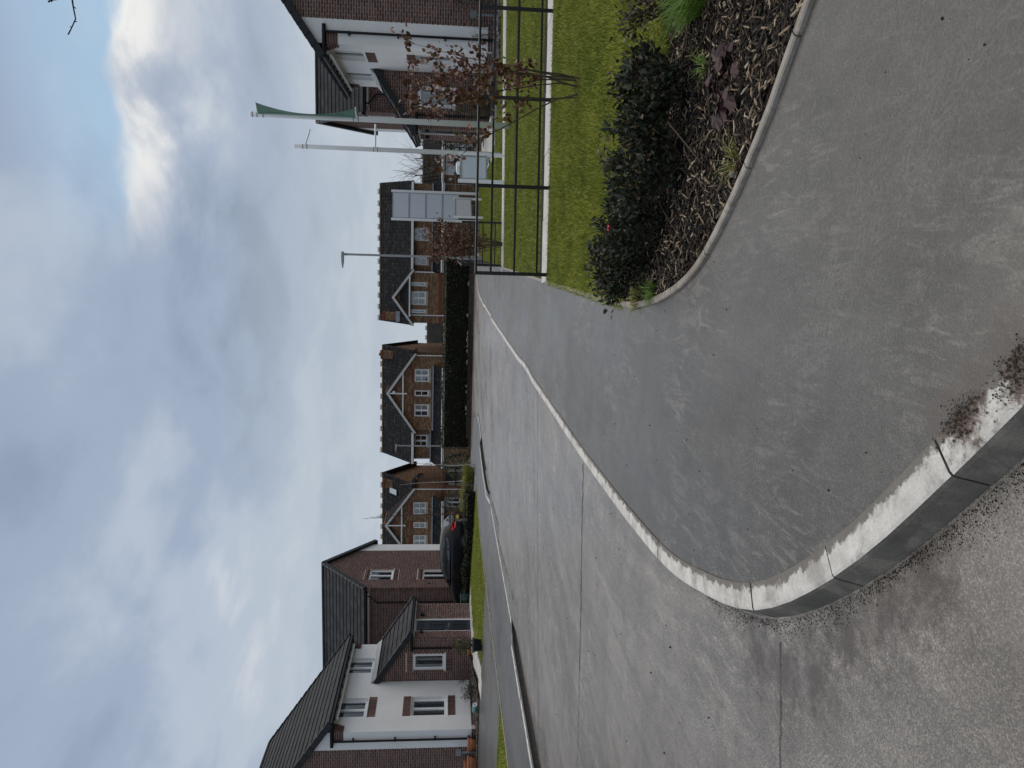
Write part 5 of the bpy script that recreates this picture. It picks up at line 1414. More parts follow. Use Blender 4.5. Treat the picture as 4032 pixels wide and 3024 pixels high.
def stake(label, base, h, lean=0.0):
    T = thing('tree_stake', label, 'stake', base, 0, 'timber stakes beside the young birches')
    x, y, z = base; mb = MB(); mb.hexa([(x - .05, y - .03, z - .1), (x + .05, y - .03, z - .1), (x + .05, y + .03, z - .1), (x - .05, y + .03, z - .1), (x - .05 + lean, y - .03, z + h), (x + .05 + lean, y - .03, z + h), (x + .05 + lean, y + .03, z + h), (x - .05 + lean, y + .03, z + h)]); build('post', mb, M_STAKE, T)
    mb = MB(); mb.box(x - .065 + lean * .75, x + .16 + lean * .75, y - .045, y + .045, z + h * .68, z + h * .68 + .05); build('tie', mb, M_RUBBER, T)
sapling('white-barked birch sapling furthest from the black car', (-10.55, 36.9, -0.15), 2.9, 3, (0.0, 0))
sapling('pale birch sapling in the middle, leaning towards the house', (-11.1, 36.2, -0.14), 3.6, 4, (-0.35, 0.1))
sapling('tall brown-twigged birch sapling standing at the tail of the black car', (-11.55, 32.6, -0.05), 4.9, 5, (-0.25, 0), False)
stake('grey timber stake beside the white-barked sapling', (-10.9, 37.0, -0.15), 1.25)
stake('leaning timber stake beside the middle sapling', (-11.42, 36.2, -0.13), 1.2, 0.1)
stake('timber stake in front of the tail of the black car', (-11.85, 32.5, -0.04), 1.22)
# bare tree whose twigs hang into the top right of the view
T = thing('bare_tree', 'bare tree outside the frame with two dark twigs reaching into the sky', 'tree', (4.3, 4.4, 0))
mb = MB(); trunk = [(4.3, 4.4, -0.05), (4.28, 4.42, 1.2), (4.2, 4.5, 2.3), (4.1, 4.6, 3.3), (4.05, 4.7, 4.4), (4.1, 4.7, 5.2)]
mb.tube(trunk, [0.075, 0.065, 0.055, 0.042, 0.025, 0.01], 8); build('trunk', mb, M_TWIG, T)
mb = MB(); r = np.random.default_rng(9)
mb.tube([(4.15, 4.55, 2.9), (3.2, 4.95, 3.55), (2.3, 5.3, 3.85), (1.75, 5.5, 3.88), (1.56, 5.58, 3.86)], [0.03, 0.02, 0.012, 0.0075, 0.006], 6)
mb.tube([(1.56, 5.58, 3.86), (1.50, 5.58, 3.855), (1.42, 5.57, 3.84), (1.36, 5.56, 3.865), (1.315, 5.55, 3.885)], [0.006, 0.005, 0.0042, 0.0038, 0.0045], 6)
mb.tube([(1.50, 5.58, 3.855), (1.485, 5.57, 3.835)], [0.004, 0.003], 5); mb.tube([(1.40, 5.57, 3.848), (1.405, 5.57, 3.832)], [0.003, 0.0025], 5); mb.tube([(1.36, 5.565, 3.865), (1.372, 5.565, 3.875)], [0.003, 0.0025], 5)
build('branch', mb, M_TWIG, T); mb = MB()
mb.tube([(1.75, 5.5, 3.88), (1.66, 5.56, 3.93), (1.585, 5.6, 3.915), (1.545, 5.6, 3.95), (1.535, 5.6, 4.0), (1.52, 5.59, 4.015)], [0.006, 0.006, 0.0055, 0.005, 0.005, 0.006], 6)
mb.tube([(1.545, 5.6, 3.985), (1.52, 5.59, 3.995)], [0.004, 0.003], 5)
build('branch', mb, M_TWIG, T); mb = MB()
for k in range(34):
    t = r.uniform(0.35, 0.98) * 5; i = min(4, int(t)); p = Vector(trunk[i]).lerp(Vector(trunk[i + 1]), t - i); a = r.uniform(-1.1, 1.6)
    d = Vector((math.cos(a), math.sin(a) * .8 - .2, r.uniform(.2, 1))).normalized(); L = r.uniform(.6, 1.4); b = [p]
    for s_ in range(5): d = (d + Vector(r.normal(0, .2, 3))).normalized(); b.append(b[-1] + d * L / 5)
    mb.tube(b, [0.014, 0.011, 0.008, 0.006, 0.004, 0.002], 5)
build('branches', mb, M_TWIG, T)['kind'] = 'stuff'
# thin bare trees behind the garages
for k, (x, y, h) in enumerate(((7.6, 68, 6.6), (6.9, 69, 6.1), (6.2, 68, 6.6), (5.5, 69, 6.0))):
    r = np.random.default_rng(90 + k); T = thing('distant_tree', ('bare tree over the garage roof beside the right porch eave', 'low bare tree over the garage ridge between the two poles', 'tallest bare tree over the garage ridge right of the big sign', 'bare tree over the garage ridge touching the big sign')[k], 'tree', (x, y, -1), 0, 'bare trees behind the garages')
    mb = MB(); mb.tube([(x, y, -1.1), (x + .1, y, 1.2), (x, y, h * .62)], [0.12, 0.08, 0.04], 6); build('trunk', mb, M_STEM, T); mb = MB()
    for q in range(11):
        p = Vector((x, y, r.uniform(1.5, h * .6))); a = r.uniform(0, 2 * PI); d = Vector((math.cos(a) * .6, math.sin(a) * .4, 1)).normalized(); L = (h - p.z) * r.uniform(.6, 1.0); b = [p]
        for s_ in range(5): d = (d + Vector((r.normal(0, .16), r.normal(0, .16), 0))).normalized(); b.append(b[-1] + d * L / 5)
        mb.tube(b, [0.022, 0.018, 0.014, 0.011, 0.008, 0.005], 4)
        for s_ in (2, 3, 4):
            e = (d + Vector(r.normal(0, .5, 3))).normalized(); mb.tube([b[s_], b[s_] + e * L * .25], [0.009, 0.005], 4)
    build('branches', mb, M_FARTWIG, T)['kind'] = 'stuff'

# ------------------------------------------------------------------ railings
M_IRON = plain('black_iron', (0.010, 0.011, 0.013), 0.32, 0.5, 0.1)
def railing(label, a, b, npost, zf, rails, top=1.0, seed=0, extra=0.0):
    T = thing('railing', label, 'railing', ((a[0] + b[0]) / 2, (a[1] + b[1]) / 2, zf(*a)), 0, 'black estate railings round the lawns')
    A, B_ = Vector((*a, 0)), Vector((*b, 0)); t = (B_ - A).normalized(); nr = Vector((-t.y, t.x, 0))
    for i in range(npost):
        p = A.lerp(B_, i / (npost - 1)); z = zf(p.x, p.y); mb = MB(); c = []
        for zz in (z - 0.12, z + top + 0.012):
            for s_, n_ in ((-.024, -.007), (.024, -.007), (.024, .007), (-.024, .007)): q = p + t * s_ + nr * n_; c.append((q.x, q.y, zz))
        mb.hexa(c); build('post', mb, M_IRON, T)
    for k, h in enumerate(rails):
        mb = MB(); n = 8; e0, e1 = A - t * 0.0, B_ + t * extra
        pts = [e0.lerp(e1, q / n) for q in range(n + 1)]
        if k == 0: mb.tube([(p.x, p.y, zf(p.x, p.y) + h) for p in pts], 0.017, 8)
        else:
            for p, q in zip(pts, pts[1:]):
                c = []
                for (s_, dz_) in ((p, -.014), (q, -.014), (q, .014), (p, .014)): c.append(s_ + Vector((0, 0, zf(s_.x, s_.y) + h + dz_)))
                mb.hexa([v - nr * .0045 for v in c] + [v + nr * .0045 for v in c])
        build('rail', mb, M_IRON, T)
    return T
RZ4 = (1.0, 0.80, 0.485, 0.18)
railing('near black railing with four bars, in front of the first paving strip', (-0.29, 10.32), (8.91, 11.36), 9, lawn_z, RZ4)
railing('black railing running away along the path edge, seen end on', (-0.36, 18.75), (-0.36, 34.6), 14, lawn_z, RZ4)
railing('short black railing ending at the bushy russet shrub', (-0.34, 19.22), (0.70, 19.32), 2, lawn_z, RZ4)
railing('far black railing on the far side of the signs', (-0.3, 35.0), (9.3, 35.6), 9, lawn_z, RZ4)

# ------------------------------------------------------------------ poles, flag and signs
M_POLE = plain('white_pole_paint', (0.86, 0.865, 0.865), 0.32, 0.5, 0.03, 3)
M_STEEL = plain('galvanised', (0.33, 0.345, 0.36), 0.45, 0.5, 0.12, 6)
M_BAND = plain('steel_band', (0.20, 0.205, 0.21), 0.4, 0.5, 0.15, 12)
M_PANEL = plain('white_sign_panel', (0.66, 0.70, 0.76), 0.4, 0.5, 0.03, 2)
M_SFRAME = plain('grey_sign_frame', (0.36, 0.37, 0.385), 0.4, 0.5, 0.06)
def pole(label, base, r0, r1, h, bands, arms, name='flagpole'):
    T = thing(name, label, 'flagpole', base, 0, 'white poles on the lawn')
    x, y, z = base
    mb = MB(); mb.lathe([(r0, -0.1), (r1, h), (r1 * .9, h + .012), (0.002, h + .014)], base, 20); o = build('pole_tube', mb, M_POLE, T)
    o.data.polygons.foreach_set('use_smooth', [len(p.vertices) == 4 for p in o.data.polygons])
    for b in bands:
        rr = r0 + (r1 - r0) * b / h + .003; mb = MB(); mb.lathe([(rr - .004, b - .008), (rr + .002, b - .008), (rr + .002, b + .008), (rr - .004, b + .008)], base, 20); build('band', mb, M_BAND, T)
    for a, b, rr in arms: mb = MB(); mb.tube([a, b], rr, 9); build('bracket_arm', mb, M_POLE, T)
    return T
FX, FY = 2.80, 17.9
fl_t, fl_b = (FX + 0.13, FY - 0.62, 5.40), (FX + 0.13, FY - 0.62, 3.42)
T = pole('tall white flagpole carrying the green banner', (FX, FY, -0.01), 0.068, 0.054, 5.70, (5.66, 5.56, 5.43, 3.48, 3.37), [((FX, FY, 5.54), (FX + 0.14, FY - 0.62, 5.44), 0.012), ((FX, FY, 3.40), (FX + 0.14, FY - 0.62, 3.36), 0.012)])
pole('shorter white pole with two empty banner arms', (2.43, 20.1, -0.01), 0.064, 0.052, 5.18, (4.98, 4.88, 3.24, 3.14), [((2.43, 20.1, 4.93), (2.82, 19.95, 4.77), 0.022), ((2.43, 20.1, 3.19), (3.02, 19.95, 3.17), 0.024)])
# banner, its free edge drawn in between the two arms
Bn = thing('banner', 'green banner with dark lettering on the tall flagpole', 'banner', (FX, FY, 4.5))
nu, nv_ = 8, 24
def bpt(u, v):
    sag = 0.60 * math.sin(PI * v)
    L = 0.06 + 0.94 * u * (1 - sag * 0.62)
    z = 3.38 + (5.52 - 3.38) * v - u * 0.07 * v
    return Vector((FX + 0.135 * L * (1 - 0.9 * math.sin(PI * v) * u) + 0.018 * math.sin(3 * v + 4 * u), FY - 0.60 * L, z))
V = [bpt(i / nu, j / nv_) for j in range(nv_ + 1) for i in range(nu + 1)]
V += [q + Vector((0.004, 0.0015, 0)) for q in V]
k = (nu + 1) * (nv_ + 1)
F_ = [(j * (nu + 1) + i, j * (nu + 1) + i + 1, (j + 1) * (nu + 1) + i + 1, (j + 1) * (nu + 1) + i) for j in range(nv_) for i in range(nu)]
mb = MB(); mb.add(V, F_ + [tuple(x + k for x in f) for f in F_])
build('cloth', mb, plain('green_cloth', (0.105, 0.215, 0.155), 0.7, 0.3, 0.08, 5), Bn, smooth=True, recalc=False)
M_INK = plain('dark_green_print', (0.012, 0.045, 0.035), 0.7, 0.3, 0.1)
def glyphs(v0, v1, n, u):
    mb = MB(); r = np.random.default_rng(int(v0 * 100))
    for i in range(n):
        v = v0 + (v1 - v0) * (i + .5) / n; h = (v1 - v0) / n * .62
        for (du, dv, a, b) in ((0, 0, .05, .22), (.0, .55, .10, .18)) if i % 2 else ((0, .1, .11, .2), (.06, .5, .05, .3)):
            q = [bpt(u + du, v + dv * h), bpt(u + du + a, v + dv * h), bpt(u + du + a, v + dv * h + b * h * 2), bpt(u + du, v + dv * h + b * h * 2)]
            mb.add([p + Vector((-0.0035, -0.0015, 0)) for p in q], [(0, 1, 2, 3)])
    return mb
build('lettering', glyphs(0.72, 0.90, 9, 0.30), M_INK, Bn, recalc=False)
build('lettering', glyphs(0.12, 0.27, 8, 0.30), M_INK, Bn, recalc=False)
def sign(name, label, L, Rr, zb, zt, pbot, npan, pw=0.075, zf=lawn_z, panel=M_PANEL):
    """Posts at L and Rr (left and right), blank panels between zb and zt."""
    T = thing(name, label, 'sign', ((L[0] + Rr[0]) / 2, (L[1] + Rr[1]) / 2, 0), 0, 'blank white signs on posts')
    A, B_ = Vector((*L, 0)), Vector((*Rr, 0)); U = (B_ - A).normalized(); W = (B_ - A).length; N_ = Vector((U.y, -U.x, 0))
    F = Face(A, U, N_)
    for u in (0, W):
        mb = MB(); F.box(mb, u - pw / 2, u + pw / 2, -0.15, zt + 0.05, -.035, .035); build('post', mb, M_POLE, T)
    f = 0.035
    hgt = (zt - zb) / npan
    for i in range(npan):
        mb = MB(); F.box(mb, pw / 2 + f, W - pw / 2 - f, zb + i * hgt + f, zb + (i + 1) * hgt - f, -.008, .006); build('panel', mb, panel, T)
    mb = MB()
    for i in range(npan + 1):
        q = zb + i * hgt; lo = q if i == 0 else q - f; hi = q if i == npan else q + f
        F.box(mb, pw / 2, W - pw / 2, lo, hi, -.02, .016)
    F.box(mb, pw / 2, pw / 2 + f, zb, zt, -.018, .014); F.box(mb, W - pw / 2 - f, W - pw / 2, zb, zt, -.018, .014)
    build('frame', mb, M_SFRAME, T)
    return T
sign('sign', 'tall blank white sign of four stacked panels', (1.26, 34.25), (2.46, 34.4), 0.83, 3.72, 0, 4, 0.10)
sign('sign', 'low blank white sign at the foot of the tall panel sign', (1.26, 29.9), (2.03, 31.3), 0.40, 1.05, 0, 1, 0.06)
sign('sign', 'low blank white sign in front of the shorter white pole', (1.64, 18.82), (2.28, 19.0), 0.43, 1.07, 0, 1, 0.07)

# ------------------------------------------------------------------ street lamps
def street_lamp(label, base, h, out, tip=0.3):
    T = thing('street_lamp', label, 'street lamp', base, 0, 'grey street lamps')
    x, y, z = base; mb = MB(); mb.lathe([(0.085, -0.2), (0.085, 0.95), (0.05, 1.02), (0.045, 1.1), (0.040, h)], base, 14); build('column', mb, M_STEEL, T)
    mb = MB(); mb.box(x - .03, x + .03, y - .088, y - .084, z + .35, z + .8); build('access_door', mb, M_SFRAME, T)
    d = Vector(out).normalized(); s_ = Vector((-d.y, d.x, 0)); c = Vector((x, y, z + h))
    mb = MB(); mb.tube([c - Vector((0, 0, .12)), c + Vector((0, 0, .05))], 0.048, 10); build('spigot', mb, M_STEEL, T)
    mb = MB(); q = c + Vector((0, 0, .06)); L = 0.52
    pr = [(-.10, .05, -.03, .05), (.05, .09, -.035, .06), (.28, .10, -.03, .05), (L, .04, -.005, .025)]
    V = [q + d * a + s_ * (b * e) + Vector((0, 0, (lo if t == 0 else hi))) for a, b, lo, hi in pr for e, t in ((-1, 0), (1, 0), (1, 1), (-1, 1))]
    F_ = [(0, 1, 2, 3), (12, 15, 14, 13)] + [(i * 4 + j, i * 4 + 4 + j, i * 4 + 4 + (j + 1) % 4, i * 4 + (j + 1) % 4) for i in range(3) for j in range(4)]
    mb.add(V, F_); build('lantern', mb, M_STEEL, T)
street_lamp('tall grey street lamp beside the bushy russet shrub', (-0.28, 29.9, -0.08), 5.30, (-1, -0.05, 0))
street_lamp('grey street lamp at the left end of the long hedge', (-11.75, 45.15, -0.05), 4.15, (-0.5, -0.9, 0))

# ------------------------------------------------------------------ retaining sleepers and stones under the hedge
T = thing('sleeper_wall', 'low dark timber sleeper wall under the long hedge', 'retaining wall', (-5, 43.3, -0.26))
M_SLEEPER = pieces('sleeper', [(0.0, (0.035, 0.027, 0.022)), (1.0, (0.085, 0.066, 0.054))], 0.85, 0.2, 0.3, 6, 0.4, 40)
for row in range(2):
    x = -11.9 + row * 1.1
    while x < 1.0:
        mb = MB(); mb.box(x, x + 2.36, 43.22 + row * .04, 43.40 + row * .04, -0.30 + row * 0.165, -0.145 + row * 0.165); build('sleeper', mb, M_SLEEPER, T); x += 2.4
M_ROCK = plain('pale_rock', (0.17, 0.16, 0.145), 0.85, 0.3, 0.25, 8)
def rock(label, c, s_, seed, mat=None, group=None, name='rock'):
    import bmesh
    bm = bmesh.new(); bmesh.ops.create_icosphere(bm, subdivisions=2, radius=1); r = np.random.default_rng(seed); a, b = r.normal(0, 1, 3), r.normal(0, 1, 3)
    for v in bm.verts: k = 1 + 0.14 * math.sin(3 * v.co.dot(Vector(a))) + 0.1 * math.sin(4 * v.co.dot(Vector(b))); v.co = Vector((v.co.x * s_[0] * k, v.co.y * s_[1] * k, v.co.z * s_[2] * k))
    me = bpy.data.meshes.new(name); bm.to_mesh(me); bm.free(); me.materials.append(mat or M_ROCK); o = bpy.data.objects.new(name, me); COL.objects.link(o); o.location = c
    return props(o, label, 'rock', group)
r = np.random.default_rng(8)
for i in range(16):
    rock('pale stone on top of the sleeper wall under the hedge', (r.uniform(-9.5, 0.2), 43.36, 0.04), (r.uniform(.05, .16), .08, r.uniform(.03, .10)), 100 + i, None, 'pale stones along the sleeper wall')
for i in range(7):
    rock(('first dark stone at the left end of the far left bed', 'dark stone second from the left end of the far left bed', 'dark stone third from the left end of the far left bed', 'middle dark stone of the row along the far left bed', 'dark stone third from the right end of the far left bed', 'dark stone second from the right end of the far left bed', 'last dark stone at the street end of the far left bed')[i], (-12.4 + i * 0.33, 34.72 + .05 * (i % 2), -0.08), (.13, .1, .07), 130 + i, M_SOIL, 'dark stones edging the far left bed')
rock('pale cobble against the near edging beside the bright tuft', (1.12, 3.12, 0.02), (.022, .022, .02), 150)
rock('pale cobble against the near edging beside the straw tuft', (0.405, 3.70, 0.02), (.02, .017, .018), 151)
# slate chippings before the right house
def chips_patch(name, poly, n, size, stops, label, cat, seed, zf):
    r = np.random.default_rng(seed); P = scatter(poly, n); V, Fc, n0 = [], [], 0
    for x, y in P:
        a, b, c = size * r.uniform(.6, 1.5), size * r.uniform(.4, .8), size * .22
        v = np.array([(sx * a, sy * b, sz * c) for sz in (-1, 1) for sx, sy in ((-1, -1), (1, -1), (1, 1), (-1, 1))]); A = np.array((Matrix.Rotation(r.uniform(0, 6.28), 3, 'Z') @ Matrix.Rotation(r.normal(0, .35), 3, 'X')))
        V.append(v @ A.T + np.array([x, y, zf(x, y) + r.uniform(0, .035)])); Fc.append(np.array([(0, 3, 2, 1), (4, 5, 6, 7), (0, 1, 5, 4), (1, 2, 6, 5), (2, 3, 7, 6), (3, 0, 4, 7)]) + n0); n0 += 8
    props(build_np(name, np.concatenate(V), np.concatenate(Fc), pieces(name + '_stone', stops, 0.55, 0.5, 0.2, 20, 0, 1, 'island')), label, cat, None, 'stuff')
chips_patch('slate_chippings', [(4.9, 20.95), (12, 22.05), (12, 23.5), (5.8, 23.5), (5.8, 26.4), (4.9, 26.4)], 2600, 0.045, [(0, (0.035, 0.036, 0.042)), (0.7, (0.085, 0.087, 0.097)), (1, (0.19, 0.19, 0.2))], 'grey slate chippings before the right rendered house', 'slate', 160, zright)
chips_patch('slate_edging', [(2.80, 24.4), (2.98, 24.4), (2.98, 30), (2.80, 30)], 130, 0.06, [(0, (0.05, 0.05, 0.055)), (1, (0.24, 0.24, 0.25))], 'broken slate along the porch paving edge on the right', 'slate', 161, zright)
chips_patch('house_bed_litter', [(-14.45, 22.6), (-14.45, 23.6), (-15.1, 26.5), (-16, 26.5), (-16, 23.6), (-19, 23.6), (-19, 22.6)], 900, 0.04, [(0, (0.03, 0.022, 0.016)), (0.6, (0.085, 0.06, 0.045)), (1, (0.17, 0.15, 0.12))], 'leaf litter in the bed before the left house', 'litter', 162, zleft)

# ------------------------------------------------------------------ pots and posts by the left house
M_TERRA = plain('terracotta', (0.36, 0.135, 0.062), 0.6, 0.4, 0.14, 6, 0.1, 60)
M_GLAZE = plain('green_glaze', (0.028, 0.065, 0.062), 0.22, 0.5, 0.3, 9, 0.15, 14)
M_TEAL = plain('teal_glaze', (0.10, 0.26, 0.235), 0.25, 0.5, 0.15, 7)
M_GREYPOT = plain('dark_grey_pot', (0.030, 0.036, 0.044), 0.45, 0.5, 0.1)
M_YELLOW = plain('yellow_glaze', (0.58, 0.33, 0.055), 0.45, 0.5, 0.2, 30)
def pot(label, base, r, h, mat, style='bowl', group=None, plant=None):
    T = thing('plant_pot', label, 'plant pot', base, 0, group); mb = MB()
    if style == 'bowl': pr = [(r * .55, 0), (r * .72, h * .25), (r * .88, h * .55), (r * .93, h * .72), (r * .90, h * .74), (r, h * .86), (r * 1.03, h), (r * .95, h), (r * .85, h * .8), (0.01, h * .78)]
    elif style == 'urn': pr = [(r * .72, 0), (r * .86, h * .15), (r * .97, h * .45), (r * .96, h * .75), (r * .90, h * .9), (r * .92, h * .92), (r * 1.05, h * .94), (r * 1.05, h), (r * .92, h), (r * .85, h * .85), (.01, h * .83)]
    else: pr = [(r * .70, 0), (r * .88, h * .78), (r * .98, h * .80), (r * 1.02, h), (r * .93, h), (r * .88, h * .85), (.01, h * .83)]
    mb.lathe(pr, base, 28); build('body', mb, mat, T, smooth=False).data.polygons.foreach_set('use_smooth', [True] * ((len(pr) - 1) * 28) + [False])
    mb = MB(); mb.lathe([(r * .86, h * .80), (0.01, h * .87)], base, 18); build('compost', mb, M_SOIL, T)
    return T
G_TER = 'terracotta bowls at the gable of the left house'
pot('round terracotta bowl between the downpipe and the grey post', (-16.45, 23.28, 0.07), 0.22, 0.32, M_TERRA, 'bowl', G_TER)
pot('front terracotta bowl left of the grey post at the frame edge', (-16.85, 22.85, 0.07), 0.24, 0.34, M_TERRA, 'bowl', G_TER)
pot('larger terracotta bowl half hidden behind the front bowl', (-17.3, 23.25, 0.07), 0.28, 0.44, M_TERRA, 'bowl', G_TER)
pot('dark grey planter holding an olive conifer on the lawn edge', (-12.3, 22.35, 0.06), 0.235, 0.30, M_GREYPOT, 'tub')
bush('potted_conifer', 'olive conifer growing in the dark grey planter', 'shrub', (-12.3, 22.35, 0.64), 0.22, 0.2, 0.36, 700, 0.045, LM_OLIVE, 170)
pot('green glazed urn pot on the lawn in front of the car bonnet', (-14.7, 30.55, 0.13), 0.25, 0.39, M_GLAZE, 'urn')
pot('small yellow checked pot against the left porch wall', (-14.75, 26.3, 0.14), 0.085, 0.20, M_YELLOW, 'tub')
pot('small orange pot behind the yellow checked pot', (-14.92, 26.42, 0.13), 0.08, 0.21, M_TERRA, 'tub')
T = thing('toppled_pot', 'teal pot with white rim lying on its side in the left bed', 'plant pot', (-14.85, 22.9, 0.1), R(-25))
mb = MB(); mb.lathe([(0.05, -.22), (.085, -.16), (.095, 0), (.085, .12), (.06, .17)], (0, 0, 0), 18); mb.v = [(z, y, x + .1) for x, y, z in mb.v]; build('body', mb, M_TEAL, T, smooth=True, local=True)
mb = MB(); mb.lathe([(0.06, .17), (.075, .185), (.078, .215), (.06, .22), (.055, .18)], (0, 0, 0), 18); mb.lathe([(.03, -.25), (.052, -.225), (.05, -.2)], (0, 0, 0), 18); mb.v = [(z, y, x + .1) for x, y, z in mb.v]; build('rim', mb, M_UPVC, T, smooth=True, local=True)
M_GREYP = plain('grey_pvc', (0.21, 0.225, 0.24), 0.5, 0.4, 0.08)
def meter_post(label, x, y, z, hh):
    T = thing('meter_post', label, 'service post', (x, y, z), 0, 'grey service posts at the house gables'); mb = MB(); mb.lathe([(.036, -.05), (.036, hh - .16)], (x, y, z), 10); build('pipe', mb, M_GREYP, T)
    mb = MB(); mb.box(x - .085, x + .085, y - .06, y + .06, z + hh - .17, z + hh); build('box', mb, M_GREYP, T)
meter_post('grey service post between the terracotta bowls', -16.78, 23.35, 0.06, 0.72)
meter_post('grey service post on the brick gable of the right house', 6.68, 23.38, 0.06, 0.72)

# ------------------------------------------------------------------ cars
def car(name, label, M0, paint, group=None):
    """x forward, y to the left, wheels on z = 0; M0 places it."""
    T = bpy.data.objects.new(name, None); COL.objects.link(T); T.matrix_world = M0; ROOT[T.name] = M0; props(T, label, 'car', group)
    B_ = lambda n, mb, m, p=None, **k: build(n, mb, m, p or T, local=True, **k)
    # stations: x, sill half-width, waist half-width, shoulder half-width, sill z, waist z, shoulder z, deck z
    st = [(2.14, .50, .62, .56, .30, .45, .62, .64), (2.06, .66, .76, .68, .22, .50, .68, .71), (1.85, .74, .83, .75, .20, .52, .74, .80), (1.45, .80, .865, .81, .20, .54, .84, .90), (0.98, .82, .88, .845, .20, .56, .90, .975),
          (0.4, .83, .885, .855, .19, .57, .925, .98), (-.4, .83, .885, .86, .19, .58, .945, .99), (-1.1, .83, .885, .86, .20, .59, .965, 1.0), (-1.6, .81, .875, .84, .22, .60, .975, 1.0), (-1.95, .76, .83, .79, .27, .62, .97, .99), (-2.12, .68, .74, .70, .33, .60, .92, .95)]
    V, F_ = [], []
    for x, a, b, c, z0, z1, z2, z3 in st:
        hp = [(a * .82, z0 - .03), (a, z0), (b, z1 - .12), (b + .004, z1), (b - .012, z1 + .14), (c, z2), (c * .93, z2 + .03), (c * .55, z3), (0, z3 + .004)]
        V += [(x, y, z) for y, z in hp] + [(x, -y, z) for y, z in reversed(hp[:-1])]
    n = 17
    for i in range(len(st) - 1):
        for k in range(n): F_.append((i * n + k, i * n + (k + 1) % n, (i + 1) * n + (k + 1) % n, (i + 1) * n + k))
    F_ += [tuple(range(n))[::-1], tuple(range((len(st) - 1) * n, len(st) * n))]
    mb = MB(); mb.add(V, F_); body = B_('body', mb, paint, smooth=True)
    # greenhouse
    gh = [(1.02, .80, .97, .78, .985), (.62, .835, .975, .70, 1.20), (.22, .845, .98, .635, 1.40), (-.3, .85, .985, .62, 1.455), (-.9, .85, .985, .61, 1.45), (-1.45, .84, .985, .585, 1.40), (-1.72, .82, .985, .57, 1.33), (-1.98, .78, .985, .72, 1.02)]
    V, F_ = [], []
    for x, wb, zb, wr, zr in gh:
        dx = 0
        hp = [(wb, zb), (wb - (wb - wr) * .5 + .012, zb + (zr - zb) * .52), (wr + .02, zr - .035), (wr - .05, zr), (wr * .5, zr + .018), (0, zr + .024)]
        V += [(x, y, z) for y, z in hp] + [(x, -y, z) for y, z in reversed(hp[:-1])]
    n = 11
    for i in range(len(gh) - 1):
        for k in range(n - 1): F_.append((i * n + k, i * n + k + 1, (i + 1) * n + k + 1, (i + 1) * n + k))
    mb = MB(); mb.add(V, F_); B_('roof', mb, paint, smooth=True)
    def side(x, t, s_, off=.006):
        for i in range(len(gh) - 1):
            a, b = gh[i], gh[i + 1]
            if a[0] >= x >= b[0]:
                k = (a[0] - x) / (a[0] - b[0]); wb, zb, wr, zr = [a[j] + (b[j] - a[j]) * k for j in range(1, 5)]
                y = wb + (wr + .02 - wb) * t + .012 * math.sin(PI * t) + off; return (x, s_ * y, zb + (zr - .035 - zb) * t)
    for s_ in (1, -1):
        for q in ([(.72, .10), (.06, .10), (.06, .86), (.20, .86)], [(.0, .10), (-.82, .10), (-.82, .86), (.0, .86)], [(-.90, .12), (-1.40, .30), (-1.34, .80), (-.90, .86)]):
            mb = MB(); mb.add([side(x, t, s_) for x, t in q] + [side(x, t, s_, -.01) for x, t in q], [(0, 1, 2, 3), (7, 6, 5, 4), (0, 4, 5, 1), (1, 5, 6, 2), (2, 6, 7, 3), (3, 7, 4, 0)]); B_('side_window', mb, M_CARGLASS)
    for nm, a, b in (('windscreen', gh[0], gh[2]), ('rear_window', gh[6], gh[7])):
        mb = MB(); lo, hi = (a, b) if nm == 'windscreen' else (b, a); q = []
        for (x, wb, zb, wr, zr), t in ((lo, .12), (hi, -.10)):
            xx = x + (hi[0] - lo[0]) * t; zz = zr + (hi[4] - lo[4]) * t + .022; w_ = (wr if nm == 'windscreen' else wr) - .07
            q.append((xx, w_, zz)); q.append((xx, -w_, zz))
        d = .012 if nm == 'windscreen' else -.012
        mb.hexa([(x - d, y, z - .02) for x, y, z in (q[0], q[1], q[3], q[2])] + [(x + d, y, z) for x, y, z in (q[0], q[1], q[3], q[2])]); B_(nm, mb, M_CARGLASS)
    for x in (1.33, -1.28):
        for s_ in (1, -1):
            mb = MB(); mb.lathe([(.335, -.005), (.37, -.005), (.37, .012), (.335, .012)], (0, 0, 0), 24); mb.v = [(a + x, s_ * (.878 + c), b + .34) for a, b, c in mb.v]; B_('wheel_arch', mb, M_BLACKP)
            mb = MB(); mb.lathe([(.19, -.20), (.30, -.20), (.315, -.17), (.315, -.03), (.30, -.008), (.20, -.008)], (0, 0, 0), 24); mb.v = [(a + x, s_ * (.895 + c), b + .315) for a, b, c in mb.v]; wh = B_('wheel', mb, M_RUBBER)
            mb = MB()
            for k in range(10):
                t = 2 * PI * k / 10; c, e = math.cos(t), math.sin(t); mb.hexa([(c * r_ - e * w_, e * r_ + c * w_, zz) for zz in (-.04, -.012) for r_, w_ in ((.03, -.016), (.20, -.012), (.20, .012), (.03, .016))])
            mb.lathe([(.19, -.05), (.205, -.05), (.205, -.006), (.19, -.006)], (0, 0, 0), 24); mb.v = [(a + x, s_ * (.892 + c), b + .315) for a, b, c in mb.v]; B_('rim', mb, M_RIM, wh)
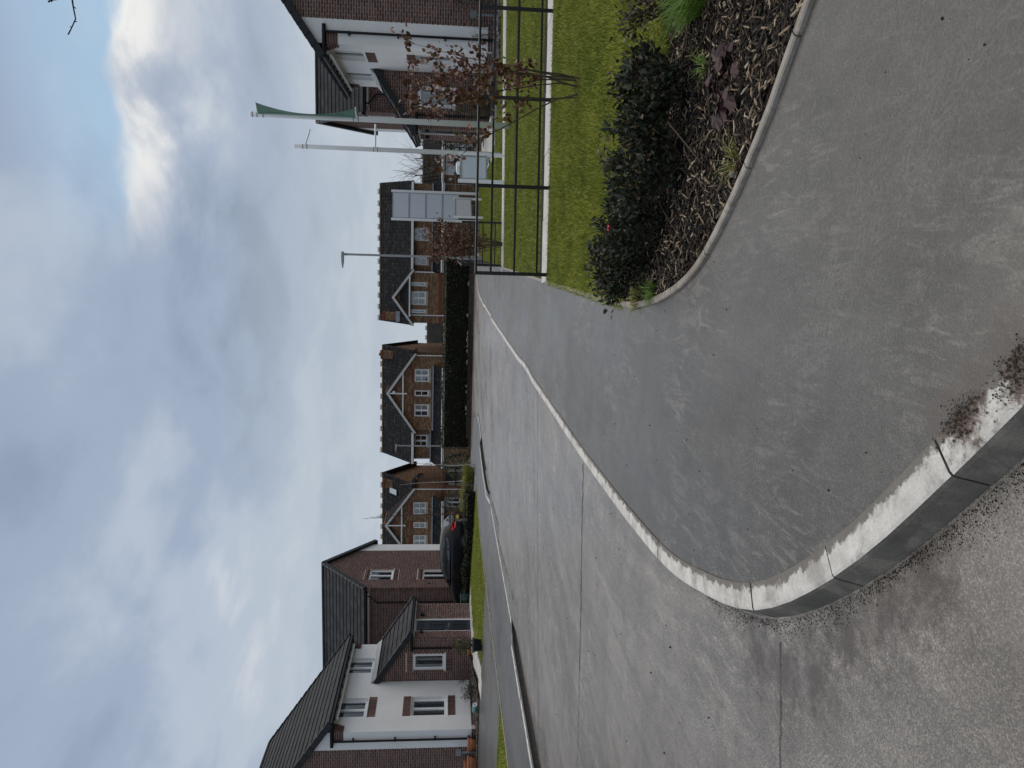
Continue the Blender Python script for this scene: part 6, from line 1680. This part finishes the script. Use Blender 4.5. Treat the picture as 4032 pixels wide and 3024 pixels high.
    for s_ in (1, -1):
        mb = MB(); q = [(-2.045, .80, .93), (-1.72, .848, .965), (-1.80, .868, .86), (-1.97, .845, .76), (-2.10, .765, .76), (-2.13, .62, .78), (-2.115, .62, .90)]
        mb.add([(x - .012, s_ * (y + .012), z) for x, y, z in q] + [(x + .06, s_ * (y - .06), z) for x, y, z in q], [tuple(range(7)), tuple(range(13, 6, -1))] + [(i, (i + 1) % 7, 7 + (i + 1) % 7, 7 + i) for i in range(7)]); B_('tail_light', mb, M_REDLAMP)
        mb = MB(); q = [(2.135, .50, .60), (2.0, .70, .66), (1.72, .775, .735), (1.80, .80, .66), (2.02, .735, .56), (2.14, .53, .53)]
        mb.add([(x + .014, s_ * (y + .012), z) for x, y, z in q] + [(x - .06, s_ * (y - .05), z) for x, y, z in q], [tuple(range(6)), tuple(range(11, 5, -1))] + [(i, (i + 1) % 6, 6 + (i + 1) % 6, 6 + i) for i in range(6)]); B_('head_light', mb, M_LAMP)
        mb = MB(); mb.hexa([(.70, s_ * .86, 1.0), (.58, s_ * .86, 1.0), (.60, s_ * 1.0, 1.0), (.68, s_ * 1.0, 1.0), (.70, s_ * .86, 1.11), (.56, s_ * .86, 1.13), (.58, s_ * 1.02, 1.13), (.66, s_ * 1.02, 1.10)]); B_('mirror', mb, paint)
        for x in (-.05, -.95): mb = MB(); mb.box(x - .09, x + .09, s_ * .89 - .012, s_ * .89 + .012, .80, .83); B_('door_handle', mb, paint)
    mb = MB(); mb.box(-2.15, -2.12, -.26, .26, .62, .73); B_('number_plate', mb, M_PLATE)
    mb = MB(); mb.box(-2.16, -2.05, -.62, .62, .36, .40); B_('bumper_trim', mb, M_RIM)
    mb = MB(); mb.box(2.12, 2.165, -.42, .42, .46, .56); B_('grille', mb, M_BLACKP)
    for y in (-.36, .36): mb = MB(); mb.box(-.72, -.58, y - .13, y + .13, .98, 1.24); B_('head_rest', mb, M_DARKROOM)
    return T
def paint_mat(name, col, rough=0.4, coat=0.12):
    t = NT(name); t.b.inputs['Coat Weight'].default_value = coat; t.b.inputs['Coat Roughness'].default_value = 0.08
    return t.fin(col, rough, 0.25)
M_CARGLASS = NT('car_glass'); M_CARGLASS = M_CARGLASS.fin((0.045, 0.052, 0.058), 0.03, 0.9)
M_RIM = plain('alloy', (0.30, 0.30, 0.31), 0.35, 0.5, 0.1, 5, metal=0.6)
M_REDLAMP = paint_mat('red_lens', (0.75, 0.018, 0.03)); M_LAMP = paint_mat('clear_lens', (0.55, 0.56, 0.58), 0.15); M_PLATE = plain('yellow_plate', (0.62, 0.44, 0.05), 0.5, 0.4, 0.05)
def place(x, y, z, a): return Matrix.Translation((x, y, z)) @ Matrix.Rotation(a, 4, 'Z')
car('parked_car', 'black hatchback parked nose-in beside the brick gabled house', place(-14.32, 33.85, -0.03, R(181)), paint_mat('black_paint', (0.008, 0.0085, 0.010)))
car('parked_car', 'pale blue car in front of the white garage door', place(6.05, 56.4, -0.72, R(-92)), paint_mat('pale_blue_paint', (0.36, 0.52, 0.66)))

# ------------------------------------------------------------------ older brick houses beyond the crossing road
def far_brick(name, axis):
    t = NT(name); g = t.n('ShaderNodeNewGeometry').outputs['Position']; s_ = t.n('ShaderNodeSeparateXYZ'); t.t.links.new(g, s_.inputs[0])
    c = t.n('ShaderNodeCombineXYZ'); t.t.links.new(s_.outputs[0 if axis == 'x' else 1], c.inputs[0]); t.t.links.new(s_.outputs[2], c.inputs[1])
    b = t.n('ShaderNodeTexBrick'); t.t.links.new(c.outputs[0], b.inputs['Vector'])
    for k, v in (('Scale', 1.0), ('Mortar Size', 0.008), ('Brick Width', 0.225), ('Row Height', 0.075), ('Mortar Smooth', 0.3), ('Bias', 0.0)): b.inputs[k].default_value = v
    b.inputs['Color1'].default_value = (0.0, 0, 0, 1); b.inputs['Color2'].default_value = (1, 1, 1, 1); b.inputs['Mortar'].default_value = (0.5, 0.5, 0.5, 1)
    sp = t.n('ShaderNodeSeparateColor'); t.t.links.new(b.outputs['Color'], sp.inputs[0])
    col = t.ramp(sp.outputs[0], [(0.0, (0.125, 0.056, 0.034)), (0.35, (0.195, 0.097, 0.052)), (0.65, (0.265, 0.142, 0.074)), (0.9, (0.36, 0.225, 0.12)), (1.0, (0.19, 0.08, 0.052))])
    col = t.mix(b.outputs['Fac'], col, (0.20, 0.145, 0.10))
    inv = t.math('SUBTRACT', 1.0, b.outputs['Fac']); t.bump(inv, 0.5, 0.01)
    return t.fin(col, 0.85, 0.25)
M_FBX, M_FBY = far_brick('mottled_brick_front', 'x'), far_brick('mottled_brick_side', 'y')
SL_STOPS = [(0.0, (0.019, 0.019, 0.020)), (0.6, (0.029, 0.029, 0.030)), (0.9, (0.040, 0.039, 0.037)), (1.0, (0.055, 0.052, 0.048))]
M_SL = (pieces('slate_one', SL_STOPS, 0.75, 0.12, 0.25, 4, 0, 1, 'object'), pieces('slate_many', SL_STOPS, 0.75, 0.12, 0.25, 4, 0, 1, 'island'))
M_BARGE = plain('weathered_white_board', (0.58, 0.575, 0.56), 0.6, 0.3, 0.1, 4)
M_REDB = plain('red_brick_band', (0.20, 0.058, 0.036), 0.85, 0.3, 0.15, 6); M_STONE = plain('pale_stone_sill', (0.42, 0.365, 0.275), 0.8, 0.3, 0.1, 6)
M_MOSS = plain('mossy_ridge', (0.115, 0.080, 0.045), 0.9, 0.2, 0.45, 5); M_ODOOR = plain('white_garage_door', (0.70, 0.70, 0.71), 0.5, 0.4, 0.03, 2)
M_SKYL = NT('skylight_glass').fin((0.20, 0.27, 0.32), 0.05, 0.8)
def ridge_crest(parent, x0, x1, y, z, step=0.92):
    """Ridge tiles; every other one carries a crest of three rings."""
    n = int(round((x1 - x0) / (step / 2)))
    for i in range(n):
        a = x0 + (x1 - x0) * i / n; b = x0 + (x1 - x0) * (i + 1) / n
        g = MB(); half_round(g, (a, y, z - .03), (b - .015, y, z - .03), 0.13, (0, 0, 1), 5)
        o = build('ridge_tile', g, M_MOSS, parent)
        if i % 2 == 0:
            g = MB(); g.box(a + .02, b - .03, y - .02, y + .02, z + .06, z + .10)
            for k in range(3):
                cx = a + (b - a) * (k + .5) / 3; pts = [(cx + .058 * math.cos(t), y, z + .155 + .058 * math.sin(t)) for t in np.linspace(0, 2 * PI, 9)]; g.tube(pts, 0.02, 4, cap=False)
            build('crest', g, M_MOSS, parent)
def gable_roof_x(H, x0, x1, ye, yb, ze, zr, name='roof', crest=True, over=0.12):
    """Ridge along x: a front slope from the eave at ye and a back slope."""
    ym = (ye + yb) / 2
    mb = MB(); mb.extrude([(x0, ye, ze), (x0, ym, zr), (x0, yb, ze), (x0, yb, ze - .1), (x0, ym, zr - .1), (x0, ye, ze - .1)], Vector((x1 - x0, 0, 0))); rf = build(name, mb, M_ROOFBASE, H)
    for y, s_ in ((ye, 1), (yb, -1)):
        S = Slope((0, y, ze), (1, 0, 0), (0, s_ * (ym - ye), zr - ze)); tile_roof(rf, S, x0, x1, math.hypot(ym - ye, zr - ze) - .03, 0.24, 0.28, 0, None, 0.03, 'slate', M_SL)
    if crest: ridge_crest(rf, x0, x1, ym, zr)
    return rf
def gable_wing(H, x0, x1, yf, yback, zb, ze, za, holes, inner, barge=True, post=True):
    """A gable facing the street, its roof running back into the main roof."""
    xm = (x0 + x1) / 2; F = Face((0, yf, 0), (1, 0, 0), (0, -1, 0))
    sl = (za - ze) / (xm - x0 + .2); zt = lambda x: ze + (min(x - x0, x1 - x) + .2) * sl - .06
    mb = MB(); wall_cells(mb, F, x0, x1, zb, zt(x0), holes, 0.25); mb.extrude([(x0, yf, zt(x0)), (x1, yf, zt(x1)), (xm, yf, zt(xm))], Vector((0, .25, 0)))
    build('gable_wall', mb, M_FBX, H)
    mb = MB(); mb.box(x0, x0 + .22, yf + .251, yback, zb, zt(x0)); mb.box(x1 - .22, x1, yf + .251, yback, zb, zt(x0)); build('side_wall', mb, M_FBY, H)
    for h, i_ in zip(holes, inner):
        wd = h[1] - h[0]; window(H, F, *h, cols=(0.5,) if wd > .8 else (), rows=(0.5,), inner=i_, recess=.05, fw=.06, thin=.022, sill=False)
        g = MB(); F.box(g, h[0] - .06, h[1] + .06, h[2] - .17, h[2] - .005, 0.002, .05); build('stone_sill', g, M_STONE, H)
        g = MB(); F.box(g, h[0] - .04, h[1] + .04, h[3] + .005, h[3] + .23, .002, .012); build('lintel', g, M_REDB, H)
    mb = MB(); yo = yf - .35
    mb.extrude([(x0 - .2, yo, ze), (xm, yo, za), (x1 + .2, yo, ze), (x1 + .2, yo, ze - .09), (xm, yo, za - .1), (x0 - .2, yo, ze - .09)], Vector((0, yback - yo, 0))); rf = build('gable_roof', mb, M_ROOFBASE, H)
    for x, s_ in ((x0 - .2, 1), (x1 + .2, -1)):
        S = Slope((x, 0, ze), (0, 1, 0), (s_ * (xm - x0 + .2), 0, za - ze)); tile_roof(rf, S, yo, yback, math.hypot(xm - x0 + .2, za - ze) - .02, .24, .28, 0, None, .03, 'slate', M_SL)
    for i in range(6): g = MB(); a = yo + (yback - yo) * i / 6; half_round(g, (xm, a, za - .02), (xm, a + (yback - yo) / 6 - .02, za - .02), .13, (0, 0, 1), 5); build('ridge_tile', g, M_REDB, rf)
    for s_ in (-1, 1):
        xe = xm + s_ * (xm - x0 + .2); g = MB(); g.extrude([(xe, yo - .03, ze - .20), (xe, yo - .03, ze + .0), (xm, yo - .03, za + .0), (xm, yo - .03, za - .22)], Vector((0, .028, 0))); build('barge_board', g, M_BARGE, rf)
    if post:
        k = .55; zc_ = ze + (za - ze) * .40; hw = (za - zc_) / sl
        g = MB(); g.box(xm - hw, xm + hw, yo + .02, yo + .07, zc_ - .05, zc_ + .05); build('collar_beam', g, M_FASCIA, H)
        g = MB(); g.box(xm - .05, xm + .05, yo + .015, yo + .075, zc_ - .32, za - .25); build('king_post', g, M_FASCIA, H)
def lean_to(H, x0, x1, y, d, zt, ze, zb):
    mb = MB(); mb.extrude([(x0, y - .002, zt), (x0, y - d, ze), (x0, y - d, ze - .08), (x0, y - .002, zt - .08)], Vector((x1 - x0, 0, 0))); rf = build('lean_to_roof', mb, M_ROOFBASE, H)
    S = Slope((0, y - d, ze), (1, 0, 0), (0, d, zt - ze)); tile_roof(rf, S, x0, x1, math.hypot(d, zt - ze) - .1, .24, .28, 0, None, .03, 'slate', M_SL)
    g = MB(); g.box(x0, x1, y - .22, y - .004, zt + .0, zt + .10); build('flashing', g, M_LEAD, rf)
    g = MB(); g.box(x0, x1, y - d - .02, y - d - .002, ze - .2, ze - .02); g.tube([(x0, y - d - .07, ze - .05), (x1, y - d - .07, ze - .05)], .055, 8); build('gutter', g, M_FASCIA, H)
def plain_front(H, x0, x1, y, zb, zt, holes, inner, thick=.25):
    F = Face((0, y, 0), (1, 0, 0), (0, -1, 0)); mb = MB(); wall_cells(mb, F, x0, x1, zb, zt, holes, thick); build('wall', mb, M_FBX, H)
    for h, i_ in zip(holes, inner):
        wd = h[1] - h[0]; window(H, F, *h, cols=(0.5,) if wd > .8 else (), rows=(0.5,), inner=i_, recess=.05, fw=.06, thin=.022, sill=False)
        g = MB(); F.box(g, h[0] - .06, h[1] + .06, h[2] - .17, h[2] - .005, .002, .05); build('stone_sill', g, M_STONE, H)
def stack(H, x, y, z0, z1, w_=.32):
    g = MB(); g.box(x - w_, x + w_, y - .28, y + .28, z0, z1 - .16); o = build('chimney', g, M_FBX, H)
    g = MB(); g.box(x - w_ - .06, x + w_ + .06, y - .34, y + .34, z1 - .158, z1 - .08); g.box(x - w_ - .02, x + w_ + .02, y - .3, y + .3, z1 - .078, z1); build('chimney_cap', g, M_REDB, o)
    g = MB(); g.lathe([(.12, 0), (.11, .08), (.125, .09), (.125, .13)], (x, y, z1), 12); build('chimney_pot', g, M_REDB, o)
    g = MB(); g.box(x - w_ - .1, x + w_ + .1, y - .42, y - .285, z0 - .05, z0 + .28); build('flashing', g, M_LEAD, o)
def wpipe(H, pts): mb = MB(); mb.tube(pts, .045, 8); return build('downpipe', mb, M_FASCIA, H)
def far_house(label, x, z): return thing('old_brick_house', label, 'house', (x, 62, z), 0, 'older mottled brick houses beyond the crossing road')
ZB, YF = -0.95, 59.0
CUR = [('slats', .05, .95, .06, .95)]; BLI = [('slats', .05, .95, .06, .7)]
def shell(H, x0, x1, zt=3.7):
    """Side and back walls with plain gable ends under a ridge along x."""
    mb = MB()
    for a, b in ((x0, x0 + .22), (x1 - .22, x1)): mb.extrude([(a, YF + .96, ZB), (a, 66, ZB), (a, 66, zt), (a, 62.5, 6.2), (a, YF + .96, zt)], Vector((b - a, 0, 0)))
    build('end_wall', mb, M_FBY, H); mb = MB(); mb.box(x0 + .23, x1 - .23, 65.75, 66, ZB, zt); build('back_wall', mb, M_FBX, H)
# right-hand house of the three
H = far_house('mottled brick house beyond the hedge, hipped bay under a small gable', -0.4, ZB)
shell(H, -5.62, 4.9)
gable_roof_x(H, -5.8, 5.05, 59.1, 65.9, 3.86, 6.56)
gable_wing(H, -5.6, -1.75, YF, 61.6, ZB, 3.86, 5.40, [(-2.80, -2.48, 2.84, 3.95), (-4.23, -3.18, 2.82, 3.94), (-4.86, -4.56, 2.84, 3.95)], [CUR, CUR, CUR], post=False)
plain_front(H, -1.74, 4.9, 59.7, ZB, 3.80, [(-1.20, -0.62, 2.78, 3.88), (0.62, 1.60, 2.76, 3.80)][1:] + [(-1.22, -0.64, 2.78, 3.78)], [CUR, CUR])
mb = MB(); S = Slope((0, 58.62, 3.98), (1, 0, 0), (0, .8, .85)); mb.extrude([(-4.95, 58.62, 3.98), (-3.9, 59.0, 4.78), (-3.3, 59.0, 4.78), (-2.25, 58.62, 3.98)], Vector((0, -.03, .0))); build('bay_roof', mb, M_SL[1], H)
g = MB(); g.box(-5.1, -2.05, 58.60, 58.70, 3.97, 4.10); build('bay_gutter', g, M_FASCIA, H)
lean_to(H, -1.7, 4.9, 59.7, 1.3, 2.34, 1.70, ZB)
g = MB(); g.box(-1.6, 4.95, 59.05, 59.16, 3.80, 3.98); build('gutter', g, M_FASCIA, H)
stack(H, -5.25, 60.6, 4.9, 6.2, .3)
wpipe(H, [(-1.72, 58.93, 3.75), (-1.72, 58.93, 2.2)]); wpipe(H, [(-5.0, 58.93, 3.95), (-5.0, 58.93, ZB)])
g = MB(); g.box(-5.62, -1.74, 58.975, 58.998, 1.62, 1.86); build('brick_band', g, M_REDB, H)
# middle house
H = far_house('mottled brick house in the middle, big timbered gable over a slate lean-to', -12.5, ZB)
shell(H, -16.6, -8.0)
gable_roof_x(H, -16.85, -7.75, 59.1, 65.9, 3.72, 6.36)
gable_wing(H, -14.05, -8.15, YF, 61.9, ZB, 3.64, 5.80, [(-10.22, -9.2, 2.52, 3.64), (-11.36, -10.88, 2.52, 3.64), (-12.98, -12.0, 2.52, 3.64)], [CUR, BLI, CUR])
plain_front(H, -16.6, -14.07, 59.7, ZB, 3.66, [(-15.62, -14.62, 2.60, 3.62), (-16.3, -15.35, -0.75, 1.10)], [[], []])
lean_to(H, -14.05, -8.9, YF, 1.25, 2.14, 1.50, ZB); lean_to(H, -16.85, -14.06, 59.7, 1.9, 2.30, 1.46, ZB)
g = MB(); g.box(-16.85, -14.3, 59.05, 59.16, 3.66, 3.84); build('gutter', g, M_FASCIA, H)
stack(H, -8.45, 61.6, 5.0, 6.45, .3)
wpipe(H, [(-16.55, 59.6, 3.6), (-16.55, 59.6, 2.4)]); wpipe(H, [(-16.7, 57.72, 1.4), (-16.62, 57.85, 1.2), (-16.62, 57.85, ZB)]); wpipe(H, [(-8.12, 58.9, 3.5), (-8.12, 58.9, ZB)])
g = MB(); g.box(-16.6, -14.3, 57.85, 58.05, ZB, 1.3); g.v = [v for v in g.v]; build('porch_wall', g, M_FBX, H)
g = MB(); g.box(-11.12, -10.9, 58.6, 58.72, 5.1, 5.3); build('bat_box', g, M_FASCIA, H)
# left-hand house, partly hidden by the near brick house
H = far_house('mottled brick house at the left with roof window and satellite dish', -22, ZB)
shell(H, -25.2, -18.95)
gable_roof_x(H, -25.4, -18.55, 59.1, 65.9, 3.72, 6.32)
gable_wing(H, -24.75, -18.97, YF, 61.9, ZB, 3.64, 5.90, [(-21.05, -20.02, 2.62, 3.66), (-22.21, -21.69, 2.62, 3.64), (-23.75, -22.8, 2.62, 3.64), (-20.43, -19.62, -0.12, 1.18)], [BLI, BLI, BLI, []])
lean_to(H, -24.8, -19.5, YF, 1.25, 2.07, 1.38, ZB)
stack(H, -19.25, 61.6, 5.0, 6.25, .3)
g = MB(); S = Slope((0, 59.1, 3.72), (1, 0, 0), (0, 3.4, 2.6)); c = [S(u, v, n) for n in (.06, .12) for u, v in ((-20.05, 2.05), (-19.5, 2.05), (-19.5, 3.15), (-20.05, 3.15))]; g.hexa(c); rw = build('roof_window', g, M_CAP, H)
g = MB(); c = [S(u, v, n) for n in (.121, .128) for u, v in ((-20.0, 2.12), (-19.55, 2.12), (-19.55, 3.08), (-20.0, 3.08))]; g.hexa(c); build('pane', g, M_SKYL, rw)
g = MB(); g.lathe([(.01, 0), (.2, .03), (.34, .09), (.34, .10), (.2, .045), (.01, .015)], (0, 0, 0), 18); Mr = Matrix.Translation((-18.72, 61.8, 3.2)) @ Matrix.Rotation(R(70), 4, 'Y') @ Matrix.Rotation(R(20), 4, 'X'); g.v = [tuple(Mr @ Vector(v)) for v in g.v]
dish = build('satellite_dish', g, M_CAP, H, smooth=True); g = MB(); g.tube([(-18.95, 61.8, 2.9), (-18.78, 61.8, 3.0), (-18.72, 61.8, 3.2)], .025, 6); build('bracket', g, M_BLACKP, dish)
wpipe(H, [(-18.9, 58.92, 3.6), (-18.9, 58.92, ZB)])
g = MB(); g.box(-18.949, -18.93, 60.4, 65.6, ZB, 1.08); build('garage_opening', g, M_DARKROOM, H); g = MB(); g.box(-18.949, -18.925, YF + .3, 66, 1.10, 1.34); build('brick_band', g, M_REDB, H)
g = MB(); g.box(-24.7, -18.97, 58.975, 58.998, 1.24, 1.46); build('brick_band', g, M_REDB, H)
# garages
def garage(name, label, x0, x1, y0, y1, zb, ze, zr, doors):
    H = thing(name, label, 'garage', ((x0 + x1) / 2, (y0 + y1) / 2, zb), 0, 'garages behind the older houses'); F = Face((0, y0, 0), (1, 0, 0), (0, -1, 0))
    mb = MB(); wall_cells(mb, F, x0, x1, zb, ze, [(a, b, zb - .01, t) for a, b, t in doors], .25); build('wall', mb, M_FBX, H)
    mb = MB(); ym = (y0 - .3 + y1) / 2
    for a in (x0, x1 - .22): mb.extrude([(a, y0 + .251, zb), (a, y1, zb), (a, y1, ze), (a, ym, zr - .1), (a, y0 + .251, ze)], Vector((.22, 0, 0)))
    build('end_wall', mb, M_FBY, H)
    for a, b, t in doors:
        g = MB(); g.box(a + .08, b - .08, y0 + .10, y0 + .14, zb, t - .08); d = build('garage_door', g, M_ODOOR, H)
        g = MB(); n = 9
        for i in range(n): q = a + .1 + (b - a - .2) * i / n; g.box(q, q + (b - a - .2) / n - .02, y0 + .085, y0 + .099, zb + .05, t - .12)
        build('door_ribs', g, M_ODOOR, d)
        g = MB(); g.box(a, a + .08, y0 + .04, y0 + .16, zb, t); g.box(b - .08, b, y0 + .04, y0 + .16, zb, t); g.box(a + .08, b - .08, y0 + .04, y0 + .16, t - .08, t); build('door_frame', g, M_UPVC, d)
    gable_roof_x(H, x0 - .15, x1 + .15, y0 - .3, y1, ze, zr)
    g = MB(); g.box(x0 - .15, x1 + .15, y0 - .32, y0 - .302, ze - .16, ze + .0); g.tube([(x0 - .15, y0 - .37, ze - .02), (x1 + .15, y0 - .37, ze - .02)], .06, 8); build('gutter', g, M_FASCIA, H)
    return H
H = garage('garage', 'low double garage with white doors behind the two poles', 2.6, 10.6, 60, 66, -0.75, 1.72, 3.22, [(5.62, 7.95, 1.46), (2.75, 4.98, 1.46)])
g = MB(); g.lathe([(.03, 0), (.07, .03), (.10, .16), (.11, .17), (.02, .26)], (5.28, 59.86, 0.95), 10); build('wall_lantern', g, M_UPVC, H)
H = garage('garage', 'slate-roofed garage seen in the gap between the two old houses', -9.2, -5.9, 69.2, 75.5, -1.0, 1.4, 2.95, [])
